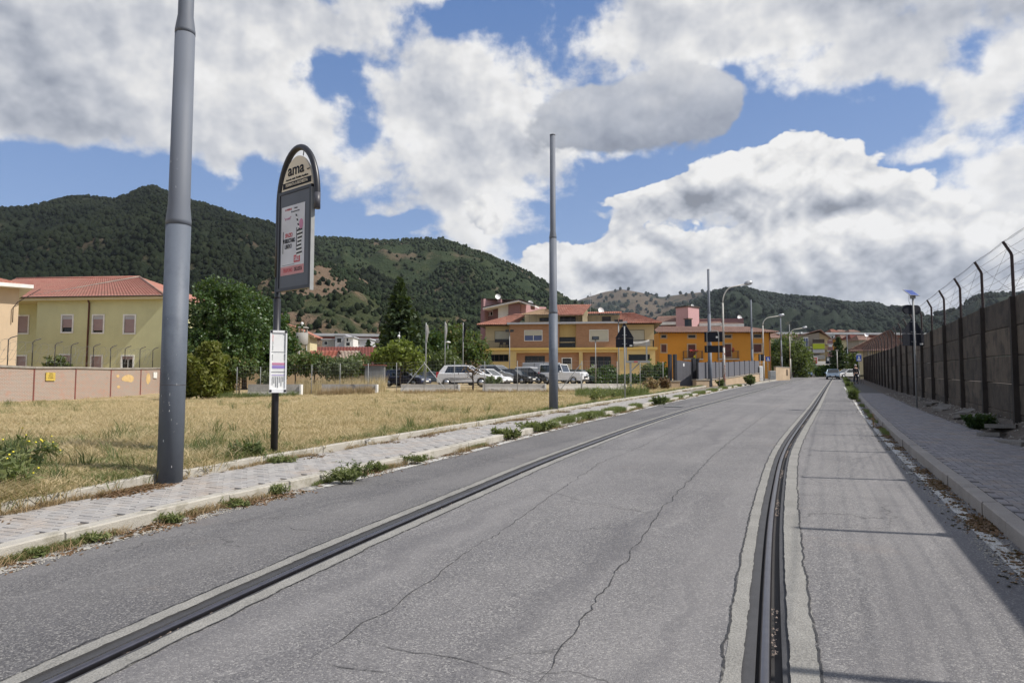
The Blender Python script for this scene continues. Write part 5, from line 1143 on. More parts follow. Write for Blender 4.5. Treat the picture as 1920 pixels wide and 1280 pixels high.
def balcony(parent, u0, u1, z, y0, dep, h=1.0, slab='render_yellow_band', rail='fence_dark', bars=.12, th=.22):
    b_ = MB().box(u0, u1, y0-dep, y0-.004, z-th, z).build('balcony', slab, parent); mb = MB()
    pts = [(u0+.04, y0), (u0+.04, y0-dep+.04), (u1-.04, y0-dep+.04), (u1-.04, y0)]
    for (xa, ya), (xb, yb) in zip(pts[:-1], pts[1:]):
        mb.bar((xa, ya, z+h), (xb, yb, z+h), .05); mb.bar((xa, ya, z+.1), (xb, yb, z+.1), .03); L = math.hypot(xb-xa, yb-ya); n_ = max(1, int(L/bars))
        for k in range(n_+1): f = k/n_; x, y = xa+(xb-xa)*f, ya+(yb-ya)*f; mb.bar((x, y, z), (x, y, z+h), .022)
    mb.build('railing', rail, b_); return b_
def dish(parent, u, y, z, r=.4, face=(0.5, -.8, .3)):
    d = Vector(face).normalized(); mb = MB(); mb.bar((u, y, z), (u, y, z+.7), .05); pr = [(r*k/5, .12*r*(k/5)**2*3) for k in range(6)]; st = len(mb.v); mb.lathe(pr, 12); q_ = d.to_track_quat('Z', 'Y').to_matrix().to_4x4(); q_.translation = Vector((u, y-.1, z+.7)); mb.xf(q_, st)
    return mb.build('satellite_dish', 'white_paint', parent)
# ---------------------------------------------------------------- brick and yellow apartment house (centre)
F = Fac('brick_apartment_house', 907, 712, 84, 7, 'two storey brick and yellow house with red tiled roofs behind the parked cars', 'house'); r_ = F.root
uL, uR = 0, F.at(1229, 700)[0]; D = 12
zc = F.at(1000, 608)[1]; zb = F.at(1000, 652)[1]; zb0 = F.at(1000, 656)[1]
def hz(*a, off=0): return F.rect(*a, off=off)
# recessed yellow ends (balconies) sit 1.2 m behind the brick middle
uA, uB = F.at(955, 650)[0], F.at(1162, 650)[0]; u1, u2 = F.at(1048, 640)[0], F.at(1080, 640)[0]
wins_up = [hz(984, 620, 1016, 638), hz(1106, 619, 1140, 639)]; stair = hz(1049, 633, 1078, 650, off=.9)
mb = MB(); block(mb, uA, u1, zb, zc, D, [wins_up[0]]); block(mb, u2, uB, zb, zc, D, [wins_up[1]]); mb.build('brick_wall', 'facade_brick', r_)
window(r_, wins_up[0], fill='window_blue', shut=.48); window(r_, wins_up[1], shut=.97, fill='window_glass')
mb = MB(); block(mb, u1-.01, u2+.01, zb0, zc-.003, D-1, [stair], y=.9); mb.build('stair_wall', 'render_yellow', r_); window(r_, stair, y=.9, frame='wood_dark', fill='window_glass', mull=0)
o = MB().box(stair[0], stair[1], .85, .99, (stair[2]+stair[3])/2-.06, (stair[2]+stair[3])/2+.06).build('rail', 'render_ochre', r_)
MB().box(uL-.6, uR+.25, -.22, D, zb0, zb-.003).build('floor_band', 'render_yellow_band', r_)
wl = hz(928, 621, 955, 641, off=1.3); wr = hz(1165, 619, 1208, 639, off=1.3)
mb = MB(); block(mb, uL, uA+.01, zb, zc-.05, D-1.3, [wl], y=1.3); mb.build('end_wall', 'render_ochre', r_); mb = MB(); block(mb, uB-.01, uR, zb, zc-.05, D-1.3, [wr], y=1.3); mb.build('end_wall', 'render_ochre', r_)
window(r_, wl, y=1.3, shut=.72, frame='wood_dark', fw=.03); window(r_, wr, y=1.3, shut=.97, frame='wood_dark', fw=.03)
hB = (F.at(930, 638, off=-.1)[1]-F.at(930, 651, off=-.1)[1])
balcony(r_, uL-.35, uA-.05, zb, 1.3, 1.35, hB); bl2 = balcony(r_, uB+.05, uR-.1, zb, 1.3, 1.35, hB)
# things on the right balcony: two cloth panels and a hanging sheet
o = MB().box(uB+1.2, uB+3.6, -.10, -.085, zb+.15, zb+hB-.1).build('privacy_panel', 'render_grey', bl2)
mb = MB(); n_ = 12; mb.grid([[(uB+.5+3.*k/n_, -.13-.02*math.sin(k*2), zb+hB+.06-.28*math.sin(math.pi*k/n_)-dz) for k in range(n_+1)] for dz in (0, .22)]); mb.build('hanging_sheet', 'white_trim', bl2)
mb = MB(); tb = uL+1.9
for k in (0, 1, 2): x = tb+k*.75; mb.box(x, x+.42, .2, .6, zb+.42, zb+.47); [mb.bar((x+a, y_, zb), (x+a, y_, zb+.45), .03) for a in (.03, .38) for y_ in (.22, .58)]; mb.box(x, x+.42, .58, .61, zb+.47, zb+.85)
mb.build('garden_chair', 'wood_dark', r_)['kind'] = 'stuff'
# ground floor
zg = 0
gw = [hz(918, 665, 953, 677)]; gd = hz(985, 668, 1021, 695, off=.5); gd[0]
door = hz(1055, 672, 1071, 700, off=.7); gd2 = hz(1107, 669, 1145, 695, off=.5); gr = hz(1179, 665, 1218, 675)
uC = F.at(968, 690)[0]
mb = MB(); block(mb, uL, uC, zg-1, zb0, D, gw); block(mb, F.at(1086, 690)[0]-.01+.0, F.at(1088, 690)[0]+.3, zg-1, zb0, 2.2, []); block(mb, F.at(1158, 690)[0], uR, zg-1, zb0, D, [gr]); mb.build('yellow_wall', 'render_yellow', r_)
zl = F.at(1000, 661)[1]
MB().box(uC, F.at(1158, 690)[0], .05, .5, zl, zb0-.002).build('lintel', 'render_yellow', r_)
mb = MB(); block(mb, uC, F.at(1158, 690)[0], zg-1, zl+.3, D-2, [(gd[0], gd[1], gd[2], gd[3]), door, gd2], y=.5); mb.build('shop_wall', 'facade_brick', r_)
window(r_, gw[0], frame='wood_dark', fill='window_glass', mull=3, fw=.04); window(r_, gr, frame='wood_dark', fill='window_glass', mull=0, fw=.04)
w_ = window(r_, gd, y=.5, frame='wood_dark', mull=2, fw=.05, fill='window_glass'); w2_ = window(r_, gd2, y=.5, frame='wood_dark', mull=2, fw=.05)
MB().box(gd[0]+.1, gd[0]+(gd[1]-gd[0])*.42, .56, .58, gd[2]+.1, gd[3]-.9).build('shop_poster', 'grass_green', w_); MB().box(gd2[0]+.1, gd2[0]+(gd2[1]-gd2[0])*.30, .56, .58, gd2[2]+.1, gd2[3]-.9).build('shop_blind', 'render_light_grey', w2_)
dw = MB(); dw.box(door[0]-.12, door[0], .45, .6, door[2], door[3]+.1); dw.box(door[1], door[1]+.12, .45, .6, door[2], door[3]+.1); dw.box(door[0], door[1], .45, .6, door[3], door[3]+.1); dw = dw.build('door', 'white_trim', r_)
MB().box(door[0], door[1], .56, .6, door[2], door[3]-.65).build('door_leaf', 'shutter_cream', dw); MB().box(door[0], door[1], .56, .6, door[3]-.64, door[3]).build('fanlight', 'window_glass', dw)
# right gable side window and small canopy
sw = MB()
for y_ in (3.2, 7.0): sw.box(uR-.01, uR+.05, y_, y_+1.1, zb+.9, zb+2.0)
# cornice and terrace wall
MB().box(uA-.25, uB+.9, -.45, D*.4, zc, zc+.22).build('cornice', 'render_light_grey', r_)
zt = F.at(1000, 606)[1]
MB().box(uL-.1, uA, 1.2, D-1, zc-.05, zc+.1).build('ceiling_slab', 'wood_dark', r_); MB().box(uB+.9, uR+.1, 1.0, D-1, zc-.05, zc+.1).build('ceiling_slab', 'wood_dark', r_)
eL = zc+.12
def zt_(px, py, off): return F.at(px, py, off)
# left hip roof
rl_ = zt_(1000, 588, 6.0)[1]; uH = F.at(985, 590, 6)[0]
tiled(r_, 'roof', (uL-.9, .1, eL-.02), (uA-.15, .1, eL-.02), (uA+1.6, 6.2, rl_), (uL+3.2, 6.2, rl_), 'tile_red'); tiled(r_, 'roof', (uL-.9, D, eL), (uL-.9, .1, eL-.02), (uL+3.2, 6.2, rl_), (uL+3.3, 6.4, rl_), 'tile_red')
mb = MB(); mb.add([(uA-.15, .1, eL), (uA-.15, 6.2, eL), (uA+1.6, 6.2, rl_)], [(0, 1, 2)]); mb.build('roof_side', 'tile_red', r_)
# attic storey with terraces: left part (ochre roof), raised middle, right flat tiled part
yA = 2.6
a0, a1_, az0, az1 = F.rect(984, 590, 1050, 606, off=yA); aw = F.rect(1012, 596, 1030, 602, off=yA)
mb = MB(); block(mb, a0, a1_, zc+.2, az1, 6, [aw], y=yA); b0, b1_, bz0, bz1 = F.rect(1046, 590, 1092, 606, off=yA-.4); bw = F.rect(1050, 594, 1079, 603, off=yA-.4)
block(mb, b0, b1_, zc+.2, bz1+.05, 6, [bw], y=yA-.4); c0, c1_, cz0, cz1 = F.rect(1101, 591, 1162, 605, off=yA); cw_ = F.rect(1129, 594, 1145, 602, off=yA); block(mb, c0, c1_, zc+.2, cz1, 6, [cw_], y=yA); mb.build('attic_wall', 'render_ochre', r_)
for h_, y_ in ((aw, yA), (bw, yA-.4), (cw_, yA)): window(r_, h_, y=y_, frame='wood_dark', fw=.03, mull=0)
sb = F.rect(1093, 572, 1101, 605, off=.9); MB().prism([(F.at(1092, 590, .6)[0], zc+.2), (F.at(1101, 590, .6)[0], zc+.2), (F.at(1101, 590, .6)[0], F.at(1100, 580, .6)[1]), (F.at(1092, 590, .6)[0], F.at(1092, 591, .6)[1])], .6, 7).build('gable_wall', 'render_ochre', r_)
# ochre tiled roof left of the raised roof
tiled(r_, 'roof', (F.at(978, 588, .9)[0], .9, F.at(978, 589, .9)[1]), (F.at(1047, 588, .9)[0], .9, F.at(1047, 589, .9)[1]), (F.at(1024, 579, 5)[0], 5, F.at(1024, 579, 5)[1]), (F.at(1018, 579, 5)[0], 5, F.at(1018, 579, 5)[1]), 'tile_ochre')
za_, zr_ = F.at(1070, 589.5, .5)[1], F.at(1070, 571, 6)[1]
tiled(r_, 'roof', (F.at(1046, 590, .5)[0]-1.0, .5, za_), (F.at(1094, 590, .5)[0], .5, za_), (F.at(1106, 571, 6)[0]+.3, 6, zr_), (F.at(1046, 571, 6)[0]-1.0, 6, zr_), 'tile_red')
zq, zq2 = F.at(1130, 587, 1.4)[1], F.at(1130, 584, 4)[1]
tiled(r_, 'roof', (F.at(1102, 586, 1.4)[0], 1.4, zq), (F.at(1166, 586, 1.4)[0], 1.4, zq), (F.at(1166, 584, 4)[0], 4, zq2), (F.at(1104, 584, 4)[0], 4, zq2), 'tile_red')
# right hip roof
er = eL-.02; rr_ = F.at(1200, 586, 6.2)[1]
uRe = F.at(1241, 600, .1)[0]
tiled(r_, 'roof', (F.at(1158, 607, .0)[0], .0, er), (uRe, .0, er), (F.at(1182, 585, 6.2)[0]+.3, 6.2, rr_), (F.at(1163, 585, 6.2)[0], 6.2, rr_), 'tile_red')
tiled(r_, 'roof', (uRe, .0, er), (uRe, D+.4, er), (F.at(1182, 585, 6.2)[0]+.5, 6.6, rr_), (F.at(1182, 585, 6.2)[0]+.3, 6.2, rr_), 'tile_red')
for px, py, off in ((1126, 583, 3.5),): u_, z_ = F.at(px, py, off); dish(r_, u_, off, z_-.7, .42)
mb = MB(); u_, z_ = F.at(1107, 578, 5); mb.bar((u_, 5, z_-1), (u_, 5, z_+2.1), .05); [mb.bar((u_-.4+.05*k, 5, z_+.9+k*.3), (u_+.4-.05*k, 5, z_+.9+k*.3), .03) for k in range(4)]; mb.build('aerial', 'galvanised', r_)
# terrace railings
mb = MB(); 
for (ua, ub) in ((F.at(951, 600)[0], F.at(980, 600)[0]), (F.at(980, 600)[0], F.at(1092, 600)[0]), (F.at(1103, 600)[0], F.at(1176, 600)[0])):
    n_ = int((ub-ua)/.14)
    for zz in (.95,): mb.bar((ua, -.3, zc+.22+zz), (ub, -.3, zc+.22+zz), .04)
    for k in range(0, n_+1, 1 if ua < F.at(979, 600)[0] or ua > F.at(1100, 600)[0] and k > n_-8 else 6): x = ua+(ub-ua)*k/max(1, n_); mb.bar((x, -.3, zc+.22), (x, -.3, zc+1.17), .03)
mb.build('railing', 'rusty_arm', r_)
# small porch roof and stairs at the right side
# ---------------------------------------------------------------- pink building behind on the left
F = Fac('pink_apartment_block', 905, 700, 102, 18, 'pink and white block with sloping eaves rising behind the left end of the brick house', 'building'); r_ = F.root
def bl(x0, y0, x1, y1, mat, dep, y, name='wall', holes=()):
    h = F.rect(x0, y0, x1, y1, off=y); mb = MB(); block(mb, h[0], h[1], h[2], h[3], dep, [F.rect(*q_, off=y) for q_ in holes], y=y); o = mb.build(name, mat, r_); 
    for q_ in holes: window(r_, F.rect(*q_, off=y), y=y, frame='white_trim', fw=.05, mull=0)
    return o
bl(901, 582, 908, 705, 'render_mauve_shaded_pink', 10, 0); wing_late = 1; bl(902, 560, 907, 584, 'render_mauve_shaded_pink', 4, 1.5)  # faces turned from the sun get the darker pink as painted shade
bl(907, 579, 934, 600, 'render_mauve_shaded_pink', 3, 1.8, holes=[(913, 584, 917, 592), (919.5, 583, 923.5, 591)]); bl(934, 569, 953, 596, 'render_white', 5, .9); bl(953, 570, 975, 592, 'render_mauve_shaded_pink', 2, .3)
def wing(x0, y0, x1, y1, Y, deg, mat, name, dep=.4):
    o2 = P(x0, 700, Y); r2 = R(-deg); n2_ = Vector((math.sin(r2), -math.cos(r2), 0)); u2 = Vector((math.cos(r2), math.sin(r2), 0))
    def at2(px, py): d = px_dir(px, py); e = Vector((0, 0, EYE)); k = (o2-e).dot(n2_)/d.dot(n2_); q_ = e+d*k-o2; return q_.dot(u2), q_.z
    w_, z1 = at2(x1, y0)[0], at2(x0, y0)[1]; z0 = at2(x0, y1)[1]; mb = MB(); mb.box(0, w_, 0, dep, z0, z1)
    A_ = Matrix.Translation(F.o) @ Matrix.Rotation(F.r, 4, 'Z'); B2 = Matrix.Translation(o2) @ Matrix.Rotation(r2, 4, 'Z'); mb.xf(A_.inverted() @ B2); mb.build(name, mat, r_)
wing(907, 560, 964, 584, 103, -24, 'render_pink', 'parapet_wall'); wing(975, 570, 1000, 592, 101, -38, 'render_pink', 'pink_wall'); wing(1000, 574, 1024, 592, 104, -30, 'render_pink', 'pink_wall')
def pr(pts, y0, y1, mat, name): q_ = [F.at(a, b_, y0) for a, b_ in pts]; return MB().prism(q_[::-1] if False else q_, y0, y1).build(name, mat, r_)
pr([(905, 577), (972, 562.5), (976, 560), (905, 575)], -.6, 1.8, 'wood_dark', 'roof'); pr([(905, 579.5), (972, 565), (972, 562.6), (905, 577.1)], -.59, 1.7, 'render_white', 'fascia')
pr([(972, 562.6), (1003, 572.6), (1003, 570.2), (974, 560.3)], -.6, 1.8, 'wood_dark', 'roof'); pr([(972, 565), (1003, 575), (1003, 572.7), (972, 562.7)], -.59, 1.7, 'render_white', 'fascia')
pr([(934, 582), (953, 573), (972, 565), (953, 574.5), (953, 596), (934, 596)], .5, 1.0, 'render_white', 'gable') if False else None
pr([(903, 561), (964, 563), (964, 561.5), (904, 559)], 1.2, 6, 'wood_dark', 'roof_edge')
for px, py in ((934, 557), (995, 569)): u_, z_ = F.at(px, py, 1); dish(r_, u_, .9, z_-.7, .42)
for px, py in ((938, 564), (999, 576)): h = F.rect(px-2.5, py-3, px+2.5, py+4, off=1); MB().box(h[0], h[1], .6, 1.4, h[2], h[3]).build('chimney', 'render_mauve_shaded_pink', r_)
# ---------------------------------------------------------------- orange house
F = Fac('orange_house', 1237, 712, 98, 3, 'long orange house with brown shutters and brown tiled roof', 'house'); r_ = F.root
uR = F.at(1446, 700)[0]; ze = F.at(1340, 622)[1]; D = 10
ws = [(1240, 628, 1249, 633), (1290.5, 628, 1304, 633), (1359, 628, 1371, 633), (1413, 627, 1428, 632.5)]
wl = [(1240, 646, 1249.5, 660), (1413, 645.5, 1428, 660)]; ds = [(1290, 646, 1304, 670), (1359, 645, 1371, 669)]
hs = [F.rect(*q_) for q_ in ws+wl+ds]
mb = MB(); block(mb, 0, uR, -2, ze, D, hs); mb.build('wall', 'render_orange', r_)
for q_ in hs[:4]: window(r_, q_, fw=.16, mull=0, fill='window_glass', frame='stone_pier')
for q_ in hs[4:6]: window(r_, q_, fw=.16, mull=0, shut=.99, sm_='shutter_brown', frame='stone_pier')
for q_ in hs[6:]: window(r_, q_, fw=.16, mull=1, shut=.99, sm_='shutter_brown', frame='stone_pier')
for (x0, x1) in ((1280, 1316), (1345, 1383)): a = F.at(x0, 672)[0]; b_ = F.at(x1, 672)[0]; z_ = F.at(1300, 672.5)[1]; balcony(r_, a, b_, z_, 0, 1.0, 1.05, slab='concrete_grey', bars=.16, th=.18)
rn = np.random.default_rng(2)
for (x0, x1, y0, mt) in ((1290, 1306, 658, 'red_print'), (1298, 1301, 669, 'yellow_flower'), (1369, 1373, 656, 'red_print')):
    a = F.at(x0, y0)[0]; b_ = F.at(x1, y0)[0]; z_ = F.at(x0, y0)[1]; C_ = np.stack([rn.uniform(a, b_, 60), rn.uniform(-1.1, -.9, 60), z_+rn.normal(size=60)*.12], 1); V, Fq = leaf_quads(C_, .12, rn); o = obj_mesh('flower_box', np_mesh('flower_box', V, Fq, mt), r_)
    C_[:, 2] -= .12; V, Fq = leaf_quads(C_, .12, rn); obj_mesh('leaves', np_mesh('leaves', V, Fq, 'dark_leaf'), o)
zr = F.at(1340, 613, 3.5)[1]
tiled(r_, 'roof', (-.6, -.9, ze), (uR+.9, -.9, ze-.05), (F.at(1400, 613, 4.5)[0], 4.5, F.at(1400, 612.5, 4.5)[1]), (-.6, 4.5, F.at(1340, 611.5, 4.5)[1]), 'tile_brown', .30, .05)
tiled(r_, 'roof', (uR+.9, -.9, ze-.05), (uR+.9, D, ze-.05), (F.at(1400, 613, 4.5)[0]+.1, 5, F.at(1400, 612.5, 4.5)[1]), (F.at(1400, 613, 4.5)[0], 4.5, F.at(1400, 612.5, 4.5)[1]), 'tile_brown', .30, .05)
mb = MB()
for k in range(46): x = -.4+k*(uR+1)/45; mb.box(x, x+.09, -.88, 0, ze-.20, ze-.08)
mb.build('rafter', 'wood_dark', r_)['kind'] = 'stuff'
x = F.at(1443, 650)[0]; MB().tube([(x, -.08, ze-.1), (x, -.08, -1.5)], .06, 6).build('drainpipe', 'shutter_brown', r_)
dw = F.rect(1414, 682, 1430, 700); window(r_, dw, fw=.12, mull=0, fill='wood_brown', frame='stone_pier')
# pink tower building behind
F = Fac('pink_tower_building', 1225, 640, 128, 14, 'pink stair tower with brown roofs rising behind the orange house', 'building'); r_ = F.root
bl(1240, 600, 1395, 640, 'render_mauve_shaded_pink', 12, 3, 'wall')
h = F.rect(1267, 577, 1291, 640, off=0); h2 = F.rect(1291, 577, 1312, 640, off=0)
tw = F.rect(1285.5, 600, 1296, 613, off=-.1)
a0 = h[0]; am = h[1]; a1_ = h2[1]; zt = h[3]
mb = MB(); q_ = [(a0, .6), (am, -1.6), (a1_, 1.4), (a1_-2, 5), (a0+1.5, 4.6)]; mb.prismz(q_, -8, zt); mb.build('tower', 'render_pink', r_)
mb = MB(); q2_ = [(a0-.2, .6), (am, -1.85), (a1_+.2, 1.4), (a1_-2, 5.2), (a0+1.5, 4.8)]; mb.prismz(q2_, zt+.002, zt+.22); mb.build('parapet', 'wood_dark', r_)
mb = MB(); mb.prismz([(am-.65, -1.15), (am, -1.78), (am+.62, -1.28), (am, -1.2)], tw[2], tw[3]); mb.build('window', 'window_glass', r_); mb = MB(); mb.prismz([(am-.85, -1.1), (am, -1.95), (am+.8, -1.2), (am, -1.0)], tw[3]+.01, tw[3]+.2); mb.build('window_hood', 'wood_brown', r_)
u_, z_ = F.at(1298, 575, 1); dish(r_, u_, 1, z_-.6, .35); u_, z_ = F.at(1386, 597, 4); dish(r_, u_, 4, z_-.6, .5)
for (x0, x1, y0, y1, xx) in ((1228, 1268, 592, 604, 0), (1312, 1352, 597, 606, 1), (1352, 1394, 600, 607.5, 1)):
    a = F.at(x0, y1, 1)[0]; b_ = F.at(x1, y1, 1)[0]; za = F.at(x0, y1, 1)[1]; zb_ = F.at(x0, y0, 5)[1]; a2 = F.at(x0+(6 if not xx else 0), y0, 6)[0]; b2 = F.at(x1-(30 if x1 == 1394 else 0), y0, 6)[0]
    tiled(r_, 'roof', (a, 1, za), (b_, 1, za-.0), (b2, 6, zb_), (a2, 6, zb_), 'tile_brown'); MB().box(a-.1, b_+.1, .85, 1.0, za-.55, za-.02).build('fascia', 'white_trim', r_)
# ---------------------------------------------------------------- green and beige buildings on the left
F = Fac('green_building', 64, 712, 60, 6, 'pale green two storey building with pinkish tiled hip roof behind the prison wall', 'building'); r_ = F.root
uR = F.at(304.5, 650)[0]; ze = F.at(200, 563)[1]; D = 11; zb_ = -2.5
ws = [(117.5, 592, 135, 622), (175.5, 592, 193, 623), (234, 592, 252, 624)]; wd = [(114, 666, 131, 690), (172, 668, 190, 690), (229.5, 668, 248.5, 690)]
hs = [F.rect(*q_) for q_ in ws+wd]
mb = MB(); block(mb, 0, uR, zb_, ze, D, hs); mb.build('wall', 'render_green', r_)
hl = [F.rect(34, 593, 52, 624, off=2.2), F.rect(32, 668, 48, 690, off=2.2)]
mb = MB(); block(mb, F.at(-60, 650, 2.2)[0], 0.01, zb_, ze-.003, D-2.2, hl, y=2.2); mb.build('wing_wall', 'render_green', r_)
for q_, sh in zip(hs, (.72, .88, .97, .5, .95, .25)): window(r_, q_, fw=.13, mull=0 if sh > .6 else 1, shut=sh, sm_='shutter_pink', proud=.05)
for q_ in hl: window(r_, q_, y=2.2, fw=.13, mull=0, shut=.97, sm_='shutter_pink', proud=.05)
for q_ in hs[:3]: MB().box(q_[0], q_[1], .02, .09, q_[3]-.30, q_[3]).build('shutter_box', 'render_light_grey', r_)
MB().box(F.at(-60, 650, 2.2)[0], uR+.35, -.55, D, ze, ze+.28).build('cornice', 'render_cream', r_)
x = F.at(166, 640)[0]; MB().tube([(x+.1, -.45, ze+.1), (x, -.10, ze-.25), (x-.06, -.10, -2)], .075, 8).build('drainpipe', 'shutter_brown', r_)
MB().tube([(F.at(-60, 650, 2.2)[0], -.64, ze+.28), (uR+.4, -.64, ze+.28)], .07, 6).build('gutter', 'wood_dark', r_)
zr = F.at(260, 520, 5.6)[1]; uH = F.at(262, 520, 5.6)[0]; ua = F.at(-80, 560, -.6)[0]
tiled(r_, 'roof', (ua, -.65, ze+.30), (uR+.45, -.65, ze+.30), (uH, 5.6, zr), (ua, 5.6, zr+.05), 'tile_pinkish', .30, .03)
tiled(r_, 'roof', (uR+.45, -.65, ze+.30), (uR+.45, D, ze+.30), (uH, 5.8, zr), (uH, 5.6, zr), 'tile_pinkish', .30, .03)
MB().tube([(ua, 5.6, zr+.1), (uH, 5.6, zr+.05)], .10, 6).build('ridge', 'tile_pinkish', r_); MB().tube([(uH, 5.6, zr+.03), (uR+.45, -.65, ze+.34)], .10, 6).build('ridge', 'tile_brown', r_)
mb = MB()   # pale mortar line of the valley
a_ = Vector((F.at(60, 555)[0], -.3, ze+.42)); b2 = Vector((uH, 5.5, zr+.06)); mb.tube([a_, b2], .05, 5); mb.build('mortar_line', 'coping', r_)
F = Fac('beige_building', -120, 712, 46.9, -42, 'beige rendered building corner with overhanging white eaves at the far left', 'building'); r_ = F.root
uR = F.at(32, 640)[0]; ze = F.at(20, 540)[1]
mb = MB(); block(mb, -4, uR, -2.5, ze, 7, []); mb.build('wall', 'render_beige', r_)
MB().box(-5, uR+.75, -.9, 7.6, ze+.003, ze+.26).build('eaves', 'white_trim', r_)
q_ = [F.at(-120, 500, 2), F.at(0, 517, 2), F.at(12, 522, 2), F.at(54, 533, 2), F.at(-120, 533, 2)]
zr = F.at(-60, 512, 3)[1]; tiled(r_, 'roof', (-5, -.8, ze+.27), (uR+.2, -.8, ze+.27), (uR-1.5, 3, ze+1.1), (-5, 3, ze+1.1), 'tile_red')
mb = MB(); a = F.at(32, 590, -.1)[0]-.25; z0 = F.at(32, 605)[1]; mb.tube([(a, -.12, z0), (a, -.12, z0+1.1), (a+.25, -.25, z0+1.5), (F.at(76, 542, -.5)[0], -.5, F.at(76, 542, -.5)[1])], .03, 5); mb.build('bracket_pole', 'rusty_arm', r_)
# ---------------------------------------------------------------- prison wall with coping and coiled wire
A0 = P(-60, 757, 36); B0 = P(302, 743, 55.5)
X0, Y0 = (-60-960)/1280*34.8, 34.8; X1, Y1 = (301-960)/1280*54.6, 54.6
wdir = Vector((X1-X0, Y1-Y0, 0)); WL = wdir.length; wdir.normalize(); rz = math.atan2(wdir.y, wdir.x)
def wz(f): X, Y = X0+(X1-X0)*f, Y0+(Y1-Y0)*f; return field_z(X, Y)
z00 = wz(0); bw = empty('brick_wall', (X0, Y0, z00), rz, 'weathered brick wall with concrete coping and coiled razor wire', 'wall')
def pxu(px):   # distance along the wall seen at this column
    d = px_dir(px, 700); r__ = d.x/d.y; # X0+wx*t = r*(Y0+wy*t)
    return (r__*Y0-X0)/(wdir.x-r__*wdir.y)
joints = [0, pxu(-10)] + [pxu(p) for p in (64, 142, 208, 264)]+[WL]
joints = sorted(set([j for j in joints if 0 <= j <= WL]))
HW = lambda t_: float(np.interp(t_, [0, pxu(138), pxu(141), WL], [2.0, 1.88, 1.98, 1.98]))
def zat(t_): return wz(t_/WL)-z00
for a, b_ in zip(joints[:-1], joints[1:]):
    za, zb_ = zat(a), zat(b_); g = .02
    mb = MB(); mb.add([(a+g, 0, za-.6), (b_-g, 0, zb_-.6), (b_-g, .3, zb_-.6), (a+g, .3, za-.6), (a+g, 0, za+HW(a+.1)), (b_-g, 0, zb_+HW(b_-.1)), (b_-g, .3, zb_+HW(b_-.1)), (a+g, .3, za+HW(a+.1))], [(0, 1, 5, 4), (1, 2, 6, 5), (2, 3, 7, 6), (3, 0, 4, 7), (4, 5, 6, 7)]); mb.build('brick_panel', 'old_brick', bw)
    mb = MB(); mb.box(b_-.05, b_+.05, -.03, .3, zb_-.6, zb_+HW(b_-.1)-.01); mb.build('joint_strip', 'tile_rust', bw)
    L_ = b_-a; n_ = max(1, int(L_/2.2))
    for k in range(n_):
        c_, d_ = a+L_*k/n_+.01, a+L_*(k+1)/n_-.01; zc_, zd_ = zat(c_)+HW(c_), zat(d_)+HW(d_)
        mb = MB(); mb.add([(c_, -.07, zc_-.01), (d_, -.07, zd_-.01), (d_, .37, zd_-.01), (c_, .37, zc_-.01), (c_, -.06, zc_+.11), (d_, -.06, zd_+.11), (d_, .36, zd_+.11), (c_, .36, zc_+.11)], [(0, 1, 5, 4), (1, 2, 6, 5), (2, 3, 7, 6), (3, 0, 4, 7), (4, 5, 6, 7), (0, 3, 2, 1)]); mb.build('coping_stone', 'coping', bw)
for px0, px1, py0, py1 in ((229, 252, 702, 717), (274, 283, 699, 720), (218, 224, 702, 708), (220, 226, 722, 728)):
    a, b_ = pxu(px0), pxu(px1); f = lambda px, py: P(px, py, Y0+wdir.y*pxu(px)).z-z00
    mb = MB(); n_ = 12; c_ = ((a+b_)/2, (f(px0, py0)+f(px1, py1))/2); rx, rzz = (b_-a)/2, abs(f(px0, py0)-f(px0, py1))/2; rr = random.Random(px0)
    pl = [(c_[0]+rx*math.cos(6.283*k/n_)*rr.uniform(.8, 1.1), c_[1]+rzz*math.sin(6.283*k/n_)*rr.uniform(.8, 1.1)) for k in range(n_)]; mb.prism(pl, -.008, .01); mb.build('plaster_patch', 'plaster_patch', bw)
def sign_on_wall(name, px0, py0, px1, py1, mat, label, txt=None):
    a, b_ = pxu(px0), pxu(px1); Yc = Y0+wdir.y*(a+b_)/2; zt_2, zb2 = P(px0, py0, Yc).z, P(px0, py1, Yc).z; pos = Vector((X0, Y0, 0))+wdir*((a+b_)/2)
    root = empty(name, (pos.x+.02*wdir.y*1, pos.y-.02*wdir.x, zb2), rz, label, 'sign'); w = b_-a; h = zt_2-zb2; MB().box(-w/2, w/2, -.05, -.02, 0, h).build('plate', mat, root)
    if txt:
        for k, l in enumerate(txt): text('lettering', l, h*.24, 'wood_dark', root, (0, -.052, h*(.85-.25*k)), sx=.9)
    return root
sign_on_wall('warning_sign', 84.5, 698, 102, 713.5, 'yellow_sign', 'rusty yellow warning plate with three lines of lettering on the brick wall', ['ZONA', 'VIETATO', 'ACCESSO'])
sign_on_wall('notice_plate', 286.5, 697.5, 293, 708.5, 'white_trim', 'small white notice plate near the right end of the brick wall', ['P'])
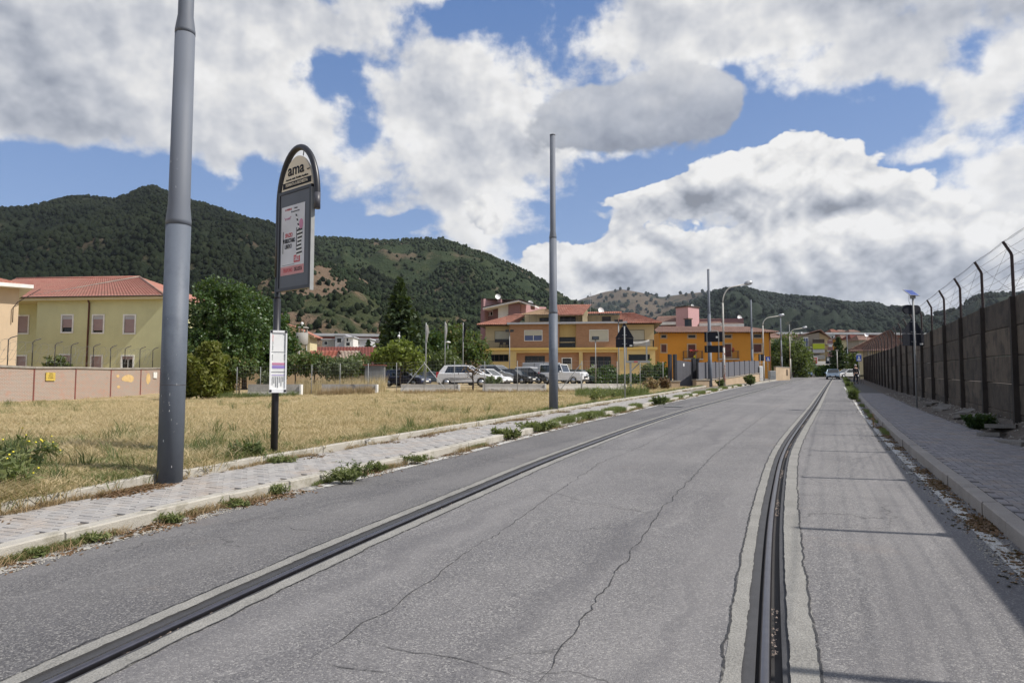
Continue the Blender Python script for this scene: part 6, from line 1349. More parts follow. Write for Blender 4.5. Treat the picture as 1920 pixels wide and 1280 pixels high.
# posts with bent tips and razor wire coils
tips = []
for px in (-30, 18, 64, 106, 136, 178, 210, 237, 265, 289):
    t_ = pxu(px); z_ = zat(t_)+HW(t_)+.1; h = 1.65 if px < 150 else 1.6
    MB().tube([(t_, .15, z_), (t_, .15, z_+h*.86), (t_+.05, .05, z_+h*.93), (t_+.33, -.10, z_+h)], .03, 5).build('post', 'wire_dark', bw); tips.append((t_, z_, h))
mb = MB()
for (t0_, z0_, h0), (t1_, z1_, h1) in zip(tips[:-1], tips[1:]):
    n_ = 150; pts = []; loops = (t1_-t0_)/.62
    for k in range(n_+1):
        f = k/n_; a = f*loops*2*math.pi; rr = .52+.08*math.sin(f*9+t0_); pts.append((t0_+(t1_-t0_)*f+.28*math.sin(a)*1.2, .15+rr*math.cos(a)*.5, z0_+(z1_-z0_)*f+.78+rr*math.sin(a)*1.15))
    mb.tube(pts, .007, 3, False)
    for hh in (.35, .85, 1.4): mb.tube([(t0_, .12, z0_+hh*h0/1.6), ((t0_+t1_)/2, .12, (z0_+z1_)/2+hh-.05), (t1_, .12, z1_+hh*h1/1.6)], .006, 3, False)
mb.build('razor_wire', 'wire_light', bw)['kind'] = 'stuff'
# ---------------------------------------------------------------- yellow house with watch tower, sheds, far things
F = Fac('yellow_house', 534, 700, 92, 2, 'pale yellow house with orange roof right of the timetable board', 'house'); r_ = F.root
uR = F.at(581, 650)[0]; ze = F.at(560, 630)[1]
mb = MB(); ap = F.at(538, 608)[1]; mb.prism([(0, -2), (uR, -2), (uR, F.at(581, 630)[1]), (uR*.15, ap-.3), (0, ap-.6)], 0, 3); mb.build('wall', 'render_cream', r_)
tiled(r_, 'roof', (uR+.7, -.5, F.at(585, 631)[1]), (uR+.7, 3.2, F.at(585, 631)[1]), (uR*.1, 3.2, ap), (uR*.1, -.5, ap), 'tile_red'); mb = MB(); mb.prism([(uR+.7, F.at(585, 631)[1]-.2), (uR+.7, F.at(585, 631)[1]-.02), (uR*.1, ap-.02), (uR*.1, ap-.22)], -.45, -.25); mb.build('fascia', 'render_cream', r_)
p = P(565, 690, 86); z_ = field_z(p.x, 86); wt = empty('watch_tower', (p.x, 86, z_), 0, 'round concrete guard turret on slim legs with a white lamp on top', 'tower')
zz = lambda py: P(565, py, 86).z-z_
rad = (574.5-552)/2/1280*86
MB().lathe([(rad*.85, zz(645)-.1), (rad, zz(643)), (rad, zz(624)), (rad*.92, zz(624)), (rad*.92, zz(640)), (0.01, zz(640))], 20).build('turret', 'concrete_grey', wt)
MB().lathe([(.01, zz(614)+.0), (rad*1.08, zz(616)), (rad*1.08, zz(614)), (rad*.9, zz(613)), (.01, zz(613))], 20).build('roof', 'concrete_grey', wt)
for a in range(6): MB().bar((rad*.85*math.cos(a*1.05), rad*.85*math.sin(a*1.05), zz(626)), (rad*.85*math.cos(a*1.05), rad*.85*math.sin(a*1.05), zz(615)), .16).build('pillar', 'concrete_grey', wt)
for a in (.4, 2.4, 4.4): MB().tube([(rad*.9*math.cos(a), rad*.9*math.sin(a), -.3), (rad*.7*math.cos(a), rad*.7*math.sin(a), zz(644))], .11, 6).build('leg', 'concrete_grey', wt)
MB().lathe([(.05, zz(613)), (.05, zz(609)), (.16, zz(608)), (.2, zz(606)), (.1, zz(604)), (.01, zz(604))], 10).build('lamp', 'white_paint', wt)
def shed(name, x0, x1, ye, yr, ym, Y, mat, label, deg=0, xr0=None, xr1=None, dep=6, wall='wood_brown', cat='shed'):
    F = Fac(name, x0, ym, Y, deg, label, cat); r_ = F.root; uR = F.at(x1, ym)[0]; ze = F.at((x0+x1)/2, ye)[1]; zr = F.at((x0+x1)/2, yr, dep/2)[1]
    a = F.at(xr0 or x0, yr, dep/2)[0]; b_ = F.at(xr1 or x1, yr, dep/2)[0]
    mb = MB(); mb.box(.2, uR-.2, .3, dep-.3, -1, ze-.05); mb.build('wall', wall, r_)
    tiled(r_, 'roof', (0, 0, ze), (uR, 0, ze), (b_, dep/2, zr), (a, dep/2, zr), mat, .5, .05); tiled(r_, 'roof', (uR, dep, ze), (0, dep, ze), (a, dep/2, zr), (b_, dep/2, zr), mat, .5, .05)
    MB().add([(uR-.1, .05, ze-.02), (uR-.1, dep-.05, ze-.02), (b_-.1, dep/2, zr-.05)], [(0, 1, 2)]).build('gable', 'wood_dark', r_); return F
shed('long_shed', 565, 720, 667, 650, 690, 108, 'tile_rust', 'long low building with dark red roof behind the sheds', dep=12, wall='render_mauve_shaded_pink', cat='building')
shed('rusty_shed', 580, 629, 671, 657, 690, 88, 'sheet_rust', 'open shed with streaked red sheet roof beside the yellow house', 0, 582, 635, 5)
shed('pale_roofed_shed', 638, 671, 671, 657.5, 690, 90, 'sheet_pale', 'open shed with pale rusting roof right of the red one', 0, 633, 675, 5)
# garden enclosure wall of pink rough concrete behind the fruit trees
a = P(430, 700, 66); b_ = P(700, 700, 66); mb = MB(); z_ = field_z(a.x, 66); mb.box(0, b_.x-a.x, 0, .2, -.5, 1.75); gwall = empty('garden_wall', (a.x, 66, z_), 0, 'low pinkish rendered wall behind the fruit trees', 'wall'); mb.build('wall_face', 'render_beige', gwall); MB().box(-.05, b_.x-a.x+.05, -.05, .25, 1.752, 1.85).build('coping', 'coping', gwall)
# grey metal shed
F = Fac('metal_shed', 683.5, 718, 52, -8, 'small corrugated grey metal shed with brown lean-to roof', 'shed'); r_ = F.root; uR = F.at(720, 700)[0]; zt = F.at(700, 685)[1]
mb = MB(); n_ = 44; mb.grid([[(uR*k/n_, .02*math.cos(k*math.pi), z) for k in range(n_+1)] for z in (-.2, zt)], False); mb.build('front_sheet', 'galvanised', r_)
mb = MB(); mb.grid([[(uR+.02*math.cos(k*math.pi), 1.9*k/20, z) for k in range(21)] for z in (-.2, zt)], False); mb.grid([[(.0, 1.9*k/4, z) for k in range(5)] for z in (-.2, zt)], False); mb.build('side_sheet', 'galvanised', r_)
MB().box(-.12, uR+.12, -.15, 2.05, zt, zt+.07).build('roof', 'tile_rust', r_)
# elevated road (viaduct) far behind, seen left and right
def viaduct(px0, px1, py, Y, label, tall=7):
    a, b_ = P(px0, py, Y), P(px1, py, Y*1.02); z_ = a.z; zg_ = road_z(Y)
    v = empty('viaduct', (a.x, Y, zg_), math.atan2(b_.y-a.y, b_.x-a.x), label, 'viaduct'); L = math.hypot(b_.x-a.x, b_.y-a.y); h = z_-zg_
    MB().box(0, L, -.2, 9, h-1.0, h-.45).build('deck', 'render_light_grey', v); MB().box(0, L, -.35, -.2, h-.8, h).build('parapet', 'render_light_grey', v); MB().box(0, L, .3, 8.5, h-1.9, h-1.003).build('girder', 'tile_rust', v)
    n_ = int(L/24)
    for k in range(n_+1): MB().box(k*L/max(n_, 1)-.5, k*L/max(n_, 1)+.5, 2, 6, -1, h-2.203).build('pier', 'render_grey', v)
    return v
viaduct(560, 735, 624.5, 230, 'long grey viaduct deck at the foot of the hillside on the left')
viaduct(1440, 1745, 622.5, 320, 'long grey viaduct deck behind the apartment block on the right')
def simple_house(px0, px1, pyr, pye, pyb, Y, wall, roof, label, deg=0, wins=(), dep=8, hip=.25, name='house', group=None):
    F = Fac(name, px0, pyb, Y, deg, label, 'house', group); r_ = F.root; uR = F.at(px1, pyb)[0]; ze = F.at((px0+px1)/2, pye)[1]; zr = F.at((px0+px1)/2, pyr, dep/2)[1]
    hs = [F.rect(*w_) for w_ in wins]; mb = MB(); block(mb, 0, uR, -3, ze, dep, hs); mb.build('wall', wall, r_)
    for q_ in hs: window(r_, q_, fw=.08, mull=0, fill='window_glass')
    if roof:
        tiled(r_, 'roof', (-.5, -.5, ze), (uR+.5, -.5, ze), (uR-uR*hip, dep/2, zr), (uR*hip, dep/2, zr), roof, .6, .05)
        tiled(r_, 'roof', (uR+.5, -.5, ze), (uR+.5, dep+.5, ze), (uR-uR*hip, dep/2+.1, zr), (uR-uR*hip, dep/2, zr), roof, .6, .05)
        tiled(r_, 'roof', (-.5, dep+.5, ze), (-.5, -.5, ze), (uR*hip, dep/2, zr), (uR*hip, dep/2+.1, zr), roof, .6, .05)
    else: MB().box(-.3, uR+.3, -.3, dep+.3, ze+.003, ze+.3).build('roof_slab', 'render_light_grey', r_)
    return F
simple_house(604, 627, 631, 637, 652, 180, 'render_grey', None, 'grey modern house with solar panels below the left viaduct', wins=[(608, 640, 614, 646)])
o = MB()
simple_house(628, 646, 628, 629, 652, 178, 'render_light_grey', None, 'taller pale grey cube house with blank front', wins=[(632, 634, 640, 642)])
simple_house(646, 662, 630, 633, 650, 176, 'render_white', None, 'white modern house with dark entrance opening', wins=[(649, 642, 656, 648), (650, 634, 653, 640)])
simple_house(662, 692, 632, 636, 652, 182, 'render_light_grey', None, 'flat grey house block right of the white modern house', wins=[(668, 640, 674, 646)])
simple_house(692, 716, 631, 637, 655, 190, 'render_grey', None, 'low grey house half hidden behind the spruces')
simple_house(1100, 1132, 600, 606, 625, 400, 'render_cream', 'tile_brown', 'far tiny cream farmhouse behind the roofs', name='house') if False else None
# far village: each house its own thing
vil = [(1448, 1466, 626, 633, 660, 210, 'render_cream', 'tile_brown', 'cream far house left of the grey lamp post at the bend'), (1466, 1484, 627, 634, 660, 215, 'render_orange', 'tile_brown', 'orange-red far house above the green tree'),
 (1484, 1505, 626, 632, 660, 230, 'render_mauve_shaded_pink', 'tile_brown', 'dull red far house right of the orange far one'), (1440, 1456, 622, 626, 640, 260, 'render_greige', 'tile_brown', 'greige far house below the left end of the right viaduct'),
 (1560, 1572, 617, 622, 640, 420, 'render_pink', 'tile_red', 'far pink house on the slope above the viaduct'), (1572, 1590, 618, 622, 640, 430, 'render_greige', 'tile_brown', 'far greige house on the slope right of the pink one'),
 (1594, 1612, 618, 622, 640, 420, 'render_light_grey', 'tile_brown', 'far light grey house on the slope above the viaduct'), (1550, 1566, 624, 627, 645, 300, 'render_light_grey', None, 'far flat grey block touching the gable of the apartment block'),
 (1580, 1600, 628, 634, 662, 250, 'render_orange', 'tile_brown', 'far orange house between cedar and brown roof house'), (1598, 1622, 627, 635, 662, 240, 'render_cream', 'tile_rust', 'far cream house with dark red roof by the lamp post'),
 (1612, 1640, 629, 637, 662, 220, 'render_greige', 'tile_brown', 'far greige house with brown roof left of the roof behind the wall')]
for v in vil: simple_house(v[0], v[1], v[2], v[3], v[4], v[5], v[6], v[7], v[8], wins=[((v[0]*2+v[1])/3-1.5, v[3]+3, (v[0]*2+v[1])/3+1.5, v[3]+7), ((v[0]+v[1]*2)/3-1.5, v[3]+3, (v[0]+v[1]*2)/3+1.5, v[3]+7)], group='far houses below and above the viaduct')
# grey apartment block with lime green balcony
F = Fac('apartment_block', 1493, 690, 172, 10, 'grey gabled apartment block with lime green balcony panel and glazed stairwell', 'building'); r_ = F.root
uR = F.at(1556, 680)[0]; um = F.at(1538, 680)[0]; zap = F.at(1539, 620)[1]; zeL = F.at(1493, 631)[1]; zeR = F.at(1556, 632)[1]
mb = MB(); mb.prism([(0, -3), (um, -3), (um, zap-.4), (0, zeL)], 0, 14); mb.build('wall', 'render_greige', r_)
mb = MB(); mb.prism([(um+.003, -3), (uR, -3), (uR, zeR), (um+.003, zap-.4)], .6, 14); mb.build('side_wall', 'render_ochre', r_)
pr([(1490, 632.5), (1538.5, 618.5), (1538.5, 617), (1490, 631)], -.8, 14, 'tile_brown', 'roof'); pr([(1538.6, 618.5), (1560, 636), (1560, 634.4), (1538.6, 617)], -.8, 14, 'tile_brown', 'roof')
for k in range(5):
    q_ = F.rect(1505, 634+k*8.1, 1515.5, 640.5+k*8.1); f_ = MB().box(q_[0], q_[1], -.12, -.01, q_[2]-.3, q_[3]+.3).build('stairwell_frame', 'white_trim', r_); MB().box(q_[0]+.15, (q_[0]+q_[1])/2-.06, -.16, -.121, q_[2], q_[3]).build('pane', 'window_blue', f_); MB().box((q_[0]+q_[1])/2+.06, q_[1]-.15, -.16, -.121, q_[2], q_[3]).build('pane', 'window_blue', f_)
for k, (yt, mt) in enumerate(((639, 'wood_dark'), (644, 'lime_green'), (656.5, 'render_light_grey'), (668, 'render_grey'))):
    a, b_ = F.at(1521, 650)[0], F.at(1543, 650)[0]; z_ = F.at(1530, yt+ (5 if k != 1 else 12))[1] if k != 1 else F.at(1530, 656)[1]
    if k == 0: z_ = F.at(1530, 643.5)[1]
    bb = MB().box(a, b_, -1.5, -.003, z_-.2, z_).build('balcony', 'render_greige', r_); MB().box(a, b_, -1.52, -1.45, z_+.003, z_+(1.5 if k == 1 else .95)).build('parapet', mt, bb)
    q_ = F.rect(1526, yt-4, 1536, yt+4); wn_ = MB().box(q_[0], q_[1], -.05, -.004, q_[2], q_[3]).build('window', 'window_glass' if k else 'shutter_cream', r_)
for yt in (645, 657, 668.5): a, b_ = F.at(1549, 650)[0], F.at(1560, 650)[0]; z_ = F.at(1555, yt)[1]; bb = MB().box(a, b_+.4, -.9, .597, z_-.2, z_).build('balcony', 'render_light_grey', r_); MB().box(a+.1, b_, -.86, -.8, z_+.003, z_+.9).build('railing', 'render_mauve_shaded_pink', bb)
# white roadside wall with billboard at the bend
a = P(1503, 684, 158); b_ = P(1585, 684, 158); z_ = road_z(158); wwall = empty('roadside_wall', (a.x, 158, z_), 0, 'long white low wall at the road bend under the billboard', 'wall'); MB().box(0, b_.x-a.x, 0, .3, P(1503, 684, 158).z-z_, P(1503, 677, 158).z-z_).build('panel', 'render_white', wwall)
for k in range(8): x = (b_.x-a.x)*k/7; MB().box(x-.1, x+.1, .05, .25, -1, P(1503, 684, 158).z-z_-.003).build('post', 'galvanised', wwall)
p = P(1511, 681, 156); bb = empty('billboard', (p.x, 156, z_), 0, 'red advertising billboard with white lettering at the road bend', 'billboard'); q0 = P(1511, 681, 156); q1 = P(1532, 670, 156); w = q1.x-q0.x; z0, z1 = q0.z-z_, q1.z-z_
MB().box(-.12, w+.12, -.02, .15, z0-.12, z1+.12).build('frame', 'white_paint', bb); MB().box(0, w, -.06, -.021, z0, z1).build('poster', 'red_sign', bb)
MB().lathe([(.01, -.02), (.45, -.01), (.45, .01), (.01, .02)], 16).xf(Matrix.Translation((w*.28, -.075, z1-.55)) @ Matrix.Rotation(R(90), 4, 'X') @ Matrix.Diagonal((1.2, .75, 1, 1))).build('logo_oval', 'white_paint', bb)
text('lettering', 'SALE', .45, 'red_sign', bb, (w*.28, -.11, z1-.55)); text('lettering', 'OFFERTE', .42, 'white_paint', bb, (w*.74, -.075, z1-.5)); text('lettering', 'ogni giorno', .26, 'white_paint', bb, (w*.74, -.075, z1-.95))
MB().box(w*.32, w*.52, -.066, -.061, z0+.05, z0+.45).build('blue_square', 'sign_blue', bb)
for x in (.3, w-.3): MB().box(x-.08, x+.08, .0, .14, -1, z0-.123).build('post', 'galvanised', bb)
# house behind the concrete wall (brown roof)
F = Fac('brown_roofed_house', 1612, 700, 95, 30, 'house with big brown tiled roof just behind the concrete wall', 'house'); r_ = F.root
uR = F.at(1680, 660)[0]; ze = F.at(1640, 652)[1]; ap = F.at(1668, 617)[1]
mb = MB(); mb.box(0, uR, 0, 9, -3, ze-.1); mb.build('wall', 'render_cream', r_)
uf = F.at(1668, 620)[0]; tiled(r_, 'roof', (-1.2, -1.05, ze-.35), (uR+1.4, -1.05, ze-.35), (uf+.2, .9, ap-.1), (uf-.2, .9, ap-.1), 'tile_brown')
w_ = F.rect(1628, 652, 1636, 664); window(r_, w_, shut=.6, mull=0)
um = F.at(1668, 620)[0]
tiled(r_, 'roof', (-1.3, 9, ze-.3), (-1.3, -1.0, ze-.3), (um, .9, ap), (um, 9, ap), 'tile_brown'); tiled(r_, 'roof', (uR+1.5, -1.0, ze-.35), (uR+1.5, 9, ze-.35), (um, 9, ap), (um, .9, ap), 'tile_brown')
dish(r_, um-3, 3, ap-1.2, .3)
# ---------------------------------------------------------------- grey gate, fence and low walls beside the orange house
def gz(px, pyb): return P(px, pyb, 1)
F = Fac('metal_gate', 1255, 732, 53, -24, 'dark grey sheet metal gate between tall dark posts', 'gate'); r_ = F.root
g0 = F.at(1266, 720)[0]; g1 = F.at(1298, 720)[0]; zt0 = F.at(1266, 675)[1]; zt1 = F.at(1298, 678)[1]; zb1 = F.at(1290, 728)[1]
n_ = 12
for k in range(n_):
    a = g0+(g1-g0)*k/n_+.01; b_ = g0+(g1-g0)*(k+1)/n_-.01; f0, f1 = k/n_, (k+1)/n_; MB().prism([(a, zb1*f0+.1), (b_, zb1*f1+.1), (b_, zt0+(zt1-zt0)*f1), (a, zt0+(zt1-zt0)*f0)], 0, .05).build('plank', 'fence_grey', r_)
for px, w in ((1255, .22), (1264.5, .2), (1299.5, .28), (1307, .14)): u_ = F.at(px, 720)[0]; MB().box(u_-w/2+.1, u_+w/2+.1, -.1, .15, -.3, F.at(px, 664 if px < 1270 else 672)[1]).build('post', 'fence_dark', r_)
MB().box(F.at(1281, 700)[0], F.at(1283.5, 700)[0], -.012, -.002, F.at(1282, 686.5)[1], F.at(1282, 681)[1]).build('notice', 'white_paint', r_)
def stone_block(px0, px1, pyt, pyb, Y, deg, label, dep=.5):
    F = Fac('stone_pier', px0, pyb, Y, deg, label, 'pier'); u = F.at(px1, pyb)[0]; z = F.at(px0, pyt)[1]; MB().box(0, u, 0, dep, -.3, z-.1).build('block', 'stone_pier', F.root); MB().box(-.05, u+.05, -.05, dep+.05, z-.097, z).build('cap', 'coping', F.root)
stone_block(1259, 1275, 713, 731, 51, -10, 'short stone clad pier at the left of the metal gate')
stone_block(1306, 1330, 710.5, 729, 52.5, -20, 'wider stone clad pier between metal gate and second tall pole')
# fence: low stone wall with grey sheet panels, following the pavement
fpx = [(1309, 729, 52.9), (1328, 727, 54.5), (1366, 721, 62), (1405, 713.5, 71), (1424, 710.5, 77)]
fpos = [P(a, b_, c_) for a, b_, c_ in fpx]
fe = empty('panel_fence', fpos[0], 0, 'grey sheet metal fence on a low stone wall before the orange house', 'fence')
for k in range(len(fpos)-1):
    a, b_ = fpos[k], fpos[k+1]; d = (b_-a); L = math.hypot(d.x, d.y); nn = max(1, int(L/2.4)); u = Vector((d.x, d.y, 0)).normalized()
    for j in range(nn):
        p0, p1 = a.lerp(b_, j/nn)-fpos[0], a.lerp(b_, (j+1)/nn)-fpos[0]; nv = Vector((-u.y, u.x, 0))*.12
        def slab(z0, z1, th, g, nm, mt):
            q_ = [p0+u*g-nv*th, p1-u*g-nv*th, p1-u*g+nv*th, p0+u*g+nv*th]; MB().add([(v.x, v.y, v.z+z0) for v in q_]+[(v.x, v.y, v.z+z1) for v in q_], [(0, 1, 5, 4), (1, 2, 6, 5), (2, 3, 7, 6), (3, 0, 4, 7), (4, 5, 6, 7)]).build(nm, mt, fe)
        slab(-.4, .62, 1.3, .0, 'wall_block', 'stone_pier'); slab(.623, .70, 1.7, .005, 'coping', 'coping'); slab(.74, 2.05, .15, .05, 'sheet_panel', 'fence_grey')
        MB().box(p0.x-.05, p0.x+.05, p0.y-.05, p0.y+.05, p0.z+.703, p0.z+2.12).build('post', 'fence_dark', fe)
a, b_ = P(1455, 706, 88), P(1481, 705, 92); o = empty('low_wall', a, math.atan2(b_.y-a.y, b_.x-a.x), 'pale plastered wall behind the fourth pole at the bend', 'wall'); L = (b_-a).length; MB().box(0, L, 0, .25, -.5, 1.25).build('wall_face', 'stone_pier', o); MB().box(-.05, L+.05, -.05, .3, 1.253, 1.33).build('coping', 'coping', o); MB().box(L*.75, L*.82, -.05, -.003, .2, 1.0).build('meter_door', 'wood_dark', o)
def cabinet(px0, px1, pyt, pyb, Y, mat, label, name='utility_cabinet'):
    F = Fac(name, px0, pyb, Y, -5, label, 'cabinet'); u = F.at(px1, pyb)[0]; z = F.at(px0, pyt)[1]; MB().bbox(0, u, 0, .45, -.1, z, .04).build('body', mat, F.root); MB().box(.06, u/2-.01, -.02, -.003, .15, z-.12).build('door', mat, F.root); MB().box(u/2+.01, u-.06, -.02, -.003, .15, z-.12).build('door', mat, F.root)
cabinet(1444, 1455, 695, 709, 80, 'galv_matt', 'grey utility cabinet beside the pale wall at the bend'); cabinet(1424.5, 1431, 686, 712, 76, 'white_trim', 'tall narrow white meter cabinet before the orange house')
# jersey barriers and low walls at the edge of the car park
def jersey(px0, px1, pyt, pyb, Y, label, Y2=None, seg=1):
    a = P(px0, pyb, Y); b_ = P(px1, pyb, Y2 or Y); z_ = field_z(a.x, Y); L = math.hypot(b_.x-a.x, b_.y-a.y); h = P(px0, pyt, Y).z-z_
    o = empty('jersey_barrier', (a.x, a.y, z_), math.atan2(b_.y-a.y, b_.x-a.x), label, 'barrier', 'concrete barriers along the car park'); prof = [(-.30, -.1), (.30, -.1), (.30, .12), (.14, .34), (.09, h), (-.09, h), (-.14, .34), (-.30, .12)]
    MB().add([(0, y, z) for y, z in prof]+[(L, y, z) for y, z in prof], [tuple(range(7, -1, -1)), tuple(range(8, 16))]+[(i, (i+1) % 8, 8+(i+1) % 8, 8+i) for i in range(8)]).build('block', 'jersey', o)
    MB().box(L-.10, L+.012, -.2, .2, .1, h-.02).build('end_bracket', 'white_trim', o)
jersey(466, 566, 720, 737, 44.5, 'long grey jersey barrier behind the timetable board')
jersey(604, 708, 720, 737, 44.2, 'jersey barrier with brown dry stalks in front of it, left of the dark blue car')
jersey(752, 862, 720, 737, 43.8, 'jersey barrier in front of the flagpole between blue car and white car')
jersey(905, 1024, 719, 740, 42.8, 'jersey barrier below the parked dark cars left of the second pole')
jersey(1045, 1171, 719, 735, 44.5, 'long low barrier right of the second pole below the white pickup', 47)
# ---------------------------------------------------------------- tall tram poles
def tram_pole(px, py, Y, scale, label, lean=0, top=None, z=None):
    p = P(px, py, Y); root = empty('tram_pole', (p.x, Y, (z if z is not None else p.z)), 0, label, 'pole', 'tall grey tram poles along the pavement'); s_ = scale
    root.rotation_euler = (0, R(lean), 0)
    H = [3.36*s_, 3.62*s_, 5.95*s_, 6.2*s_, 9.55*s_]; r = [.153*s_, .134*s_, .125*s_, .098*s_]
    MB().tube([(0, 0, -.3), (0, 0, H[0]-.02)], r[0], 28).build('lower_tube', 'pole_grey', root)
    MB().tube([(0, 0, H[0]-.02), (0, 0, H[0]+.05), (0, 0, H[1]), (0, 0, H[2])], [r[0]*1.015, r[0]*1.015, r[1], r[2]], 28).build('middle_tube', 'pole_upper', root)
    MB().tube([(0, 0, H[2]-.01), (0, 0, H[2]+.04), (0, 0, H[3]), (0, 0, H[4])], [r[2]*1.02, r[2]*1.02, r[3], r[3]*.95], 24).build('upper_tube', 'pole_upper', root)
    MB().tube([(0, 0, 1.24*s_), (0, 0, 1.252*s_)], r[0]*1.006, 28).build('seam', 'dark_metal_light', root)
    MB().tube([(0, 0, H[4]), (0, 0, H[4]+.03)], r[3]*1.0, 16).build('cap', 'dark_metal', root)
    return root
X1_, Y1_ = hit(318, 903, .128)
tp = tram_pole(318, 903, Y1_, Y1_/8.9, 'thick grey tubular pole at the near left running out of the picture top', .22)
mb = MB(); rr = random.Random(4)
for k in range(26):   # scuffs and sticker remains on the side facing the street
    a = R(-90+rr.uniform(-35, 60)); z_ = rr.choice([rr.uniform(.9, 2.1), rr.uniform(.1, 1.4), rr.uniform(3.3, 4.2)]); rad = .1533*Y1_/8.9 if z_ < 3.3 else .1355*Y1_/8.9; w, h = rr.uniform(.001, .005), rr.uniform(.005, .04)
    c_ = Vector((math.cos(a)*(rad+.0015), math.sin(a)*(rad+.0015), z_)); t_ = Vector((-math.sin(a), math.cos(a), 0))
    mb.quad(c_-t_*w, c_+t_*w*rr.uniform(.3, 1), c_+t_*w*rr.uniform(-.2, .8)+Vector((0, 0, h)), c_-t_*w*rr.uniform(.2, 1)+Vector((0, 0, h*.8)))
mb.build('scuff', 'paint_scuff', tp)['kind'] = 'stuff'
X2_, Y2_ = hit(1038, 772, .13)
tram_pole(1038, 772, Y2_, 1.0*Y2_*17.2/1280/.306*.98, 'slimmer grey pole right of the centre rising far above the brick house')
tram_pole(1332, 726, 54, .98, 'grey pole beside the rusty street lamp, crossing two traffic sign backs')
tram_pole(1411, 704, 84, .98, 'distant grey pole before the right end of the orange house')
tram_pole(1466, 706, 103, .93, 'far thin grey pole before the pale wall at the bend')
tram_pole(1590, 700, 150, .90, 'farthest pale pole right of the apartment block near the blue sign')
# ---------------------------------------------------------------- bus stop
XB, YB = hit(513.5, 860, .13); pb = P(513.5, 860, YB)
aB = -math.atan2(.634, .773); k_ = YB/10.9
bs = empty('bus_stop', pb, aB, 'dark bus stop post with arched cream sign, framed poster and white timetable', 'bus stop')
zB = pb.z; Z = lambda py, Y=10.9: P(530, py, Y*k_).z-zB
lean = Matrix.Identity(4)
MB().tube([(0, 0, -.1), (0, 0, Z(560))], .056*k_, 16).build('lower_post', 'dark_metal', bs)
MB().tube([(0, 0, Z(560)), (0, 0, Z(556)), (0, 0, Z(520))], [.05*k_, .042*k_, .042*k_], 14).build('collar', 'dark_metal', bs)
zs_ = Z(388); za_ = P(565, 276, 10.55*k_).z-zB; W_ = 1.04*k_; b_ = za_-zs_
pts = [(0, 0, Z(520)), (0, 0, Z(450)), (0, 0, zs_)]+[(W_/2-W_/2*math.cos(math.pi*t_/24), 0, zs_+b_*math.sin(math.pi*t_/24)) for t_ in range(1, 24)]+[(W_, 0, zs_), (W_, 0, P(598, 391, 10.25*k_).z-zB)]
MB().tube(pts, .048*k_, 14).build('arch', 'dark_metal', bs)
MB().tube([(W_, 0, zs_+.05), (W_, 0, P(598, 391, 10.25*k_).z-zB-.004)], .0485*k_, 14).build('arch_sleeve', 'dark_metal_light', bs)
z4 = Z(366); z3 = Z(549); u0, u1 = .065*k_, .965*k_
fr = MB(); t_ = .05
for a, c, d, e in ((u0, u0+t_, z3, z4), (u1-t_, u1, z3, z4), (u0+t_, u1-t_, z3, z3+t_), (u0+t_, u1-t_, z4-t_, z4)): fr.box(a, c, -.062, .010, d, e)
case = fr.build('poster_case', 'dark_metal', bs)
MB().box(u0+t_, u1-t_, -.05, .005, z3+t_, z4-t_).build('back_panel', 'poster_grey', case)
MB().box(u1+.001, u1+.010, -.060, .006, z3-.04, z4-.05).build('side_profile', 'galv_matt', case)
pu0, pu1 = .165*k_, .80*k_; pz1 = Z(392, 10.8); pz0 = Z(519, 10.8)
po = MB().box(pu0, pu1, -.056, -.051, pz0, pz1).build('poster', 'poster_white', case)
pw, ph = pu1-pu0, pz1-pz0; yy = -.0585
MB().box(pu0+.002, pu1-.002, -.0575, -.0565, pz0+.002, pz0+ph*.125).build('band', 'salmon_print', po)
def pt(body, u, v, s_, m_, sx=.8, al='CENTER', bold=0): return text('lettering', body, s_*ph, m_, po, (pu0+pw*u, yy, pz0+ph*v), sx=sx, align=al, ext=.001, bold=bold)
# (sub-parts hang on the poster; a fourth level is avoided by parenting print to the case)
for o in list(kids(po)): pass
def reparent(o, p): o.parent = p
lets = [pt('La Pubblicità', .30, .95, .048, 'red_print', .7), pt('è l\'anima', .62, .952, .036, 'black', .7), pt('del commercio locale', .60, .905, .034, 'black', .7), pt('"provala!"', .28, .82, .055, 'pink_print', .8),
 pt('SPAZIO', .34, .57, .085, 'red_print', .66, bold=.002), pt('PUBBLICITARIO', .36, .49, .085, 'sign_back', .50, bold=.002), pt('LIBERO', .32, .41, .085, 'black', .66, bold=.002), pt('TELEFONO', .32, .065, .075, 'red_print', .62, bold=.002), pt('DE.LOSTA', .76, .065, .075, 'black', .55, bold=.002), pt('SALE', .70, .215, .085, 'poster_white', .6, bold=.002)]
for o in lets: o.parent = case
def pbx(nm, u_0, u_1, v0, v1, m_, y=-.0578): o = MB().box(pu0+pw*u_0, pu0+pw*u_1, y, y+.0012, pz0+ph*v0, pz0+ph*v1).build(nm, m_, case); return o
pbx('bar_print', .075, .10, .32, .64, 'black'); pbx('bar_print', .66, .685, .35, .66, 'black'); pbx('line_print', .05, .60, .143, .147, 'black'); pbx('sale_tag', .57, .83, .165, .27, 'red_print')
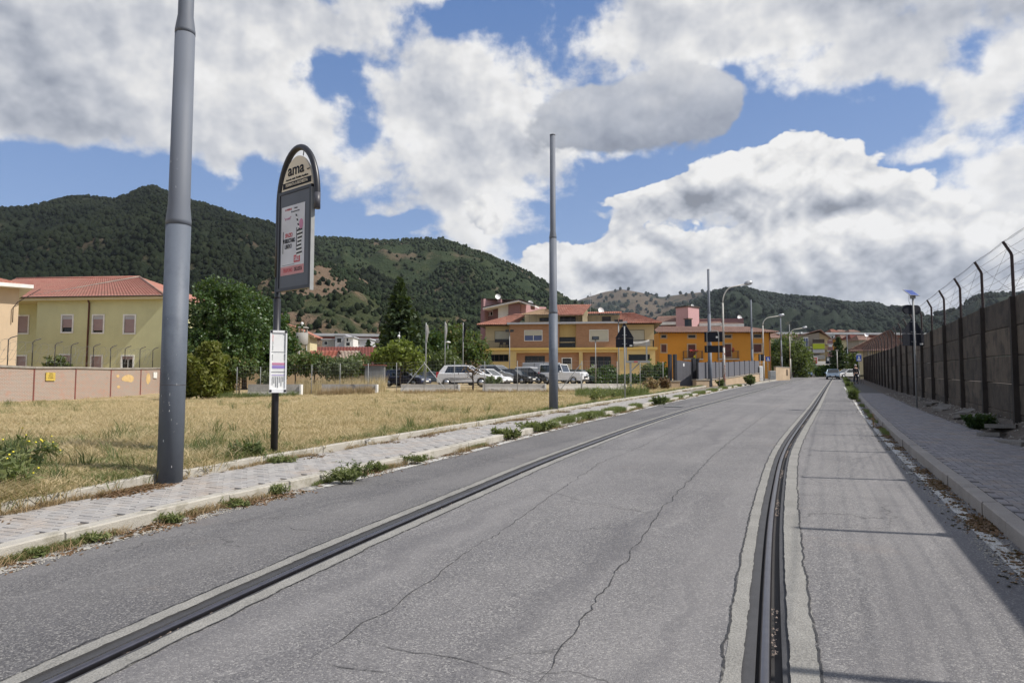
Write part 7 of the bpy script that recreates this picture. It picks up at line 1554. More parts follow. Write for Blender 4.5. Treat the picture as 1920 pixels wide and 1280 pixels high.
# striped arm, pink hood and striped body (plain flat print)
mb = MB(); mw = MB()
for k in range(8): a = (.64+.022*k, .86-.035*k); (mb if k % 2 == 0 else mw).quad((pu0+pw*(a[0]-.03), -.0592, pz0+ph*a[1]), (pu0+pw*(a[0]+.03), -.0592, pz0+ph*(a[1]-.006)), (pu0+pw*(a[0]+.052), -.0592, pz0+ph*(a[1]-.04)), (pu0+pw*(a[0]-.008), -.0592, pz0+ph*(a[1]-.034)))
for k in range(14): z_ = .60-.027*k; x_ = .80+.015*math.sin(k*.5); w_ = .10+.02*math.sin(k*.6+1); (mb if k % 2 == 0 else mw).quad((pu0+pw*(x_-w_), -.0592, pz0+ph*z_), (pu0+pw*(x_+w_), -.0592, pz0+ph*(z_+.01)), (pu0+pw*(x_+w_), -.0592, pz0+ph*(z_+.034)), (pu0+pw*(x_-w_), -.0592, pz0+ph*(z_+.024)))
mb.build('stripes', 'black', case); mw.build('stripes', 'white_paint', case)
MB().prism([(pu0+pw*(.86+.085*math.cos(a_*.4488)), pz0+ph*(.70+.075*math.sin(a_*.4488))) for a_ in range(14)], -.0592, -.058).build('pink_patch', 'pink_print', case)
# arched cream plate
ea, eb = .445*k_, b_*.84; c0_ = z4+.015; A_ = []
th0 = math.asin(max(-1, min(1, (c0_-zs_)/eb)))
pl = [(W_/2+ea*math.cos(th0+(math.pi-2*th0)*t_/28), zs_+eb*math.sin(th0+(math.pi-2*th0)*t_/28)) for t_ in range(29)]
plate = MB().prism(pl[::-1], -.02, .02).build('sign_plate', 'sign_cream', bs)
for (ua, za2) in ((W_*.22, zs_+b_*.80), (W_*.64, zs_+b_*.93), (W_*.97, zs_+b_*.42), (W_*.02, zs_+b_*.30)): MB().tube([(ua, 0, za2), (W_/2+(ua-W_/2)*.86, 0, zs_+(za2-zs_)*.88)], .008, 5).build('clip', 'dark_metal', bs)
hz_ = zs_+eb-c0_
text('lettering', 'ama', .26*k_, 'sign_back', plate, (W_*.47, -.024, c0_+hz_*.60), sx=1.05, bold=.004); text('lettering', 's.p.a.', .045*k_, 'sign_back', plate, (W_*.80, -.024, c0_+hz_*.50))
text('lettering', 'Azienda della Mobilità Aquilana', .047*k_, 'sign_back', plate, (W_*.5, -.024, c0_+hz_*.33), sx=1.02)
MB().box(W_*.13, W_*.87, -.026, -.0205, c0_+hz_*.07, c0_+hz_*.25).build('black_band', 'sign_back', plate); text('lettering', 'FERMATA A RICHIESTA', .066*k_, 'sign_cream', plate, (W_*.5, -.030, c0_+hz_*.16), sx=.88, bold=.001)
# timetable
tt0 = Z(736, 10.75); tt1 = Z(619, 10.75); tw = .255*k_

tb = MB()
ux = -.10*k_
for a, c, d, e in ((ux, ux+.022, tt0, tt1), (ux+tw-.022, ux+tw, tt0, tt1), (ux+.022, ux+tw-.022, tt0, tt0+.06), (ux+.022, ux+tw-.022, tt1-.035, tt1)): tb.box(a, c, -.13, -.065, d, e)
tb = tb.build('timetable_frame', 'white_glossy', bs); tb.rotation_euler = (0, 0, R(62)); MB().box(ux+.022, ux+tw-.022, -.115, -.075, tt0+.06, tt1-.035).build('timetable', 'white_paint', tb)
th_ = tt1-tt0; V_ = lambda f: tt1-th_*f
def tbx(a, c, d, e, m_): MB().box(ux+tw*a, ux+tw*c, -.1185, -.1155, V_(e), V_(d)).build('print', m_, tb)
tbx(.10, .92, .345, .352, 'poster_grey'); tbx(.10, .92, .665, .672, 'poster_grey'); tbx(.14, .9, .52, .555, 'pink_print'); tbx(.14, .9, .565, .61, 'violet_print'); tbx(.12, .9, .715, .725, 'violet_print')
mb = MB(); mr_ = MB(); rr = random.Random(1)
for k in range(14):
    v = .07+k*.019; (mr_ if k < 6 else mb).box(ux+tw*.13, ux+tw*(.17+.03*rr.random()), -.118, -.1155, V_(v+.008), V_(v)); mb.box(ux+tw*.82, ux+tw*.90, -.118, -.1155, V_(v+.006), V_(v))
for k in range(5): v = .39+k*.019; mb.box(ux+tw*.13, ux+tw*.18, -.118, -.1155, V_(v+.008), V_(v)); mb.box(ux+tw*.82, ux+tw*.90, -.118, -.1155, V_(v+.006), V_(v))
for c in range(7):
    n_ = rr.randint(8, 22)
    for k in range(n_): v = .745+k*.009; mb.box(ux+tw*(.14+c*.105), ux+tw*(.14+c*.105+.05), -.118, -.1155, V_(v+.004), V_(v))
mb.build('print', 'poster_grey', tb)['kind'] = 'stuff'; mr_.build('print', 'red_print', tb)['kind'] = 'stuff'
for sx_ in (ux+.02, ux+tw-.02):
    for z_ in (tt0+.03, tt1-.02): MB().box(sx_-.018, sx_+.018, -.135, -.06, z_-.018, z_+.018).build('corner', 'dark_metal', tb)
for z_ in ():  MB().box(-.07, .07, -.066, .06, z_-.02, z_+.02).build('clamp', 'dark_metal', bs)
# ---------------------------------------------------------------- sign backs
def sign_tri(px, pyb, Y, top, tri, rec, w, label, solar=False, dz=None):
    p = P(px, pyb, Y); root = empty('road_sign', p, R(-14 if not solar else 12), label, 'road sign'); z = lambda py: P(px, py, Y).z-p.z; s_ = Y/1280
    MB().tube([(0, 0, -.1), (0, 0, z(top))], .03 if not solar else .032, 8).build('post', 'galv_matt', root)
    hw_ = w*s_/2
    MB().prism([(-hw_, z(tri[1])), (hw_, z(tri[1])), (hw_, z(tri[1])+.02), (.03, z(tri[0])), (-.03, z(tri[0])), (-hw_, z(tri[1])+.02)], -.07, -.045).build('triangle_plate', 'sign_back', root)
    MB().box(-hw_*.96, hw_*.96, -.07, -.045, z(rec[1]), z(rec[0])-.01).build('rectangle_plate', 'sign_back', root)
    for f in (.12, .55, .98): zz_ = z(rec[1])+(z(tri[0])-z(rec[1]))*f*.85+.05; MB().box(-.11, .11, -.044, -.03, zz_-.012, zz_+.012).build('bracket', 'galv_matt', root)
    MB().box(hw_*.55, hw_*.85, -.043, -.036, z(rec[1])+.04, z(rec[1])+.04+.30*s_*20/.35*.35*.5).build('maker_label', 'white_trim', root)
    return root, z, s_
def tri_depth(): pass
Xs, Ys = hit(1172, 750, .14)
# plates face away from the camera, their dark backs and clamps towards it
root, z, s_ = sign_tri(1172, 750, Ys, 612, (606, 634), (634, 651), 34, 'dark back of a triangular road sign with rectangular plate before the brick house')
for o in kids(root):
    if o.name.startswith(('triangle', 'rectangle')): o.location.y = .11
    if o.name.startswith(('bracket', 'maker')): o.location.y = .078
Xs, Ys = hit(1720, 761, .2)
root, z, s_ = sign_tri(1719, 761, Ys, 553, (597, 625), (625, 648), 49, 'solar powered warning sign seen from behind on a slim grey post by the concrete wall', True)
for o in kids(root):
    if o.name.startswith(('triangle', 'rectangle')): o.location.y = .11
    if o.name.startswith(('bracket', 'maker')): o.location.y = .078
zc_ = z(580); rr_ = 8.7*s_; lw_ = 19*s_
MB().prism([((lw_-rr_)*(1 if -math.pi/2 < a_ <= math.pi/2 else -1)+rr_*math.cos(a_), zc_+rr_*math.sin(a_)) for a_ in [math.pi*(-.499+k/12) for k in range(24)]], .045, .12).build('lamp_housing', 'sign_back', root)
zt_2 = z(549); o = MB().box(-12*s_, 12*s_, -.2, .2, -.012, .012).build('solar_panel', 'galvanised', root); o.location = (-3*s_, 0, zt_2); o.rotation_euler = (R(38), 0, R(8))
mb = MB()
for i in range(9): mb.box(-11*s_+i*22*s_/9+.006, -11*s_+(i+1)*22*s_/9-.006, -.185, .185, .0125, .0155)
mb.build('solar_cell', 'sign_blue', o); MB().box(-.07, .07, -.06, .06, z(560), z(553)).build('controller_box', 'galv_matt', root); MB().tube([(-.16, 0, zt_2-.05), (-.15, .03, z(565)), (-.05, .03, z(575))], .008, 4).build('cable', 'black', root)
# double rectangular sign back hanging on a goal-post frame by the third pole
Y3 = 52; p = P(1349, 719, Y3); root = empty('gantry_sign', p, R(-20), 'two dark rectangular sign backs on a thin pipe frame beside the third pole', 'road sign'); z = lambda py: P(1340, py, Y3).z-p.z; s_ = Y3/1280; zx = lambda px: (px-1349)*s_
MB().tube([(0, 0, -.1), (0, 0, z(625)-.1), (-.06, 0, z(620.5)), (-.25, 0, z(620)), (zx(1330)+.2, 0, z(620)), (zx(1328), 0, z(623)), (zx(1328), 0, z(659))], .035, 6).build('pipe_frame', 'galv_matt', root)
MB().box(zx(1323), zx(1356), .05, .09, z(640.5), z(621.5)).build('plate', 'sign_back', root); MB().box(zx(1323), zx(1356), .05, .09, z(660.5), z(647.5)).build('plate', 'sign_back', root); MB().box(zx(1344), zx(1348), .04, .049, z(633.5), z(630)).build('maker_label', 'white_trim', root)
# grey steel frame of a missing sign in the weeds
p = P(1183, 736, 42); root = empty('steel_frame', p, 0, 'grey steel frame on one post with diagonal brace beside the triangular sign', 'frame'); s_ = 42/1280; z = lambda py: P(1190, py, 42).z-p.z; zx = lambda px: (px-1183)*s_
MB().box(zx(1181), zx(1184.5), -.05, .05, -.2, z(679)).build('post', 'galv_matt', root); MB().box(zx(1174), zx(1219), -.06, .06, z(680), z(676)).build('beam', 'galv_matt', root); MB().bar((zx(1184), 0, z(695)), (zx(1200), 0, z(680)), .07).build('brace', 'galv_matt', root)
MB().box(zx(1174), zx(1176), -.04, .04, z(676), z(651)).build('upright', 'galv_matt', root); MB().box(zx(1212), zx(1214.5), -.04, .04, z(676), z(641)).build('upright', 'galv_matt', root); MB().box(zx(1189), zx(1196), -.064, -.0605, z(679), z(677)).build('label_strip', 'red_print', root)
# pedestrian crossing signs
def crossing(px, pyb, Y, w, top, bot, label, rz=0):
    p = P(px, pyb, Y); root = empty('crossing_sign', p, R(rz), label, 'road sign'); s_ = Y/1280; z = lambda py: P(px, py, Y).z-p.z; hw_ = w*s_/2; za, zb_ = z(bot), z(top); h = zb_-za
    MB().tube([(0, .04, -.1), (0, .04, zb_)], .035, 8).build('post', 'galv_matt', root); MB().box(-hw_, hw_, -.03, .0, za, zb_).build('plate', 'sign_blue', root)
    MB().prism([(-hw_*.66, za+h*.12), (hw_*.66, za+h*.12), (0, za+h*.90)], -.036, -.0305).build('triangle', 'white_paint', root)
    fig = MB(); c = za+h*.40; fig.bar((0, -.040, c), (0, -.040, c+h*.16), h*.09); fig.bar((0, -.040, c), (-h*.13, -.040, c-h*.2), h*.06); fig.bar((0, -.040, c), (h*.13, -.040, c-h*.2), h*.06); fig.bar((-h*.12, -.040, c+h*.02), (h*.02, -.040, c+h*.13), h*.05); fig.bar((h*.0, -.040, c+h*.13), (h*.12, -.040, c+h*.03), h*.05); fig.lathe([(.01, -.04*h), (.04*h, 0), (.01, .04*h)], 8, (0, -.040, c+h*.25)); fig.build('walking_figure', 'black', root)
    return root, z, s_
crossing(1440.5, 707, 82, 8.4, 668.5, 677, 'blue pedestrian crossing sign at the right end of the orange house')
r_, z, s_ = crossing(1611.5, 712, 78, 10.5, 665.5, 677, 'blue crossing sign with rounded hood above the pedestrian', 10)
MB().prism([(5.2*s_*math.cos(math.pi*k/10), z(665.5)+3.2*s_*math.sin(math.pi*k/10)) for k in range(11)], -.05, .02).build('hood', 'galv_matt', r_)
p = P(1426, 712, 78); root = empty('sign_back', p, 0, 'dark direction sign back beside the blue crossing sign at the orange house', 'road sign'); s_ = 78/1280; z = lambda py: P(1426, py, 78).z-p.z
MB().box(-2.6*s_, 8*s_, .04, .08, z(676.5), z(664)).build('plate', 'sign_back', root); MB().tube([(0, 0, -.1), (0, 0, z(664))], .03, 6).build('post', 'galv_matt', root)
p = P(1553, 692, 150); root = empty('information_sign', p, 0, 'dark notice panel with pale sheet before the apartment block', 'sign'); s_ = 150/1280; z = lambda py: P(1553, py, 150).z-p.z
MB().box(-4*s_, 3*s_, 0, .1, z(682), z(670)).build('panel', 'sign_back', root); MB().box(-2.2*s_, 2*s_, -.05, -.001, z(676.5), z(671)).build('sheet', 'white_trim', root); MB().tube([(2.6*s_, .05, -.3), (2.6*s_, .05, z(670))], .08, 6).build('post', 'galv_matt', root)
# ---------------------------------------------------------------- street lamps
def street_lamp(px, pyb, Y, pyk, hx, hy, label, mat='galv_matt', r=.07, rust=False):
    p = P(px, pyb, Y); root = empty('street_lamp', p, 0, label, 'street lamp', 'curved street lamps'); s_ = Y/1280; z = lambda py: P(px, py, Y).z-p.z; zk = z(pyk); dx = (hx-px)*s_; zh = z(hy)
    MB().tube([(0, 0, -.2), (0, 0, zk*.45)], r*1.15, 10).build('lower_pole', mat, root); MB().tube([(0, 0, zk*.45), (0, 0, zk)], [r*.95, r*.75], 10).build('upper_pole', mat, root)
    pts = [(dx*(1-math.cos(R(a)))*.42, 0, zk+(zh-zk)*.82*math.sin(R(a))) for a in range(0, 75, 9)]; pts.append((dx*.82, 0, zh-(zh-zk)*.06)); MB().tube(pts, r*.55, 8).build('arm', mat, root)
    mb = MB(); L = abs(dx)*.30; mb.lathe([(.005, 0), (.09, .04*1), (.13, L*.35), (.12, L*.8), (.04, L), (.005, L)], 10); d = Vector((1 if dx > 0 else -1, 0, .18)).normalized(); q_ = d.to_track_quat('Z', 'Y').to_matrix().to_4x4(); q_ = Matrix.Translation((dx*.80, 0, zh-.06)) @ q_ @ Matrix.Diagonal((.8, 1.5, 1, 1)); mb.xf(q_); h_ = mb.build('lamp_head', 'galvanised', root)
    MB().lathe([(.005, -.06), (.10, -.03), (.12, 0), (.005, .01)], 10).xf(Matrix.Translation((dx*.93, 0, zh-.05)) @ Matrix.Diagonal((1.6, 1, 1, 1))).build('glass_bowl', 'white_glossy', h_)
    if rust:
        mb = MB(); rr = random.Random(9)
        for k in range(50): a = R(-90+rr.uniform(-80, 80)); zz_ = zk*rr.uniform(.02, .5)**1.1; c_ = Vector((math.cos(a)*(r*1.15+.002), math.sin(a)*(r*1.15+.002), zz_)); t_ = Vector((-math.sin(a), math.cos(a), 0)); w, h = rr.uniform(.01, .035), rr.uniform(.04, .22); mb.quad(c_-t_*w, c_+t_*w, c_+t_*w*.6+Vector((0, 0, h)), c_-t_*w*.7+Vector((0, 0, h*.8)))
        mb.build('rust_patch', 'sheet_rust', root)['kind'] = 'stuff'
    return root
basic('lamp_pale', (.42, .40, .36), .6, var=.15, vscale=4)
street_lamp(1358, 719, 57, 568, 1410, 530.5, 'largest curved street lamp, pale rusty pole right of the third tall pole', 'lamp_pale', .09, True)
street_lamp(1432.5, 712, 80, 610, 1470, 591, 'second curved street lamp, arching in front of the orange house corner', 'lamp_pale', .09)
street_lamp(1482.5, 707, 98, 630, 1513, 614, 'third curved street lamp at the pale wall by the bend', 'lamp_pale', .09)
street_lamp(1486, 702, 118, 633, 1505, 624.5, 'fourth small curved street lamp just behind the third one', 'lamp_pale', .08)
p = P(1570.5, 700, 130); root = empty('street_lamp', p, 0, 'short thin T shaped lamp post far right of the apartment block', 'street lamp'); z = lambda py: P(1570, py, 130).z-p.z; MB().tube([(0, 0, -.2), (0, 0, z(657))], .08, 6).build('pole', 'lamp_pale', root); MB().box(-.25, .25, -.1, .1, z(657), z(656)).build('lamp_head', 'lamp_pale', root)
# small lamps, floodlight masts and flagpoles in the car park
def mast(name, px, pyb, top, Y, head, label, cat, r=.04, mat='galv_matt'):
    p = P(px, pyb, Y); root = empty(name, p, 0, label, cat); z = P(px, top, Y).z-p.z; MB().tube([(0, 0, -.2), (0, 0, z)], r, 8).build('pole', mat, root)
    if head == 'flood': MB().box(-.28, .28, -.16, .10, z-.02, z+.26).build('floodlight', 'black', root); MB().box(-.22, .22, -.175, -.161, z+.03, z+.22).build('glass', 'car_glass', root)
    if head == 'flood2':
        for x in (-.22, .22): MB().box(x-.18, x+.18, -.3, .0, z-.02, z+.2).build('floodlight', 'black', root)
    if head == 'disc': MB().lathe([(.01, -.05), (.28, -.02), (.3, .04), (.1, .12), (.01, .13)], 12, (0, 0, z)).build('lamp_head', 'white_paint', root)
    if head == 'ball': MB().lathe([(.01, -.1), (.11, -.06), (.13, .02), (.07, .12), (.01, .14)], 10, (-.05, 0, z-.4)).build('lamp_head', 'white_paint', root)
    return root, z
mast('floodlight_mast', 955.5, 706, 622, 66, 'flood2', 'mast with small dark floodlights in front of the left balcony of the brick house', 'floodlight'); mast('floodlight_mast', 1117, 712, 636.5, 56, 'flood', 'mast with one square floodlight in front of the right upper window', 'floodlight'); mast('floodlight_mast', 1160.5, 705, 603, 70, 'flood2', 'tallest floodlight mast just left of the triangular sign', 'floodlight', .06)
mast('lamp_post', 748, 712, 622, 60, 'ball', 'thin lamp post with small lamp in front of the tall spruce', 'lamp'); mast('lamp_post', 839.5, 710, 642, 70, 'disc', 'low lamp post with round head right of the middle flagpole', 'lamp'); mast('lamp_post', 899, 706, 628.5, 74, 'disc', 'lamp post with white round head left of the brick house', 'lamp')
for px, top, mt, lb in ((798, 605, 'white_trim', 'flagpole with limp white flag, left of the three'), (834, 603, 'white_trim', 'flagpole with limp pale flag, middle of the three'), (868, 605, 'sign_back', 'flagpole with limp dark blue flag, right of the three')):
    Yf = 46 if px == 798 else 58; root, z = mast('flagpole', px, 734 if px == 798 else 716, top, Yf, None, lb, 'flagpole', .035)
    mb = MB(); rows = []; hh = 32*Yf/1280
    for j in range(9):
        rows.append([(.03+.11*k/6*(1+.6*math.sin(j*.6))+.0, .05*math.sin(k*1.7+j*.35), z-.12-hh*j/8-.05*k/6) for k in range(7)])
    mb.grid(rows); mb.build('flag', mt, root)
mast('thin_mast', 1511 if False else 1482, 690, 608, 140, None, 'thin mast behind the third curved street lamp', 'mast', .06)
# wire fence along the car park with braced corner posts
fpts = [(445, 741), (489, 740), (536, 739), (585, 738), (638, 738), (690.6, 737.5), (743.7, 737.5), (795.5, 737), (852.5, 738), (909, 740), (970, 741), (1030, 741), (1091, 738), (1157, 734), (1200, 733), (1243, 731)]
Yfn = lambda px: float(np.interp(px, [445, 900, 1030, 1157, 1243], [45.5, 42.5, 42, 45, 48])); a0 = P(445, 741, Yfn(445)); wf = empty('wire_fence', (a0.x, a0.y, field_z(a0.x, a0.y)), 0, 'thin wire mesh fence with slim metal posts along the car park', 'fence'); o_ = Vector(wf.location); tops = []
for px, py in fpts:
    Y = Yfn(px); X = (px-960)/1280*Y; z0 = field_z(min(X, SL(Y)-.5), Y); h = 1.95; q_ = Vector((X, Y, z0))-o_; MB().tube([q_-Vector((0, 0, .2)), q_+Vector((0, 0, h))], .022, 6).build('post', 'galv_matt', wf); tops.append((q_, h))
mb = MB(); 
for (a, h0), (b_, h1) in zip(tops[:-1], tops[1:]):
    for k in range(10): f = .02+.98*k/9; mb.tube([a+Vector((0, 0, h0*f)), b_+Vector((0, 0, h1*f))], .0028, 3, False)
    L = (b_-a).length; n_ = int(L/.18)
    for k in range(n_): q_ = a.lerp(b_, (k+.5)/n_); mb.tube([q_, q_+Vector((0, 0, h0))], .0022, 3, False)
mb.build('wire_mesh', 'galv_matt', wf)['kind'] = 'stuff'
for i, dx in ((7, -1.45), (7, 1.55), (12, -1.5), (12, .0)):
    if dx: q_, h = tops[i]; MB().bar(q_+Vector((0, 0, h*.95)), q_+Vector((dx, -.3, 0)), .05).build('brace', 'galv_matt', wf)
mast('tree_stake', 1090, 738, 700, 43, None, 'short leaning stake at the low barrier below the white pickup', 'stake', .03)
# bare little tree in front of the white car
p = P(886, 738, 44); z_ = field_z(p.x, 44); bt_ = empty('bare_tree', (p.x, 44, z_), 0, 'small crooked leafless tree in front of the white car', 'tree'); mb = MB(); mb.tube([(0, 0, -.1), (.05, 0, .6), (-.02, 0, 1.0), (.06, 0, 1.35)], [.07, .055, .05, .03], 7)
rr = random.Random(5)
for k in range(12): a = rr.uniform(0, 6.28); s0 = Vector((.0, 0, rr.uniform(.8, 1.3))); mb.tube([s0, s0+Vector((math.cos(a)*.3, math.sin(a)*.2, .25)), s0+Vector((math.cos(a)*.55, math.sin(a)*.4, .35+rr.random()*.3))], [.022, .014, .005], 4)
mb.build('trunk', 'bark_dark', bt_); rn = np.random.default_rng(4); C_ = np.stack([rn.normal(size=160)*.35, rn.normal(size=160)*.3, 1.45+rn.normal(size=160)*.2], 1); V, Fq = leaf_quads(C_, .08, rn); obj_mesh('twigs', np_mesh('twigs', V, Fq, 'dead_leaf'), bt_)
# ---------------------------------------------------------------- vehicles
def paint(name, col, rough=.3, met=0): m, t, b = new_mat(name); b.inputs['Base Color'].default_value = (*col, 1); b.inputs['Roughness'].default_value = rough; b.inputs['Metallic'].default_value = met; b.inputs['Coat Weight'].default_value = .6; b.inputs['Coat Roughness'].default_value = .05
paint('paint_white', (.74, .75, .76)); paint('paint_silver', (.38, .40, .42), .35, .3); paint('paint_navy', (.018, .025, .07)); paint('paint_black', (.014, .015, .018)); paint('paint_grey_blue', (.13, .17, .22), .35, .3); paint('paint_green', (.03, .06, .05)); paint('paint_light_blue', (.30, .40, .48), .35, .3); paint('paint_blue', (.07, .13, .26)); paint('paint_van', (.42, .44, .47))
basic('tyre', (.02, .02, .021), .85); basic('plastic_dark', (.025, .025, .027), .6); basic('rim_metal', (.42, .43, .45), .35, metal=.7)
m, t, b = new_mat('tail_red'); b.inputs['Base Color'].default_value = (.50, .02, .03, 1); b.inputs['Roughness'].default_value = .15
m, t, b = new_mat('head_glass'); b.inputs['Base Color'].default_value = (.65, .68, .72, 1); b.inputs['Roughness'].default_value = .1; b.inputs['Metallic'].default_value = .3
KIND = dict(hatch=(.03, .11, .55, .75, .60, .56, .43), suv=(.035, .13, .54, .75, .655, .61, .46), sedan=(.12, .28, .56, .74, .62, .58, .44), van=(.01, .03, .72, .86, .56, .50, .38), offroad=(.02, .03, .50, .57, .60, .60, .50))
def car(name, label, cat, px, pyb, Y, deg, kind, col, L=4.2, W=1.76, H=1.5, roof=None, extras=(), z=None):
    xb0, xr0, xr1, xb1, belt, hood, nose = KIND[kind]; p = P(px, pyb, Y); zg_ = z if z is not None else (field_z(p.x, Y)+.02 if p.x < SL(min(Y, 118)) else road_z(Y)+.01)
    root = empty(name, (p.x, Y, zg_), R(deg), label, cat, None); X = lambda f: (f-.5)*L; wr = .30 if H < 1.6 else .345
    ar = wr+.06; xa, xf = X(.185), X(.80); zb_ = .22 if H < 1.6 else .28
    def arch(cx): return [(cx+ar*math.cos(a), max(zb_, wr+ar*math.sin(a))) for a in [math.pi*(k/10) for k in range(11)]]
    base = [(X(.985), zb_+.02)]+arch(xf)+arch(xa)+[(X(.012), zb_+.05)]
    topl = [(X(0), zb_+.25), (X(.004), H*.42), (X(.018), H*belt*.93), (X(xb0), H*belt), (X(xb1), H*belt), (X(xb1+.03), H*hood*1.01), (X((xb1+.95)/2), H*hood*.99), (X(.95), H*(hood+nose)/2), (X(.985), H*nose), (X(1.0), H*nose*.75), (X(.998), zb_+.12)]
    if kind == 'offroad': topl = [(X(0), zb_+.25), (X(.0), H*.42), (X(.01), H*belt*.93), (X(xb0), H*belt), (X(xb1), H*belt), (X(xb1+.02), H*.61), (X(.955), H*.60), (X(.965), H*.56), (X(.97), H*.40), (X(1.0), H*.38), (X(1.0), zb_+.12)]
    out = base+topl; cx_, cz_ = 0, H*.4
    bm = bmesh.new(); rings = []
    for (y, ins) in ((-W/2, .05), (-W/2+.07, .0), (W/2-.07, .0), (W/2, .05)):
        rings.append([bm.verts.new((x-math.copysign(ins*1.2, x-cx_) if abs(x-cx_) > L*.42 else x, y, zz_-(ins if zz_ > H*.5 else 0))) for x, zz_ in out])
    n_ = len(out)
    for r0, r1 in zip(rings[:-1], rings[1:]):
        for i in range(n_): bm.faces.new((r0[i], r1[i], r1[(i+1) % n_], r0[(i+1) % n_]))
    bm.faces.new(rings[0]); bm.faces.new(rings[-1][::-1]); bmesh.ops.triangulate(bm, faces=[f for f in bm.faces if len(f.verts) > 4]); bmesh.ops.recalc_face_normals(bm, faces=bm.faces)
    me = bpy.data.meshes.new('body'); bm.to_mesh(me); bm.free(); me.materials.append(MATS[col]); body = obj_mesh('body', me, root)
    # glasshouse
    wb, wt = W/2-.06, W/2-.20 if kind not in ('van', 'offroad') else W/2-.10; zb2, zt = H*belt, H-.05
    A, B_, C_, D_ = (X(xb0)+.02, zb2-.02), (X(xr0)+.03, zt), (X(xr1), zt), (X(xb1)-.02, zb2-.02)
    def gq(pts, nm, mt): return MB().add(pts, [tuple(range(len(pts)))]).build(nm, mt, root)
    V = [(A[0], -wb, A[1]), (B_[0], -wt, B_[1]), (C_[0], -wt, C_[1]), (D_[0], -wb, D_[1]), (A[0], wb, A[1]), (B_[0], wt, B_[1]), (C_[0], wt, C_[1]), (D_[0], wb, D_[1])]
    core_mat = col if kind == 'van' else 'car_glass'
    MB().add(V, [(0, 3, 2, 1), (4, 5, 6, 7), (0, 1, 5, 4)]).build('side_window', core_mat, root); gq([V[3], V[7], V[6], V[2]], 'windscreen', 'car_glass')
    if kind == 'van':
        for s_ in (-1, 1): a_ = Vector((X(.62), s_*(wb+.004), zb2+.02)); b2 = Vector((D_[0]-.12, s_*(wb+.004), zb2+.02)); c2 = Vector((C_[0]-.02, s_*(wt+.03), zt-.12)); d2 = Vector((X(.62), s_*(wt+.03), zt-.12)); gq([a_, b2, c2, d2], 'side_window', 'car_glass')
    rm = roof or col
    MB().bbox(B_[0]-.06, C_[0]+.05, -wt-.02, wt+.02, zt-.015, H, .03).build('roof', rm, root)
    pil = MB(); bp = MB()
    for s_ in (-1, 1):
        w1, w2 = s_*(wb+.012), s_*(wt+.012)
        pil.tube([(D_[0], w1, D_[1]), (C_[0], w2, C_[1])], .032, 4, True, False); pil.tube([(A[0], w1, A[1]), (B_[0], w2, B_[1])], .05 if kind != 'offroad' else .03, 4, True, False)
        for f in ((.50,) if kind in ('hatch', 'sedan') else (.30, .52)): x = X(f) if kind != 'offroad' else X(.30); bp.tube([(x, w1, zb2-.02), (x+.0, w2, zt)], .028, 4, True, False)
        if kind in ('suv', 'hatch', 'sedan'): qf = .34; pil.add([(A[0]-.01, w1+s_*.004, A[1]), (A[0]+(C_[0]-B_[0])*qf*.75, w1+s_*.004, A[1]), (B_[0]+(C_[0]-B_[0])*qf*.45, w2+s_*.004, B_[1]), (B_[0]-.01, w2+s_*.004, B_[1])], [(0, 1, 2, 3)])
    pil.build('pillar', col, root); bp.build('door_pillar', 'plastic_dark' if kind != 'offroad' else col, root)
    for (cx, s_) in ((xa, -1), (xa, 1), (xf, -1), (xf, 1)):
        mb = MB(); mb.lathe([(.001, -.10), (wr*.62, -.10), (wr*.95, -.10), (wr, -.07), (wr, .07), (wr*.95, .10), (wr*.62, .10), (.001, .10)], 18); q_ = Matrix.Translation((cx, s_*(W/2-.10), wr)) @ Matrix.Rotation(R(90), 4, 'X'); mb.xf(q_); wh = mb.build('wheel', 'tyre', root)
        mb = MB(); yy = s_*(W/2+.004); mb.lathe([(.001, .0), (wr*.60, .0), (wr*.62, -.02), (.001, -.02)], 16); mb.xf(Matrix.Translation((cx, yy, wr)) @ Matrix.Rotation(R(90 if s_ > 0 else -90), 4, 'X')); mb.build('rim', 'rim_metal', wh)
    for s_ in (-1, 1):
        y0, y1 = (s_*(W/2-.42), s_*(W/2-.06)); y0, y1 = min(y0, y1), max(y0, y1)
        MB().box(X(.955), X(.992), y0, y1, H*nose*.86, H*nose*1.06).build('headlight', 'head_glass', root)
        y0, y1 = sorted((s_*(W/2-.26), s_*(W/2-.015)))
        MB().box(X(-.004), X(.05), y0, y1, H*.44, H*(.60 if kind != 'suv' else .70)).build('tail_light', 'tail_red', root)
        MB().bbox(X(xb1)-.30, X(xb1)-.16, *sorted((s_*(W/2-.02), s_*(W/2+.17))), zb2-.02, zb2+.13, .02).build('mirror', col, root)
        MB().box(X(.22), X(.72), *sorted((s_*(W/2-.05), s_*(W/2+.004))), zb_+.0, zb_+.10).build('sill', 'plastic_dark', root)
        for f in (.37, .55): MB().box(X(f), X(f)+.16, *sorted((s_*(W/2-.03), s_*(W/2+.015))), zb2-.16, zb2-.13).build('door_handle', col, root)
    MB().box(X(.985), X(1.006), -W/2+.45, W/2-.45, H*nose*.55, H*nose*.80).build('grille', 'plastic_dark', root); MB().box(X(.99), X(1.012), -W/2+.12, W/2-.12, zb_+.03, zb_+.17).build('bumper', 'plastic_dark', root)
    MB().box(X(1.008), X(1.016), -.26, .26, zb_+.18, zb_+.29).build('number_plate', 'white_trim', root); MB().box(X(-.008), X(.002), -.26, .26, H*.42, H*.49).build('number_plate', 'white_trim', root)
    if 'bars' in extras:
        for s_ in (-1, 1): MB().bar((B_[0]+.1, s_*(wt-.05), H+.05), (C_[0]-.1, s_*(wt-.05), H+.05), .04).build('roof_rail', 'galvanised', root)
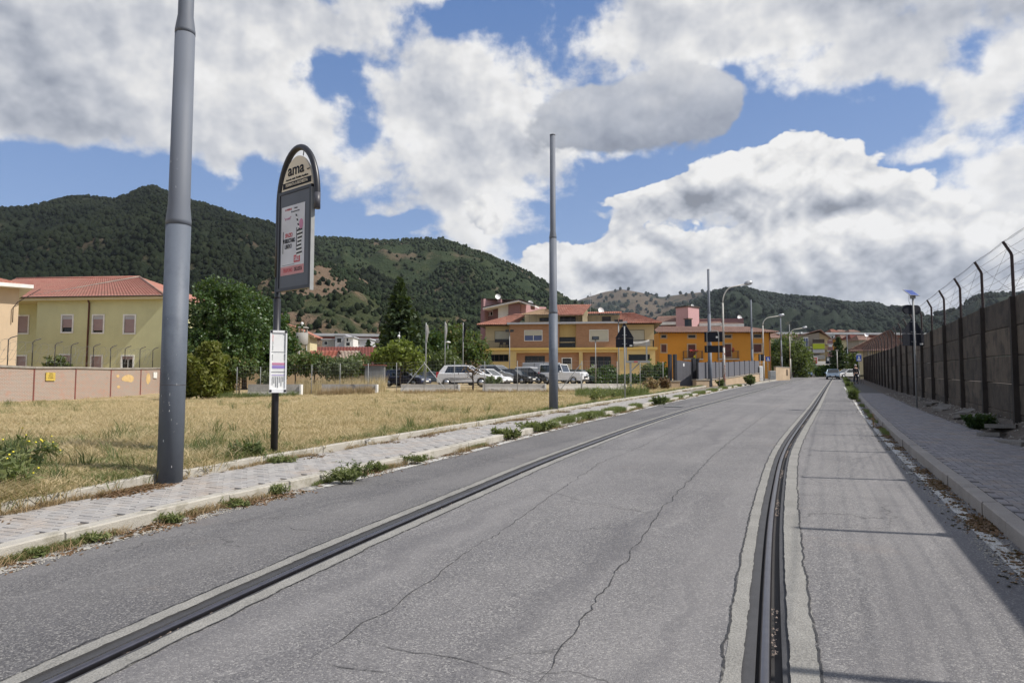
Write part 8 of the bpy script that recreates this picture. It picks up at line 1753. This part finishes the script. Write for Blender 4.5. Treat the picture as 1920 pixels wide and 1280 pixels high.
    if 'spare' in extras: MB().lathe([(.01, 0), (.33, 0), (.33, .18), (.01, .2)], 16).xf(Matrix.Translation((X(0), 0, .8)) @ Matrix.Rotation(R(-90), 4, 'Y')).build('spare_wheel', 'tyre', root)
    return root
car('parked_car', 'dark blue small hatchback parked at the left end of the row', 'car', 762, 728, 58, -22, 'hatch', 'paint_navy', 3.9, 1.65, 1.42)
car('parked_car', 'grey blue low car showing its bonnet between blue hatchback and white car', 'car', 806, 722, 64, -12, 'sedan', 'paint_grey_blue', 4.3, 1.7, 1.2)
car('parked_car', 'big white crossover car with tall red tail light, largest of the parked cars', 'car', 877, 729, 54.5, -14, 'suv', 'paint_white', 4.65, 1.88, 1.68, extras=('bars',))
car('parked_car', 'low white hatchback nose just right of the big white car', 'car', 915, 724, 60, -28, 'hatch', 'paint_white', 4.1, 1.72, 1.42)
car('parked_car', 'silver sport utility car behind the low white nose', 'car', 934, 720, 65, -30, 'suv', 'paint_silver', 4.6, 1.85, 1.72, extras=('bars',))
car('parked_car', 'dark hatchback between silver utility car and black car with white roof', 'car', 966, 722, 64, -32, 'hatch', 'paint_black', 4.0, 1.7, 1.42)
car('parked_car', 'small black car with white roof and roof bars', 'car', 998, 721, 65, -32, 'suv', 'paint_black', 3.9, 1.75, 1.55, roof='paint_white', extras=('bars',))
car('parked_van', 'pale grey blue panel van directly behind the second tall pole', 'van', 1025, 722, 70, -30, 'van', 'paint_van', 4.9, 1.9, 2.05)
car('parked_pickup', 'boxy white off-road car right of the second tall pole', 'off-road car', 1057, 721, 63.5, -28, 'offroad', 'paint_white', 4.4, 1.75, 1.85)
car('parked_car', 'small dark green car with pale bonnet at the right end of the row', 'car', 1089, 721, 66, -32, 'hatch', 'paint_green', 3.7, 1.6, 1.38)
car('parked_van', 'white van end far behind, between the left and middle flagpoles', 'van', 808, 702, 92, 200, 'van', 'paint_white', 4.6, 1.85, 2.0)
car('moving_car', 'pale blue car driving towards the viewer on the rail at the road end', 'car', 1562, 707, 98, -116, 'hatch', 'paint_light_blue', 4.0, 1.75, 1.45)
car('far_car', 'small blue car coming round the bend left of the moving pale car', 'car', 1509.5, 699, 128, -100, 'hatch', 'paint_blue', 3.8, 1.7, 1.42, z=road_z(128)+.03)
car('far_car', 'white car parked at the kerb right behind the moving pale car', 'car', 1588, 703, 106, -170, 'hatch', 'paint_white', 4.0, 1.72, 1.42)
# ---------------------------------------------------------------- pedestrian
def skinned(name, joints, edges, mat, parent, sub=2, root_i=0):
    me = bpy.data.meshes.new(name); me.from_pydata([j[:3] for j in joints], edges, []); me.materials.append(MATS[mat]); o = bpy.data.objects.new(name, me); link(o, parent)
    m_ = o.modifiers.new('skin', 'SKIN'); sv_ = me.skin_vertices[0].data
    for i, j in enumerate(joints): sv_[i].radius = (j[3], j[4] if len(j) > 4 else j[3]); sv_[i].use_root = (i == root_i)
    s2 = o.modifiers.new('sub', 'SUBSURF'); s2.levels = sub; s2.render_levels = sub; return o
basic('skin', (.48, .28, .20), .6); basic('hair_grey', (.42, .40, .38), .8); basic('cloth_black', (.016, .016, .02), .9); basic('cloth_navy', (.02, .025, .045), .9); basic('shoe', (.02, .018, .016), .6)
XP, YP = hit(1605, 719.5, .14); pp = P(1605, 719.5, YP)
man = empty('person', (XP, YP, road_z(YP)+.152), R(8), 'person in black jacket and dark trousers with grey hair walking on the right pavement', 'person')
J = [(0, 0, .95, .13, .11), (0, -.01, 1.12, .13, .10), (0, 0, 1.30, .17, .11), (0, .01, 1.43, .15, .09), (0, 0, 1.50, .055), (0, -.02, 1.56, .055), (0, -.03, 1.64, .085, .095), (0, -.02, 1.71, .075, .085),
     (.19, 0, 1.40, .065), (.25, .03, 1.14, .05), (.24, -.08, .92, .04), (.24, -.11, .83, .038), (-.19, 0, 1.40, .065), (-.25, -.03, 1.14, .05), (-.24, -.10, .93, .04), (-.24, -.13, .84, .038),
     (.10, 0, .88, .10), (.11, -.09, .50, .066), (.12, .02, .12, .045), (.12, .0, .05, .045), (.125, -.13, .035, .04), (-.10, 0, .88, .10), (-.10, .07, .50, .066), (-.11, .13, .12, .045), (-.11, .12, .05, .045), (-.115, -.02, .035, .04)]
E = [(0, 1), (1, 2), (2, 3), (3, 4), (4, 5), (5, 6), (6, 7), (3, 8), (8, 9), (9, 10), (10, 11), (3, 12), (12, 13), (13, 14), (14, 15), (0, 16), (16, 17), (17, 18), (18, 19), (19, 20), (0, 21), (21, 22), (22, 23), (23, 24), (24, 25)]
skinned('body', J, E, 'skin', man)
def sub(idx, grow, name, mat, extra=()):
    mp = {i: k for k, i in enumerate(idx)}; skinned(name, [(J[i][0], J[i][1], J[i][2], J[i][3]+grow, (J[i][4] if len(J[i]) > 4 else J[i][3])+grow) for i in idx], [(mp[a], mp[b_]) for a, b_ in E if a in mp and b_ in mp], mat, man)
sub([0, 1, 2, 3, 8, 9, 10, 12, 13, 14], .018, 'jacket', 'cloth_black'); sub([0, 16, 17, 18, 21, 22, 23], .016, 'trousers', 'cloth_navy'); sub([19, 20], .012, 'shoe', 'shoe'); sub([24, 25], .012, 'shoe', 'shoe')
MB().lathe([(.005, .10), (.06, .09), (.095, .03), (.10, -.03), (.09, -.05)], 14, (0, -.005, 1.70)).build('hair', 'hair_grey', man)
for s_ in (-1, 1):
    MB().lathe([(.001, -.008), (.009, 0), (.001, .008)], 6, (s_*.03, -.118, 1.66)).build('eye', 'black', man); MB().lathe([(.001, -.03), (.016, 0), (.001, .03)], 6, (s_*.092, -.01, 1.64)).build('ear', 'skin', man)
    for k, (fx, fl) in enumerate(((-.024, .075), (-.008, .085), (.008, .08), (.022, .065))): MB().tube([(s_*.24, -.12+fx, .82), (s_*.242, -.125+fx, .80-fl*.5), (s_*.232, -.13+fx, .80-fl)], [.010, .009, .007], 5).build('finger', 'skin', man)
    MB().tube([(s_*.235, -.145, .84), (s_*.225, -.17, .80), (s_*.22, -.17, .77)], [.011, .010, .008], 5).build('thumb', 'skin', man)
MB().tube([(0, -.115, 1.66), (0, -.14, 1.635), (0, -.12, 1.625)], [.008, .014, .006], 5).build('nose', 'skin', man); MB().box(-.02, .02, -.122, -.112, 1.596, 1.602).build('mouth', 'red_print', man)
# small folding stand beside the pedestrian
Xq, Yq = hit(1617, 720, .14); st_ = empty('folding_stand', (Xq, Yq, road_z(Yq)+.152), R(20), 'thin legged folding stand on the pavement right of the pedestrian', 'stand'); s_ = Yq/1280
for dx in (-3.5, 3.2): MB().bar((dx*s_, 0, 0), (dx*s_*.6, .1, 15*s_), .035).build('leg', 'plastic_dark', st_); MB().bar((dx*s_, .3, 0), (dx*s_*.6, .1, 15*s_), .035).build('leg', 'plastic_dark', st_)
MB().box(-3.2*s_, 3.2*s_, .0, .25, 14.5*s_, 17*s_).build('tray', 'plastic_dark', st_)
# manhole / gully by the kerb
Xm, Ym = hit(1265, 762, 0); gl = empty('drain_grate', (Xm, Ym, road_z(Ym)), -math.atan(slope(KL, Ym)), 'dark rectangular drain grate in the road by the left kerb', 'drain'); MB().box(-.35, .35, -.5, .5, -.02, .006).build('frame', 'plastic_dark', gl)
for k in range(8): MB().box(-.30, .30, -.44+k*.115, -.38+k*.115, .0065, .012).build('bar', 'galv_matt', gl)

# ---------------------------------------------------------------- faint haze over the valley
hm = bpy.data.materials.new('haze'); hm.use_nodes = True; hn = hm.node_tree; hn.nodes.remove(hn.nodes['Principled BSDF']); pv_ = hn.nodes.new('ShaderNodeVolumePrincipled'); pv_.inputs['Color'].default_value = (.80, .88, 1, 1); pv_.inputs['Density'].default_value = .000026; pv_.inputs['Anisotropy'].default_value = .2
hn.links.new(pv_.outputs[0], hn.nodes['Material Output'].inputs['Volume'])
MATS['haze'] = hm; MB().box(-9000, 9000, -7000, 11000, -8, 1500).build('haze', 'haze', kind='stuff')
# lettering becomes mesh
for o in [o for o in bpy.data.objects if o.type == 'FONT']:
    me = bpy.data.meshes.new_from_object(o); n_ = bpy.data.objects.new('lettering', me); COL.objects.link(n_); n_.parent = o.parent; n_.location = o.location; n_.rotation_euler = o.rotation_euler; n_.scale = o.scale
    if not me.materials: me.materials.append(o.data.materials[0])
    bpy.data.objects.remove(o)
